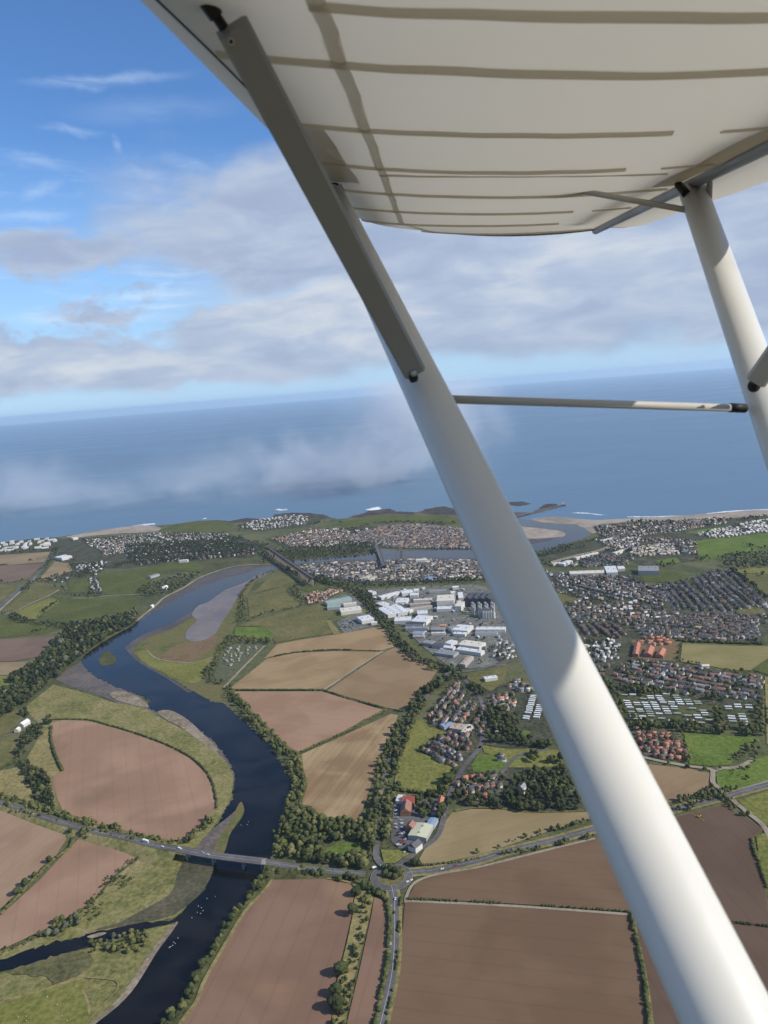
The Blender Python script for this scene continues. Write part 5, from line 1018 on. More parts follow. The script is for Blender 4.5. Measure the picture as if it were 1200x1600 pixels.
# ------------------------------------------------------------------ larger buildings
def shed(label, pts, wd, h=8, roof='roof_white', wall='wall_grey', name='factory_shed', cat='factory', pitch=0.14, group=None, bays=1, door=False):
    (a, b_) = [g(x, y, h) for x, y in pts]
    d = b_-a; L = np.linalg.norm(d); th = math.atan2(d[1], d[0]); c = (a+b_)/2
    o = empty(name, (c[0], c[1], GZ), th); tag(o, label, cat, group)
    m = MB(); m.box(-L/2, L/2, -wd/2, wd/2, 0, h)
    m.build('wall', [wall], o)
    r = MB(); bw = wd/bays
    for k in range(bays):
        y0 = -wd/2+k*bw; y1 = y0+bw; rh = bw/2*pitch; ov = 0.4
        x0, x1 = -L/2-ov, L/2+ov
        r.add([(x0, y0, h+.05), (x1, y0, h+.05), (x1, (y0+y1)/2, h+.05+rh), (x0, (y0+y1)/2, h+.05+rh), (x1, y1, h+.05), (x0, y1, h+.05)],
              [(0, 1, 2, 3), (4, 5, 3, 2), (0, 3, 5), (1, 4, 2), (0, 5, 4, 1)])
    ro = r.build('roof', [roof], o)
    if L > 25 and roof not in ('roof_cream_x',):
        n = max(2, int(L/16)); v = MB(); v.box(-1.1, 1.1, -1, 1, 0, bw/2*pitch*.5+1.1); vm = v.mesh('roof_vent', ['roof_grey'])
        for k in range(n): link('roof_vent', vm, ro, (-L/2+(k+.5)*L/n, -wd*0.02, h+.05+bw/2*pitch*0.5))
    if door:
        dm = MB(); dm.box(-3, 3, -wd/2-.12, -wd/2+.02, 0, min(h-1, 5)); dm.build('door', ['roof_blue'], o)
    return o
W_, G_, C_ = 'roof_white', 'roof_grey', 'roof_cream'
SH = [('long white factory roof at the top left corner of the industrial estate', cN(140, 142, 275, 107), 22, 8, W_),
      ('white factory roof beside the railway trees, right half', cN(285, 110, 360, 100), 34, 9, W_), ('small bright white unit at the railway corner', cN(370, 95, 404, 92), 24, 8, W_), ('white unit in front of the bright corner unit', cN(345, 125, 402, 122), 22, 8, W_),
      ('white flat topped unit at the tree lined road, upper', cN(142, 180, 190, 196), 26, 7, W_), ('large white factory roof slanting along the tree lined road', cN(170, 210, 245, 255), 40, 9, W_), ('white factory roof beside the slanting one', cN(248, 205, 300, 248), 30, 9, W_),
      ('broad white roof in the middle of the white cluster', cN(255, 165, 330, 163), 46, 9, W_), ('narrow grey white unit above the slanting roof', cN(198, 172, 242, 190), 20, 7, G_), ('small white unit below the broad white roof', cN(305, 226, 352, 232), 26, 7, W_),
      ('white stepped factory above the dark sheds', cN(245, 290, 350, 286), 36, 9, W_), ('wide white factory roof in front of the brick yard', cN(378, 285, 476, 290), 52, 10, W_), ('white unit behind the wide white factory', cN(395, 245, 462, 240), 30, 9, W_),
      ('black roofed long shed below the white factories', cN(318, 318, 440, 320), 16, 7, 'roof_dark'), ('grey roofed long shed under the black one', cN(318, 348, 468, 346), 14, 7, G_), ('blue grey roofed shed near the tree lined road', cN(368, 380, 436, 382), 22, 7, 'roof_blue'),
      ('brown roofed low shed below the blue shed', cN(368, 402, 442, 402), 14, 5, 'roof_tan'), ('tan roofed row nearest the silver halls', cN(350, 220, 490, 200), 18, 7, 'roof_tan'), ('middle tan roofed workshop row', cN(345, 190, 485, 180), 16, 7, 'roof_tan'), ('pale upper workshop row', cN(370, 160, 492, 155), 14, 7, C_),
      ('tall cream factory hall with long grey front', cN(528, 150, 640, 145), 60, 20, C_), ('narrow tower block at the end of the cream hall', cN(618, 110, 648, 108), 18, 24, W_), ('white shed right of the tower block', cN(668, 130, 700, 128), 60, 9, W_), ('pale square hall right of the cream hall', cN(660, 185, 704, 186), 55, 15, C_),
      ('white low shed in front of the cream hall', cN(528, 215, 640, 212), 26, 8, W_), ('grey roofed shed on the railway side', cN(475, 102, 590, 95), 18, 7, G_), ('small white shed on the railway side', cN(630, 75, 670, 72), 18, 7, W_),
      ('grey and white hexagon roofed depot', cN(610, 355, 665, 345), 34, 8, G_), ('large pale depot roof in the lower estate', cN(650, 345, 750, 352), 44, 9, W_), ('white shed in front of the pale depot', cN(640, 382, 720, 386), 16, 7, W_),
      ('long white shed reaching the strut, upper', cN(790, 352, 985, 352), 22, 8, W_), ('grey white shed below the long white one', cN(785, 378, 930, 376), 20, 7, G_), ('grey shed above the orange roof', cN(492, 352, 580, 354), 22, 7, G_), ('thin cream shed below the orange roof', cN(490, 382, 582, 380), 9, 6, C_),
      ('small orange roofed store in the estate', cN(548, 331, 586, 331), 9, 6, 'roof_signal_orange'), ('cream double roofed hall at the lower estate', cN(692, 446, 832, 464), 34, 9, C_), ('long bright white shed at the lower estate', cN(668, 485, 832, 510), 18, 8, W_),
      ('white unit left of the cream double hall', cN(602, 440, 642, 448), 26, 8, W_), ('white low unit left of the long bright shed', cN(578, 474, 642, 482), 14, 6, W_), ('dark grey roofed unit beside the lawn', cN(506, 455, 580, 462), 24, 7, 'roof_slate'), ('grey roofed unit left of the dark one', cN(440, 440, 502, 448), 20, 7, G_),
      ('flat grey school block beside the lower lawns', cN(535, 505, 655, 522), 26, 6, G_), ('brick red roofed terrace at the lower estate end', cN(695, 595, 752, 540), 14, 7, 'roof_tan'), ('white roofed factory by the big car park', cN(5, 290, 85, 275), 44, 9, W_), ('small white store by the big car park', cN(85, 312, 125, 308), 14, 6, W_),
      ('green roofed factory left of the tree lined road', cB(475, 545, 590, 522), 30, 9, 'roof_green'), ('green roofed annex below the green factory', cB(485, 565, 545, 560), 24, 8, 'roof_green'), ('cream roofed factory beside the green roof', cB(545, 582, 640, 570), 40, 9, C_), ('thin cream annex above the cream factory', cB(560, 552, 620, 545), 14, 8, C_),
      ('two small white units at the top of the tree lined road', cN(70, 100, 108, 112), 14, 7, W_), ('grey unit under the two white units', cN(70, 140, 110, 140), 14, 6, G_),
      ('long cream shed of the far railway yard', cO(600, 682, 895, 672), 34, 9, C_), ('big pale blue hall at the far estate', cO(905, 655, 1000, 652), 80, 12, W_), ('white shed right of the pale blue hall', cO(1010, 640, 1066, 638), 34, 8, W_), ('long pale station shed near the river mouth', cO(645, 556, 835, 510), 16, 8, C_),
      ('small cream shed at the end of the station line', cO(452, 604, 522, 594), 14, 7, C_), ('white store left of the station line', cO(530, 610, 602, 580), 22, 7, W_), ('large grey hall of the far school', cP(95, 592, 268, 592), 60, 13, G_), ('cream quay shed by the far river bank', cO(860, 408, 955, 390), 14, 7, C_),
      ('curved cream terrace by the far green', cO(975, 515, 1052, 488), 14, 8, C_), ('large white store beside the left railway', cK(492, 392, 580, 372), 70, 10, W_), ('white barn on the far coast field', cK(612, 226, 655, 218), 36, 8, W_), ('long white riverside block in the left suburb', cL(370, 442, 432, 438), 14, 9, W_),
      ('cream dockside block by the town river', cM(760, 380, 828, 376), 22, 12, C_), ('long pale terrace slanting in the south town', cM(410, 500, 475, 472), 12, 8, 'roof_tan'), ('pale terrace right of the slanting one', cM(445, 508, 505, 480), 12, 8, 'roof_tan'), ('blue roofed hall in the south town', cM(825, 492, 875, 496), 30, 9, 'roof_blue'),
      ('blue roofed school wing in the village', cE(1022, 255, 1068, 240), 15, 6, 'roof_blue'), ('tan flat roofed school hall in the village', cE(1068, 252, 1130, 262), 22, 6, 'roof_tan'), ('cream school wing right of the hall', cE(1125, 285, 1152, 250), 12, 6, C_),
      ('red roofed garage showroom by the old road', cE(842, 598, 895, 604), 16, 6, 'roof_bright_red'), ('orange red roofed wing of the garage', cE(850, 660, 857, 615), 15, 6, 'roof_red'), ('pink roofed cottage in the garage yard', cE(868, 735, 884, 712), 13, 6, 'roof_red'),
      ('white forecourt roof at the top of the garage yard', cE(812, 592, 845, 594), 18, 5, C_), ('pale lemon roofed store near the roundabout', cE(905, 775, 940, 715), 26, 6, 'roof_lemon'), ('grey blue shed beside the lemon roofed store', cE(965, 722, 985, 688), 12, 5, 'roof_blue'),
      ('orange roofed house row above the lemon store', cE(1010, 632, 1020, 592), 9, 6, 'roof_orange'), ('brown cottage beside the village street', cE(985, 660, 993, 630), 9, 5, 'roof_brown'), ('white walled inn with dark roof at the car park end', cE(880, 825, 912, 800), 13, 7, 'roof_slate'),
      ('white bungalow hidden in the roundabout wood', cE(545, 878, 575, 862), 10, 4, W_), ('white farm building on the paddock', cF(470, 240, 528, 232), 14, 6, W_), ('white gabled house in the village wood', cF(640, 760, 656, 742), 10, 8, G_),
      ('left orange block on the building site', cC(578, 790, 590, 735), 16, 9, 'roof_orange'), ('middle orange block on the building site', cC(635, 790, 650, 755), 22, 9, 'roof_orange'), ('right orange block on the building site', cC(690, 795, 706, 765), 20, 9, 'roof_orange'),
      ('white farmhouse on the left pasture edge', cD(98, 250, 130, 230), 12, 6, W_), ('small white cottage left of the farmhouse', cD(76, 275, 88, 265), 9, 5, C_), ('pale farm shed by the hill wood', cL(150, 560, 215, 540), 20, 7, G_), ('white cottage against the dark hill wood', cL(245, 645, 280, 630), 12, 7, W_), ('small white boathouse on the river path', cL(165, 775, 180, 768), 9, 6, W_)]
for lab, p, wd, h, ro in SH:
    nm, ct = ('factory_shed', 'factory')
    if any(k in lab for k in ('cottage', 'house', 'bungalow', 'inn ', 'terrace', 'block on', 'showroom', 'school', 'farm', 'store near')): nm, ct = 'building', 'building'
    wall = 'wall_white' if ro in (W_, C_) or 'white' in lab else ('wall_brick' if ro in ('roof_red', 'roof_orange', 'roof_bright_red') else 'wall_grey')
    steep = ('cottage' in lab or 'house' in lab or ' inn ' in lab or 'block on' in lab or 'garage' in lab) and 'forecourt' not in lab
    if 'building site' in lab: wd, h = wd*.75, 6
    shed(lab, p, wd, h, ro, wall, nm, ct, (0.55 if 'building site' in lab else 0.75) if steep else 0.12, None, 2 if wd > 38 else 1)
# far left industrial estate
rr = random.Random(3)
FL = wpoly(cK(-60, 275, 0, 268, 250, 240, 480, 225, 520, 250, 430, 320, 250, 330, 0, 345, -60, 355))
qs = [q for q in fill(cK(-60, 275, 0, 268, 250, 240, 480, 225, 520, 250, 430, 320, 250, 330, 0, 345, -60, 355), 50)]
for k, q in enumerate(qs):
    o = empty('factory_shed', (q[0], q[1], GZ), 0.25+rr.choice((0, math.pi/2))+rr.uniform(-.1, .1)); L, wd, h = rr.uniform(18, 38), rr.uniform(11, 20), rr.uniform(5, 8)
    col = rr.choice((W_, W_, W_, G_, C_))
    tag(o, 'far %s roofed shed in the hazy industrial estate on the left coast' % col[5:], 'factory', 'far sheds of the left industrial estate')
    m = MB(); m.box(-L/2, L/2, -wd/2, wd/2, 0, h); m.build('wall', ['wall_white'], o)
    m = MB(); m.add([(-L/2-.4, -wd/2-.4, h), (L/2+.4, -wd/2-.4, h), (L/2+.4, 0, h+2), (-L/2-.4, 0, h+2), (L/2+.4, wd/2+.4, h), (-L/2-.4, wd/2+.4, h)], [(0, 1, 2, 3), (4, 5, 3, 2), (0, 3, 5), (1, 4, 2)]); m.build('roof', [col], o)
YARD = cB(660, 500, 900, 475, 1180, 465) + cX(785, 935, 805, 1000, 790, 1035, 740, 1040) + cB(1060, 830, 940, 740, 830, 630, 720, 540)
for k, q in enumerate(fill(YARD, 46)):
    if rr.random() < .45: continue
    o = empty('portable_store', (q[0], q[1], GZ), rr.uniform(0, 3)); L, wd, h = rr.uniform(6, 16), rr.uniform(4, 9), rr.uniform(3, 5); col = rr.choice((W_, G_, C_, 'roof_tan', 'roof_blue', 'roof_slate'))
    tag(o, 'small %s roofed store in the yards of the industrial estate' % col[5:], 'store', 'small stores in the factory yards')
    m = MB(); m.box(-L/2, L/2, -wd/2, wd/2, 0, h); m.build('wall', ['wall_grey'], o)
    m = MB(); m.box(-L/2-.2, L/2+.2, -wd/2-.2, wd/2+.2, h+.01, h+.4, 0, .95, .9); m.build('roof', [col], o)
Q = fill(YARD, 30); Q = Q[rng.uniform(size=len(Q)) < .45]
scatter('woods', 'scattered small trees in the industrial yards', 'trees', Q, rng.uniform(4, 9, len(Q)), MIDV, LV, mi=pickm((5, 4, 2, 0), len(Q)))
# maltings: dark tall sheds and silos
for lab, p in (('leftmost tall dark malting shed', cN(730, 160, 762, 122)), ('second tall dark malting shed', cN(775, 160, 800, 122)), ('third tall dark malting shed', cN(818, 160, 842, 122)), ('tall dark malting shed nearest the strut', cN(860, 160, 884, 125))):
    shed(lab, p, 22, 22, 'roof_dark', 'roof_dark', 'malting_shed', 'factory', 0.5)
shed('grey block with a sawtooth top behind the white silos', cN(805, 228, 890, 228), 20, 18, 'roof_slate', 'wall_grey', 'factory_shed', 'factory', 0.2, None, 3)
SILO = MB(); SILO.tube((0, 0, 0), (0, 0, 1), 1, 1, 14, 0, False); SILO_B = SILO.mesh('tank', ['wall_white'])
SILO_B2 = SILO.mesh('tank', ['wall_grey'])
rf_ = MB(); rf_.tube((0, 0, 0), (0, 0, .3), 1.03, 0.15, 14); SILO_R = rf_.mesh('roof', ['roof_grey'])
def silo(label, p, r, h, b, grp):
    x, y = g(*p, h); o = empty('silo', (x, y, GZ)); tag(o, label, 'silo', grp)
    t = link('tank', b, o); t.scale = (r, r, h); t = link('roof', SILO_R, o, (0, 0, h)); t.scale = (r, r, r)
for k in range(5): silo('white silo in the front row beside the grey sawtooth block', cN(838+k*17, 240)[0], 3.6, 17, SILO_B, 'white silos in the front row')
for col_ in range(4):
    for k in range(4): silo('grey silo standing between the dark malting sheds', cN(762+col_*43+(k % 2)*12, 178+k*12)[0], 3.8, 18, SILO_B2, 'grey silos between the malting sheds')

# ------------------------------------------------------------------ bridges
def frame_of(p0, p1, z):
    a, b_ = g(*p0, z), g(*p1, z); d = b_-a; return a, b_, np.linalg.norm(d), math.atan2(d[1], d[0])
# road bridge piers, deck and parapets
W3 = [(x, y, z) for (x, y), z in zip(a1w, a1z)]
br = empty('road_bridge'); tag(br, 'low concrete road bridge over the dark river', 'bridge')
pts = [W3[i] for i in range(7, 11)]; P3 = np.array([list(g(x, y, z))+[z] for x, y, z in pts])
S3 = spline(P3, False, 6); tt = np.gradient(S3[:, :2], axis=0); tt /= np.linalg.norm(tt, axis=1)[:, None]; nn = np.c_[-tt[:, 1], tt[:, 0]]
br.location = (S3[len(S3)//2][0], S3[len(S3)//2][1], 0); B0 = np.array([br.location[0], br.location[1], 0])
m = MB(); k = len(S3)
vs = []
for i in range(k):
    for o_, z_ in ((6.6, 1.47), (-6.6, 1.47), (-5.2, .3), (5.2, .3)): vs.append(np.r_[S3[i, :2]+nn[i]*o_, S3[i, 2]+z_]-B0)
fs = []
for i in range(k-1):
    for j in range(4): fs.append((4*i+j, 4*i+(j+1) % 4, 4*i+4+(j+1) % 4, 4*i+4+j))
m.add(vs, fs); m.build('deck', ['concrete'], br)
for sgn in (-1, 1):
    m = MB(); vs = []; fs = []
    for i in range(k):
        for o_, z_ in ((sgn*6.6, 1.48), (sgn*6.6, 2.3), (sgn*6.3, 2.3), (sgn*6.3, 1.48)): vs.append(np.r_[S3[i, :2]+nn[i]*o_, S3[i, 2]+z_]-B0)
    for i in range(k-1):
        for j in range(4): fs.append((4*i+j, 4*i+(j+1) % 4, 4*i+4+(j+1) % 4, 4*i+4+j))
    m.add(vs, fs); m.build('parapet', ['concrete'], br)
for i in range(2, k-1, 4):
    th = math.atan2(tt[i][1], tt[i][0])
    for o_ in (-2.6, 2.6):
        m = MB(); m.box(-.9, .9, -1.1, 1.1, 0, S3[i][2]+.3, 0, 0.9, 0.9); c = np.r_[S3[i, :2]+nn[i]*o_, 0]-B0; m.build('pier', ['concrete'], br, False, c, th)
def arched_bridge(name, label, p0, p1, z, width, nb, mat, rise, pier, par_mat=None):
    a, b_, L, th = frame_of(p0, p1, z); c = (a+b_)/2
    o = empty(name, (c[0], c[1], 0.2), th); tag(o, label, 'bridge')
    bay = L/nb; m = MB(); n = 10
    for i in range(nb):
        x0 = -L/2+i*bay; xa, xb = x0+pier/2, x0+bay-pier/2; r = (xb-xa)/2; rv = min(r, z-rise-1.5); zs = z-rise-rv
        arc = [(xa+r-r*math.cos(math.pi*k/n), zs+math.sin(math.pi*k/n)*rv) for k in range(n+1)]
        zspring = arc[0][1]
        for s_ in (-1, 1):
            y = s_*width/2
            vs = [(x0, y, 0), (xa, y, 0), (xa, y, zspring)]+[(x, y, zz) for x, zz in arc[1:-1]]+[(xb, y, zspring), (xb, y, 0), (x0+bay, y, 0), (x0+bay, y, z), (x0, y, z)]
            q = len(vs); top = []
            # strip the wall into quads above the arch
            A2 = [(xa, zspring)]+arc[1:-1]+[(xb, zspring)]
            vv = []; ff = []
            vv += [(x0, y, 0), (xa, y, 0), (xa, y, z), (x0, y, z)]; ff.append((0, 1, 2, 3))
            for (u0, z0), (u1, z1) in zip(A2[:-1], A2[1:]):
                b0 = len(vv); vv += [(u0, y, z0), (u1, y, z1), (u1, y, z), (u0, y, z)]; ff.append((b0, b0+1, b0+2, b0+3))
            b0 = len(vv); vv += [(xb, y, 0), (x0+bay, y, 0), (x0+bay, y, z), (xb, y, z)]; ff.append((b0, b0+1, b0+2, b0+3))
            m.add(vv, ff)
        A2 = [(xa, 0), (xa, zspring)]+arc[1:-1]+[(xb, zspring), (xb, 0)]
        for (u0, z0), (u1, z1) in zip(A2[:-1], A2[1:]):
            m.add([(u0, -width/2, z0), (u1, -width/2, z1), (u1, width/2, z1), (u0, width/2, z0)], [(0, 1, 2, 3)])
    m.build('arches', [mat], o)
    m = MB(); m.box(-L/2-8, L/2+8, -width/2-.3, width/2+.3, z+.01, z+.7); d = m.build('deck', ['asphalt'], o)
    for s_ in (-1, 1):
        m = MB(); m.box(-L/2-8, L/2+8, s_*(width/2-.1)-.25, s_*(width/2-.1)+.25, z+.71, z+2.0); m.build('parapet', [par_mat or mat], o)
arched_bridge('railway_viaduct', 'tall many arched stone railway viaduct across the river', cL(1010, 345)[0], (489, 903), 27, 9, 26, 'sandstone', 3, 3.2)
arched_bridge('concrete_bridge', 'four arched concrete road bridge in the town', cM(511, 288)[0], cM(560, 413)[0], 16, 13, 4, 'concrete', 2.5, 5)
arched_bridge('stone_bridge', 'low old red stone bridge right of the concrete bridge', cM(665, 303)[0], cM(651, 400)[0], 9, 7, 15, 'sandstone', 1.5, 4)
# pier and lighthouse
a, b_, L, th = frame_of(cO(90, 218)[0], cO(545, 102)[0], 4); c = (a+b_)/2
o = empty('breakwater', (c[0], c[1], -1.0), th); tag(o, 'long thin stone breakwater at the river mouth', 'pier')
m = MB(); m.box(-L/2, L/2, -7, 7, 0, 5, 0, 1, 0.75); m.build('walkway', ['rock'], o)
m = MB(); m.box(-L/2, L/2, 2.5, 4.5, 5.01, 6.6); m.build('parapet', ['sandstone'], o)
m = MB(); m.tube((L/2, 0, 0), (L/2, 0, 5.2), 14, 11, 16); m.build('pier_head', ['rock'], o)
x, y = g(*cO(541, 98)[0], 4); o = empty('lighthouse', (x, y, 4.3)); tag(o, 'small white lighthouse at the end of the breakwater', 'lighthouse')
m = MB(); m.tube((0, 0, 0), (0, 0, 13), 3.0, 2.2, 14); m.build('tower', ['wall_white'], o)
m = MB(); m.tube((0, 0, 13), (0, 0, 15.5), 1.6, 1.6, 12); m.build('lantern', ['car_glass'], o)
m = MB(); m.tube((0, 0, 15.5), (0, 0, 17.5), 2.0, 0.2, 12); m.build('roof', ['roof_red'], o)

# ------------------------------------------------------------------ caravans
cv = MB(); cv.box(-5.5, 5.5, -1.9, 1.9, 0.5, 3.0); cv.box(-5.4, 5.4, -1.7, 1.7, 0.1, 0.5, 1)
cv.add([(-5.7, -2.1, 3.0), (5.7, -2.1, 3.0), (5.7, 0, 3.6), (-5.7, 0, 3.6), (5.7, 2.1, 3.0), (-5.7, 2.1, 3.0)], [(0, 1, 2, 3), (4, 5, 3, 2), (0, 3, 5), (1, 4, 2)], 0)
for k in range(4): cv.box(-4.6+k*2.5, -3.2+k*2.5, -1.96, -1.9, 1.4, 2.4, 2)
CV = [cv.mesh('static_caravan', [m_, 'roof_dark', 'car_glass']) for m_ in ('caravan_white', 'caravan_green')]
def caravans(p, p0, p1, pitch, gap, rot, lab, grp, skip=0.08, mats=(1, 0)):
    W = wpoly(p); a, b_ = g(*p0), g(*p1); th = math.atan2(b_[1]-a[1], b_[0]-a[0]); c, s_ = math.cos(th), math.sin(th)
    U = np.c_[W[:, 0]*c+W[:, 1]*s_, -W[:, 0]*s_+W[:, 1]*c]; lo, hi = U.min(0), U.max(0); o = []
    v = lo[1]
    while v < hi[1]:
        u = lo[0]
        while u < hi[0]:
            if rng.uniform() > skip:
                x, y = u*c-v*s_, u*s_+v*c
                if inside(np.array([[x, y]]), W)[0]: o.append((math.hypot(x, y), x+rng.normal(0, .4), y+rng.normal(0, .4), th+rot+rng.normal(0, .04), int(rng.uniform() > mats[0]/sum(mats)), lab, grp))
            u += gap
        v += pitch
    return o
CR = caravans(cF(662, 318, 712, 322, 742, 400, 705, 440, 640, 448, 638, 400), cF(690, 320)[0], cF(650, 440)[0], 17, 8.5, math.pi/2, 'white static caravan in the neat rows beside the village wood', 'static caravans in the neat rows', 0.03)
CR += caravans(cF(510, 460, 545, 460, 550, 500, 520, 505), cF(530, 465)[0], cF(520, 500)[0], 14, 8, math.pi/2, 'white static caravan among the trees above the village green', 'static caravans among the village trees')
CR += caravans(cF(585, 490, 612, 485, 608, 525, 585, 528), cF(600, 490)[0], cF(590, 525)[0], 14, 8, math.pi/2, 'white static caravan left of the small village lawn', 'static caravans left of the village lawn')
CR += caravans(cF(705, 485, 730, 485, 730, 515, 705, 520), cF(715, 490)[0], cF(712, 515)[0], 14, 8, math.pi/2, 'white static caravan right of the small village lawn', 'static caravans right of the village lawn')
CR += caravans(cI(385, 300, 560, 288, 720, 296, 800, 330, 895, 362, 900, 455, 500, 448, 440, 410), cI(460, 340)[0], cI(500, 430)[0], 15, 9.5, math.pi/2*0.9, 'static caravan in the wide park between the two dark tree belts', 'static caravans in the wide park', 0.34, (3, 2))
CR += caravans(cI(955, 350, 1150, 348, 1150, 470, 960, 462), cI(980, 360)[0], cI(1010, 450)[0], 17, 10, math.pi/2, 'static caravan in the right hand plot beyond the tree gap', 'static caravans in the plot beyond the tree gap', 0.35, (3, 2))
CR.sort(key=lambda t: t[0])
for d, x, y, r, ci, lab, grp in CR[:290]:
    o = link('static_caravan', CV[ci], None, (x, y, GZ), r); tag(o, lab, 'caravan', grp)
if len(CR) > 290:
    m = MB()
    for d, x, y, r, ci, lab, grp in CR[290:]:
        c, s_ = math.cos(r), math.sin(r)
        q = [(-5.5, -1.9), (5.5, -1.9), (5.5, 1.9), (-5.5, 1.9)]; q = [(x+a*c-b*s_, y+a*s_+b*c) for a, b in q]
        m.add([(u, v, GZ) for u, v in q]+[(u, v, GZ+2.9) for u, v in q], [(0, 1, 5, 4), (1, 2, 6, 5), (2, 3, 7, 6), (3, 0, 4, 7), (4, 5, 6, 7)], ci)
    tag(m.build('caravans', ['caravan_white', 'caravan_green']), 'farthest white caravans at the back of the wide park', 'caravans', None, 'stuff')
# allotment sheds
for k, q in enumerate(fill(cB(-10, 800, 30, 755, 170, 750, 100, 800, 20, 860), 17)):
    r = random.Random(k); s_ = r.uniform(.7, 1.3)
    o = empty('garden_shed', (q[0], q[1], GZ), r.uniform(0, 3)); o.scale = (s_, s_, s_); tag(o, 'tiny pale shed among the allotments above the tan fields', 'shed', 'sheds on the allotments')
    if k == 0:
        m = MB(); m.box(-2.5, 2.5, -1.8, 1.8, 0, 2.4); GS = m.mesh('wall', ['wall_cream'])
        m = MB(); m.add([(-2.7, -2, 2.4), (2.7, -2, 2.4), (2.7, 0, 3.3), (-2.7, 0, 3.3), (2.7, 2, 2.4), (-2.7, 2, 2.4)], [(0, 1, 2, 3), (4, 5, 3, 2), (0, 3, 5), (1, 4, 2)]); GR = m.mesh('roof', ['roof_grey'])
    link('wall', GS, o); link('roof', GR, o)

# ------------------------------------------------------------------ vehicles
def prof(m, pts, y0, y1, mi=0):
    n = len(pts); vs = [(x, y0, z) for x, z in pts]+[(x, y1, z) for x, z in pts]
    m.add(vs, [tuple(range(n)), tuple(range(2*n-1, n-1, -1))]+[(i, n+i, n+(i+1) % n, (i+1) % n) for i in range(n)], mi)
CARM = {}
def car_meshes(kind, paint):
    if (kind, paint) in CARM: return CARM[(kind, paint)]
    b = MB(); gl = MB()
    if kind == 'car':
        prof(b, [(-2.15, .35), (2.15, .35), (2.2, .75), (1.2, .95), (-1.4, 1.0), (-2.15, .95)], -.9, .9)
        prof(b, [(-1.5, 1.44), (.3, 1.44), (.2, 1.5), (-1.3, 1.5)], -.7, .7); prof(gl, [(-1.9, 1.0), (1.1, .96), (.3, 1.43), (-1.5, 1.43)], -.78, .78); wx = (-1.35, 1.35)
    elif kind == 'van':
        prof(b, [(-2.7, .4), (2.7, .4), (2.75, 1.0), (1.8, 1.3), (1.2, 2.2), (-2.7, 2.3)], -1.0, 1.0); prof(gl, [(1.3, 1.35), (1.86, 1.28), (1.3, 2.05), (1.1, 2.05)], -1.03, 1.03); wx = (-1.7, 1.8)
    else:
        b.box(-3.6, 3.4, -1.2, 1.2, 1.0, 3.6); prof(b, [(3.8, .6), (6.2, .6), (6.3, 1.8), (6.0, 3.2), (3.8, 3.3)], -1.2, 1.2); prof(gl, [(6.2, 1.85), (6.36, 1.85), (6.06, 2.9), (5.9, 2.9)], -1.1, 1.1); wx = (-2.6, 4.8)
    wm = MB(); r = .33 if kind != 'lorry' else .5; wm.tube((0, -.12, 0), (0, .12, 0), r, r, 10)
    CARM[(kind, paint)] = (b.mesh('body', ['paint_'+paint]), gl.mesh('window', ['car_glass']), wm.mesh('wheel', ['tyre']), wx, r, .8 if kind == 'car' else .95)
    return CARM[(kind, paint)]
def vehicle(kind, paint, p, z, toward, label, group=None):
    x, y = g(*p, z); a = g(*toward, z); th = math.atan2(a[1]-y, a[0]-x)
    o = empty(kind if kind != 'car' else 'car', (x, y, z+6*LS+0.16), th); tag(o, label, kind, group)
    b, gl, wm, wx, r, wy = car_meshes(kind, paint); link('body', b, o); link('window', gl, o)
    for u in wx:
        for s_ in (-1, 1): link('wheel', wm, o, (u, s_*wy, r))
vehicle('car', 'white', (43, 1267.5), 4.2, (80, 1280), 'white car leftmost on the main road')
vehicle('lorry', 'white', (227, 1317), 9, (260, 1325), 'white lorry approaching the bridge among the roadside trees')
vehicle('car', 'white', (254, 1325), 10.4, (280, 1329), 'white car just behind the lorry near the bridge')
vehicle('van', 'white', (281, 1328), 11, (310, 1334), 'white van at the left end of the bridge')
vehicle('car', 'silver', (317, 1334.5), 11, (340, 1339), 'silver car at the start of the bridge span')
vehicle('car', 'white', (325, 1337.5), 11, (300, 1333), 'white car following the silver car on the bridge')
vehicle('van', 'white', (585, 1358), 0.1, (600, 1352), 'white van entering the roundabout from the left')
vehicle('van', 'white', (598, 1355.5), 0.1, (610, 1352), 'white van at the top of the roundabout')
vehicle('car', 'white', (643, 1377.5), 0.1, (650, 1372), 'white car leaving the roundabout to the right')
vehicle('car', 'white', (637, 1380), 0.1, (643, 1377), 'white car behind the one leaving the roundabout')
vehicle('car', 'silver', (632, 1333.5), 0.1, (645, 1325), 'pale car at the foot of the village street')
vehicle('car', 'white', (622, 1322), 0.1, (628, 1318), 'white car at the mouth of the garage yard')
vehicle('car', 'white', (610.5, 1477), 0.1, (611, 1440), 'white car halfway down the south road')
vehicle('car', 'black', (616, 1428), 0.1, (616, 1400), 'dark car near the top of the south road')
vehicle('car', 'silver', (611, 1419), 0.1, (610, 1440), 'silver car at the top of the south road')
vehicle('car', 'white', (618, 1407), 0.1, (615, 1420), 'white car just below the roundabout')
vehicle('car', 'white', (691, 1360), 0.1, (720, 1354), 'white car on the right main road')
vehicle('car', 'red', (712, 1355), 0.1, (690, 1360), 'red car on the right main road')
vehicle('car', 'white', (508, 1346), 0.1, (520, 1346), 'white car parked in the roundabout wood')
vehicle('car', 'silver', (694, 1275), 0.1, (690, 1290), 'silver car on the village street')
cr_ = random.Random(5)
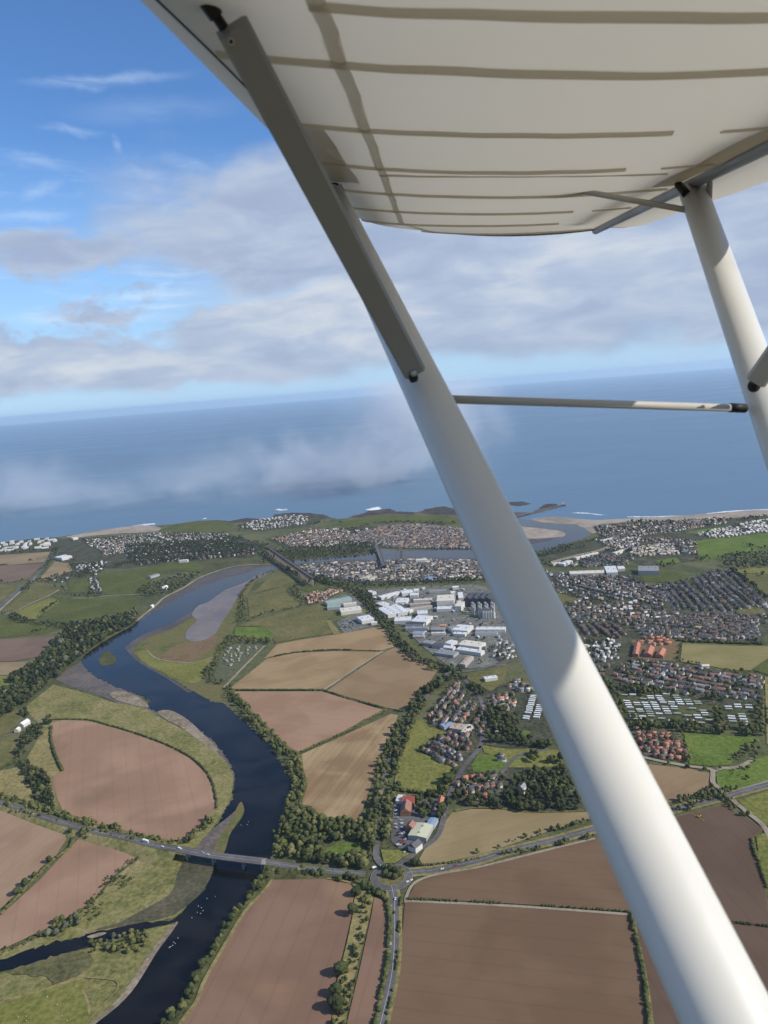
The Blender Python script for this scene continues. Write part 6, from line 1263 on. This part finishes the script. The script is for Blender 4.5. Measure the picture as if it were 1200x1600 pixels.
for k, (x, y) in enumerate(cE(806, 640, 808, 655, 810, 672, 812, 690, 804, 720, 806, 735, 830, 700, 834, 715, 836, 735, 822, 755, 830, 765, 842, 760, 852, 770, 838, 780, 850, 790, 828, 795, 840, 800, 860, 785, 815, 815, 826, 818, 845, 812, 812, 770)):
    c_ = cr_.choice(('white', 'silver', 'black', 'red', 'blue', 'silver', 'white'))
    vehicle('car', c_, (x, y), 0.1, (x+cr_.choice((-6, 6)), y+cr_.uniform(-2, 2)), '%s car parked in the garage yard by the old road' % c_, 'cars parked in the garage yard')
for k in range(46):
    zx = 545+cr_.uniform(0, 62); zy = 628+cr_.uniform(0, 44); c_ = cr_.choice(('white', 'silver', 'black', 'blue', 'silver'))
    p = cB(zx, zy)[0]; vehicle('car', c_, p, 0.1, (p[0]+3, p[1]+1), '%s car in the big car park left of the white factory' % c_, 'cars in the factory car park')
# tractor with boom in the dark field
x, y = g(1093, 1278); o = empty('tractor', (x, y, 1.35), 0.4); tag(o, 'yellow tractor working in the dark field at the right', 'tractor')
m = MB(); m.box(-1, 2.6, -.7, .7, .9, 2.0); m.box(-2.4, -1.0, -1.2, 1.2, .9, 2.4); m.build('body', ['paint_yellow'], o)
m = MB(); m.box(-1.0, .8, -.85, .85, 2.0, 3.3, 0, .8, .8); m.build('cab', ['car_glass'], o)
for u, r in ((-1.2, 1.0), (2.0, .7)):
    for s_ in (-1, 1): m = MB(); m.tube((u, s_*1.0, r), (u, s_*1.5, r), r, r, 14); m.build('wheel', ['tyre'], o)
m = MB(); m.tube((-3, -11, 1.3), (-3, 11, 1.3), .18, .18, 6); m.box(-3.2, -2.2, -.4, .4, 1.0, 1.6); m.build('boom', ['paint_yellow'], o)

# ------------------------------------------------------------------ birds and sheep
sw = MB(); sw.ball((0, 0, .22), (.55, .28, .25), 0, 10, 7); sw.add([(-.45, -.12, .3), (-.85, 0, .5), (-.45, .12, .3), (-.5, 0, .15)], [(0, 1, 2), (0, 3, 1), (2, 1, 3)], 0)
nk = [(.42, 0, .3), (.56, 0, .5), (.52, 0, .72), (.58, 0, .86), (.70, 0, .86)]
for a, b_ in zip(nk[:-1], nk[1:]): sw.tube(a, b_, .075, .07, 7)
sw.ball((.68, 0, .87), (.10, .07, .08), 0, 8, 5); sw.tube((.75, 0, .86), (.92, 0, .82), .04, .015, 6, 1)
SW = sw.mesh('swan', ['feather', 'beak'])
for x, y in cG(970, 315, 1010, 305, 930, 350, 945, 358, 925, 380, 940, 385, 952, 372, 900, 405, 835, 500, 815, 520, 800, 540, 810, 535, 822, 526, 795, 545) + cD(1165, 705, 1160, 718, 1130, 720):
    q = g(x, y); o = link('swan', SW, None, (q[0], q[1], 2.5*LS+0.04), rng.uniform(0, 6.28)); o.scale = (1.0,)*3
    up = y < 1300
    tag(o, 'white swan floating upstream of the bridge by the sandy tongue' if up else ('white swan in the group below the bridge' if y < 1440 else 'white swan in the lower group near the pale meadow bank'), 'swan', 'swans upstream of the bridge' if up else ('swans below the bridge' if y < 1440 else 'swans in the lower group'))
sp = MB(); sp.ball((0, 0, .62), (.6, .3, .33), 0, 9, 6); sp.ball((.68, 0, .78), (.2, .11, .13), 1, 7, 5)
for u in (-.35, .35):
    for s_ in (-.15, .15): sp.tube((u, s_, 0), (u, s_, .45), .05, .06, 5, 1)
SP = sp.mesh('sheep', ['wool', 'sheepface'])
SPW = wpoly(cG(10, 820, 200, 760, 380, 700, 395, 780, 405, 895, 10, 895))
for q in fill(cG(10, 820, 200, 760, 380, 700, 395, 780, 405, 895, 10, 895), 22, .5)[:34]:
    o = link('sheep', SP, None, (q[0], q[1], 1.2), rng.uniform(0, 6.28)); o.scale = (1.2,)*3; tag(o, 'pale sheep grazing in the bottom left pasture', 'sheep', 'sheep in the bottom left pasture')

# ------------------------------------------------------------------ the aircraft the photograph is taken from
def fabric(name, col, trans, mixf=0.5, wv=True):
    m, t, b = newmat(name)
    P = t.n('ShaderNodeTexCoord').outputs['Object']
    nz = t.noise(P, 3.0, 4, 0.6)
    c = t.mix(nz, tuple(x*0.94 for x in col), tuple(min(1, x*1.04) for x in col))
    tr = t.n('ShaderNodeBsdfTranslucent'); tr.inputs[0].default_value = trans+(1,)
    t.l(c, b.inputs['Base Color']); b.inputs['Roughness'].default_value = 0.45; b.inputs['Specular IOR Level'].default_value = 0.35
    nb = t.n('ShaderNodeBump'); nb.inputs['Strength'].default_value = 0.12; nb.inputs['Distance'].default_value = 0.003
    t.l(t.noise(P, 260.0, 2, 0.5), nb.inputs['Height']); t.l(nb.outputs[0], b.inputs['Normal'])
    mx = t.n('ShaderNodeMixShader'); mx.inputs[0].default_value = mixf
    t.l(b.outputs[0], mx.inputs[1]); t.l(tr.outputs[0], mx.inputs[2]); t.l(mx.outputs[0], t.N['Material Output'].inputs[0])
fabric('wing_fabric', (0.71, 0.70, 0.67), (0.82, 0.785, 0.705), 0.58)
fabric('rib_fabric', (0.64, 0.60, 0.53), (0.68, 0.62, 0.50), 0.52)
fabric('seam_fabric', (0.64, 0.60, 0.53), (0.66, 0.61, 0.50), 0.48)
fabric('shadow_patch_fabric', (0.56, 0.50, 0.40), (0.55, 0.47, 0.34), 0.42)  # brown tone holds the shadows drawn on the wing underside
def enamel(name, col, rough=0.35):
    m, t, b = newmat(name)
    P = t.n('ShaderNodeTexCoord').outputs['Object']
    nz = t.noise(P, 6.0, 4, 0.6); dirt = t.mapr(t.noise(P, 45.0, 3, 0.6), 0.68, 0.8, 0, 0.25)
    c = t.mix(nz, tuple(x*0.97 for x in col), col); c = t.mix(dirt, c, tuple(x*0.8 for x in col))
    t.l(c, b.inputs['Base Color']); t.l(t.mapr(nz, 0.3, 0.7, rough*0.85, rough*1.2), b.inputs['Roughness']); b.inputs['Specular IOR Level'].default_value = 0.45
enamel('strut_paint', (0.55, 0.545, 0.51), 0.36); enamel('jury_paint', (0.26, 0.25, 0.228), 0.5); enamel('tube_grey', (0.26, 0.25, 0.24), 0.45); enamel('alu', (0.40, 0.38, 0.34), 0.4)
plain('black_rubber', (0.015, 0.014, 0.013), 0.6, 0.1, 20); plain('bolt_steel', (0.45, 0.44, 0.42), 0.35, 0.1, 30, 0.8)
S_ = np.array([.067, .279, -1.0]); S_ /= np.linalg.norm(S_); C_v = np.array([1, 0, .067]); C_v /= np.linalg.norm(C_v); U_ = np.cross(C_v, S_)
Rw = R
def cam2l(p): return Rw @ np.asarray(p, float)          # camera axes -> world axes, about the aircraft origin
C_w = np.array([1, .034, -.062]); C_w /= np.linalg.norm(C_w); WK = 0.91      # rib direction, slightly swept
def wing(s, c, h): return cam2l(s*S_+c*C_w+h*U_)*WK
def rear_c(s): return .80+.031*(s-1.95)
def pd(x, y, D): return cam2l(ray(x, y)*D)
ac = empty('light_aircraft', (0, 0, H)); tag(ac, 'white fabric winged light aircraft seen from its cabin: wing and struts', 'aircraft')
HB = 0.345
LOW = [(-.400, .080), (-.397, .056), (-.388, .035), (-.368, .018), (-.335, .006), (-.28, 0), (-.18, -.009), (-.05, -.017), (.1, -.022), (.25, -.024), (.42, -.022), (.60, -.015), (.74, -.006), (.84, .002)]
UPP = [(.84, .05), (.68, .085), (.5, .12), (.32, .145), (.15, .165), (0, .175), (-.13, .173), (-.24, .160), (-.33, .135), (-.375, .108), (-.396, .094)]
def span_c(s, c):
    """plan shape: rounded leading corner at the tip, rear spar running slightly aft"""
    if s > 3.70:
        t = min(1.0, (s-3.70)/0.68); le = -.40+0.34*(1-math.sqrt(max(0, 1-t*t)))
        c = le+(c+.40)*(.84-le)/1.24
    return c+(rear_c(s)-.84)*min(1.3, max(0, (c-.3)/.54))
ST = [-0.6, -0.1, .4, .75, .9, 1.04, 1.16, 1.283, 1.5, 1.735, 1.98, 2.222, 2.48, 2.745, 3.02, 3.287, 3.56, 3.70, 3.824, 3.95, 4.06, 4.16, 4.25, 4.31, 4.35, 4.375, 4.38]
RIBS = [1.04, 1.283, 1.735, 2.222, 2.745, 3.287, 3.824]
def sag(s, c):
    """fabric is drawn in a little between the ribs"""
    k = [r for r in [0.3, 0.7]+RIBS+[4.32]]; d = 0
    for a, b2 in zip(k[:-1], k[1:]):
        if a < s < b2: d = 0.018*math.sin(math.pi*(s-a)/(b2-a))
    return d*max(0, math.sin(math.pi*min(1, max(0, (c+.36)/1.18))))
m = MB(); prof_n = len(LOW)+len(UPP)
for s in ST:
    for c, h in LOW: m.v.append(tuple(wing(s, span_c(s, c), HB+h+sag(s, c))))
    tip = 0.0 if s < 3.9 else (s-3.9)/0.48*0.5
    for c, h in UPP: m.v.append(tuple(wing(s, span_c(s, c), HB+h*(1-tip))))
for i in range(len(ST)-1):
    for j in range(prof_n):
        m.f.append((i*prof_n+j, (i+1)*prof_n+j, (i+1)*prof_n+(j+1) % prof_n, i*prof_n+(j+1) % prof_n)); m.m.append(0)
m.f.append(tuple((len(ST)-1)*prof_n+j for j in range(prof_n))); m.m.append(0)
wg = m.build('wing', ['wing_fabric'], ac, True)
# moving surface behind the rear spar tube
m = MB(); s0 = [-0.6, 0.5, 1.3, 2.2, 3.1, 3.8, 4.15, 4.32]
AP = [(.0, .002), (.42, .000), (.98, -.001), (1.0, .002), (.98, .005), (.42, .032), (.0, .050)]
for s in s0:
    for u, h in AP:
        te = 1.085 if s < 4.2 else 1.02
        m.v.append(tuple(wing(s, rear_c(s)+.016+u*(te-rear_c(s)-.016), HB+h)))
n_ = len(AP)
for i in range(len(s0)-1):
    for j in range(n_): m.f.append((i*n_+j, (i+1)*n_+j, (i+1)*n_+(j+1) % n_, i*n_+(j+1) % n_)); m.m.append(0)
m.f.append(tuple((len(s0)-1)*n_+j for j in range(n_))); m.m.append(0)
m.build('flap', ['wing_fabric'], ac, True)
m = MB(); m.tube(wing(-0.6, rear_c(-.6)+.004, HB-.001), wing(4.40, rear_c(4.40)+.004, HB-.006), .021, .018, 12); m.build('rear_spar_tube', ['tube_grey'], wg, True)
m = MB(); m.tube(wing(-0.6, -.29, HB+.080), wing(4.1, -.26, HB+.07), .045, .04, 12); m.build('front_spar_tube', ['jury_paint'], wg, True)
m = MB(); m.tube(wing(-0.6, .70, HB+.045), wing(4.1, .72, HB+.04), .028, .026, 10); m.build('inner_spar_tube', ['jury_paint'], wg, True)
def lowh(c):
    for (c0_, h0), (c1_, h1) in zip(LOW[:-1], LOW[1:]):
        if c0_ <= c <= c1_: return h0+(h1-h0)*(c-c0_)/(c1_-c0_)
    return 0.0
def batten(s, ca, cb, wd, name='rib_pocket', mat='rib_fabric', depth=.007, skew=0.0):
    m = MB(); cs = np.linspace(ca, cb, 40)
    for i, c in enumerate(cs):
        so = s+skew*(c-ca)
        for u, h in ((-.5, -.001), (-.3, -depth*.8), (0, -depth), (.3, -depth*.8), (.5, -.001)):
            ww_ = wd*.72*(1+.12*math.sin(c*11+s*5)); so2 = so+.004*math.sin(c*7+s*9)+.0015*math.sin(c*31+s*3); cc_ = span_c(so, c); m.v.append(tuple(wing(so2+u*ww_, cc_, HB+lowh(c)+sag(so+u*wd, c)+h)))
    for i in range(len(cs)-1):
        for j in range(4): m.f.append((i*5+j, i*5+j+1, (i+1)*5+j+1, (i+1)*5+j)); m.m.append(0)
    return m.build(name, [mat], wg, True)
for s, ca, cb, wd in ((1.04, -.15, .80, .036), (1.283, -.32, .80, .038), (1.735, -.35, .52, .036), (2.222, -.35, .53, .040), (2.379, -.16, .70, .028), (2.745, -.36, .80, .042), (3.287, -.36, .56, .048), (3.824, -.35, .575, .052)): batten(s, ca, cb, wd)
batten(4.31, -.24, .80, .03, 'rib_pocket')
for s in (1.735, 2.222, 3.287): batten(s+.012, .64, .80, .022)
# spanwise seam (pocket of the diagonal brace)
m = MB(); ss = np.linspace(.6, 4.36, 70)
for s in ss:
    cm_ = -.140-.0075*(s-1.0)
    for u, h in ((-.5, -.0005), (-.25, -.004), (.25, -.004), (.5, -.0005)):
        c = cm_+u*.024; m.v.append(tuple(wing(s, span_c(s, c), HB+lowh(c)+sag(s, c)+h)))
for i in range(len(ss)-1):
    for j in range(3): m.f.append((i*4+j, i*4+j+1, (i+1)*4+j+1, (i+1)*4+j)); m.m.append(0)
m.build('seam', ['seam_fabric'], wg, True)
for lab_, ca, cb, sa, sb in (('shadow_patch', -.325, -.235, 1.76, 2.58), ('shadow_patch', .715, .79, 1.75, 2.68)):  # thin brown sheets standing in for shadows of spar tubes and strut brackets
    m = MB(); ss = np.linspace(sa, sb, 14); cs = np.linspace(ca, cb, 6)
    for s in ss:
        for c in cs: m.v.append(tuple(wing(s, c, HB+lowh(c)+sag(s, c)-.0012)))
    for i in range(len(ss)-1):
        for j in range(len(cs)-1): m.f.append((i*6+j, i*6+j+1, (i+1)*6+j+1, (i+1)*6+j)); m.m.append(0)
    m.build(lab_, ['shadow_patch_fabric'], wg, True)
# stitched edge cord of the tip and small eyelets
m = MB()
TC = [tuple(wing(4.383, span_c(4.383, c), HB+lowh(c)-.002)) for c in np.linspace(-.39, .83, 24)]
for a, b2 in zip(TC[:-1], TC[1:]): m.tube(a, b2, .006, .006, 6)
m.build('tip_cord', ['tube_grey'], wg, True)
# thin wire along the nose
m = MB(); NW = [wing(s, -.335-.014*math.sin(s*3), HB+lowh(-.335)-.004) for s in np.linspace(.7, 2.1, 20)]
for a, b2 in zip(NW[:-1], NW[1:]): m.tube(a, b2, .0016, .0016, 5)
m.build('nose_wire', ['black_rubber'], wg)
def swept(m, pts, chord, thick, n=24, mi=0, tear=0.0, caps=True):
    """streamline tube along pts; its long axis lies along the flight direction"""
    pts = [np.asarray(p, float) for p in pts]; b0 = len(m.v); k = len(pts)
    for i, p in enumerate(pts):
        d = pts[min(i+1, k-1)]-pts[max(i-1, 0)]; d /= np.linalg.norm(d)
        a = cam2l(C_v); a = a-a.dot(d)*d; a /= np.linalg.norm(a); b = np.cross(d, a)
        for j in range(n):
            t = 2*math.pi*j/n; cx_, cy_ = math.cos(t), math.sin(t)
            w_ = 1-0.0*cx_-tear*max(0, cx_)**2*0.55
            m.v.append(tuple(p+a*cx_*chord/2+b*cy_*w_*thick/2))
    for i in range(k-1):
        for j in range(n): m.f.append((b0+i*n+j, b0+i*n+(j+1) % n, b0+(i+1)*n+(j+1) % n, b0+(i+1)*n+j)); m.m.append(mi)
    if caps: m.f.append(tuple(b0+j for j in range(n-1, -1, -1))); m.m.append(mi); m.f.append(tuple(b0+(k-1)*n+j for j in range(n))); m.m.append(mi)
# front lift strut
inv1 = lambda y: 0.709+.00085*(y-600)
s1 = [(660+.483*(y-600), y, 1/inv1(y)) for y in (300, 600, 900, 1200, 1500, 1800, 2200)]
m = MB(); swept(m, [pd(*q) for q in s1], .080, .058, 32); st1 = m.build('lift_strut', ['strut_paint'], ac, True)
m = MB(); m.tube(pd(524, 284, 2.23), pd(531, 300, 2.19), .012, .014, 10); m.ball(pd(523, 291, 2.18), .013); m.build('strut_fitting', ['black_rubber'], st1)
# rear lift strut
inv2 = lambda y: .4545+.00054*(y-310)
s2 = [(1087+.350*(y-310), y, 1/inv2(y)) for y in (300, 500, 700, 900, 1200, 1600)]
m = MB(); swept(m, [pd(*q) for q in s2], .080, .062, 32); st2 = m.build('lift_strut', ['strut_paint'], ac, True)
m = MB(); m.tube(pd(1060, 288, 2.24), pd(1072, 303, 2.18), .012, .012, 8); m.tube(pd(1078, 286, 2.26), pd(1088, 304, 2.2), .018, .022, 10); m.build('strut_fitting', ['black_rubber'], st2)
# front jury strut: a grey channel from the strut up to the wing
def slab(m, pa, pb, wd, th, mi=0, c_=None):
    d = pb-pa; d = d/np.linalg.norm(d); view = (pa+pb)/2; view = view/np.linalg.norm(view)
    a = np.cross(d, view); a /= np.linalg.norm(a); b = np.cross(a, d)
    vs = []
    for p in (pa, pb):
        for u, v in ((-.5, -.32), (-.38, -.5), (.38, -.5), (.5, -.32), (.5, .5), (-.5, .5)): vs.append(p+a*u*wd+b*v*th)
    m.add(vs, [(i, (i+1) % 6, 6+(i+1) % 6, 6+i) for i in range(6)]+[(5, 4, 3, 2, 1, 0), (6, 7, 8, 9, 10, 11)], mi)
ja, jb = pd(364, 43, .875), pd(646, 578, 1.34)
m = MB(); slab(m, ja, jb, .0395, .030); js = m.build('jury_strut', ['jury_paint'], ac)
def bolt(parent, x, y, D, r=.006):
    p = pd(x, y, D); v = -p/np.linalg.norm(p); m = MB(); m.tube(p-v*.004, p+v*.003, r, r, 12); m.tube(p+v*.003, p+v*.0045, r*.55, r*.5, 8, 1); return m.build('bolt', ['bolt_steel', 'black_rubber'], parent)
bolt(js, 361, 65, .872, .0042); bolt(js, 634, 569, 1.325, .0055)
m = MB(); m.tube(pd(314, -10, .86), pd(350, 44, .873), .006, .006, 8); m.build('jury_fitting', ['black_rubber'], js)
m = MB(); m.tube(pd(322, 2, .85), pd(338, 26, .862), .009, .0085, 8); m.build('clamp', ['black_rubber'], js)
m = MB(); m.tube(pd(642, 576, 1.335), pd(647, 596, 1.345), .008, .007, 8); m.ball(pd(646, 590, 1.33), .0085); m.build('jury_fitting', ['black_rubber'], js)
m = MB(); m.ball(pd(646, 583, 1.322), .006); m.build('bolt', ['bolt_steel'], js)
# rear jury strut entering at the right edge
m = MB(); slab(m, pd(1184, 592, 1.50), pd(1400, 290, 1.1), .040, .028); jr = m.build('jury_strut', ['alu'], ac)
bolt(jr, 1197, 583, 1.47, .0055)
m = MB(); m.tube(pd(1186, 588, 1.50), pd(1176, 606, 1.545), .011, .010, 8); m.ball(pd(1178, 603, 1.53), .013); m.build('jury_fitting', ['black_rubber'], jr)
# cross tube between the two struts
m = MB(); m.tube(pd(672, 623, 1.40), pd(1164, 638, 1.585), .0078, .0078, 16); ct = m.build('cross_tube', ['alu'], ac, True)
m = MB(); m.tube(pd(1140, 637, 1.575), pd(1164, 638, 1.585), .0095, .0095, 14); m.build('end_sleeve', ['black_rubber'], ct, True)
# short brace from the rear strut head to the wing, with its fabric gusset
m = MB(); m.tube(pd(900, 297, 2.33), pd(1072, 328, 2.17), .0085, .0085, 10); b1 = m.build('brace_tube', ['alu'], ac, True)
m = MB(); swept(m, [pd(838, 293, 2.36), pd(860, 294, 2.35), pd(914, 298, 2.32)], .03, .02, 12); q_ = m.build('gusset', ['seam_fabric'], b1, True)
m = MB(); m.tube(pd(1110, 262, 2.2), pd(1107, 318, 2.16), .008, .009, 10); m.build('brace_tube', ['tube_grey'], ac, True)

# ------------------------------------------------------------------ air
def volbox(name, label, x0, x1, y0, y1, z0, z1, mat, kind='stuff', cat='haze'):
    m = MB(); m.box(x0, x1, y0, y1, z0, z1); me = m.mesh(name, []); me.materials.append(mat)
    return tag(link(name, me), label, cat, None, kind)
hm = bpy.data.materials.new('air'); hm.use_nodes = True; t = NT(hm.node_tree); t.N.clear()
o_ = t.n('ShaderNodeOutputMaterial'); pv = t.n('ShaderNodeVolumePrincipled')
pv.inputs['Color'].default_value = (0.66, 0.84, 1.0, 1); pv.inputs['Density'].default_value = 2.3e-5; pv.inputs['Anisotropy'].default_value = 0.2
t.l(pv.outputs[0], o_.inputs['Volume'])
volbox('haze', 'thin blue haze over the whole view', -81000, 81000, -81000, 81000, -3, 700, hm)

cmt = bpy.data.materials.new('low_cloud'); cmt.use_nodes = True; t = NT(cmt.node_tree); t.N.clear()
o_ = t.n('ShaderNodeOutputMaterial'); pv = t.n('ShaderNodeVolumePrincipled')
pv.inputs['Color'].default_value = (0.93, 0.95, 0.98, 1); pv.inputs['Anisotropy'].default_value = 0.0
P = posn(t)
CY = 5000.0
def cblob(x, y, rx, ry, rz=900.0):
    d = R @ ray(x, y); tt_ = CY/d[1]; c = d*tt_; sc_ = CY/F
    v = t.vmath('SUBTRACT', PW, (c[0], CY, c[2]+H)); v = t.vmath('MULTIPLY', v, (1/(rx*sc_), 1/rz, 1/(ry*sc_)))
    ln = t.n('ShaderNodeVectorMath', operation='LENGTH'); t.l(v, ln.inputs[0]); return t.mapr(ln.outputs['Value'], 1.0, 0.15, 0, 1)
wn = t.n('ShaderNodeVectorMath', operation='SCALE'); t.l(t.vmath('SUBTRACT', t.noise(P, 0.0016, 3, 0.6, 0, 1), (0.5, 0.5, 0.5)), wn.inputs[0]); wn.inputs[3].default_value = 800.0
PW = t.vmath('ADD', P, wn.outputs[0])
bl = [cblob(640, 690, 150, 120), cblob(680, 640, 130, 100), cblob(640, 600, 120, 70), cblob(540, 735, 190, 70)]
bl2 = [cblob(360, 750, 200, 70), cblob(200, 790, 230, 75), cblob(40, 800, 210, 100)]
r_ = bl[0]
for q in bl[1:]: r_ = t.math('MAXIMUM', r_, q)
for q in bl2: r_ = t.math('MAXIMUM', r_, t.math('MULTIPLY', q, 0.38))
nz = t.mapr(t.noise(t.mapping(P, (1, 1, 1.25)), 0.0026, 6, 0.66, 0.6), 0.39, 0.67, 0.02, 1)
zs_ = t.n('ShaderNodeSeparateXYZ'); t.l(P, zs_.inputs[0]); top_ = t.mapr(zs_.outputs[2], 690.0, 560.0, 0, 1)
t.l(t.math('MULTIPLY', t.math('MULTIPLY', t.math('MULTIPLY', r_, nz), top_), 0.0032), pv.inputs['Density'])
t.l(pv.outputs[0], o_.inputs['Volume'])
volbox('clouds', 'wisps of low grey cloud hanging over the sea in front of the horizon', -3400, 900, 4250, 5900, 20, 694, cmt, 'stuff', 'cloud')
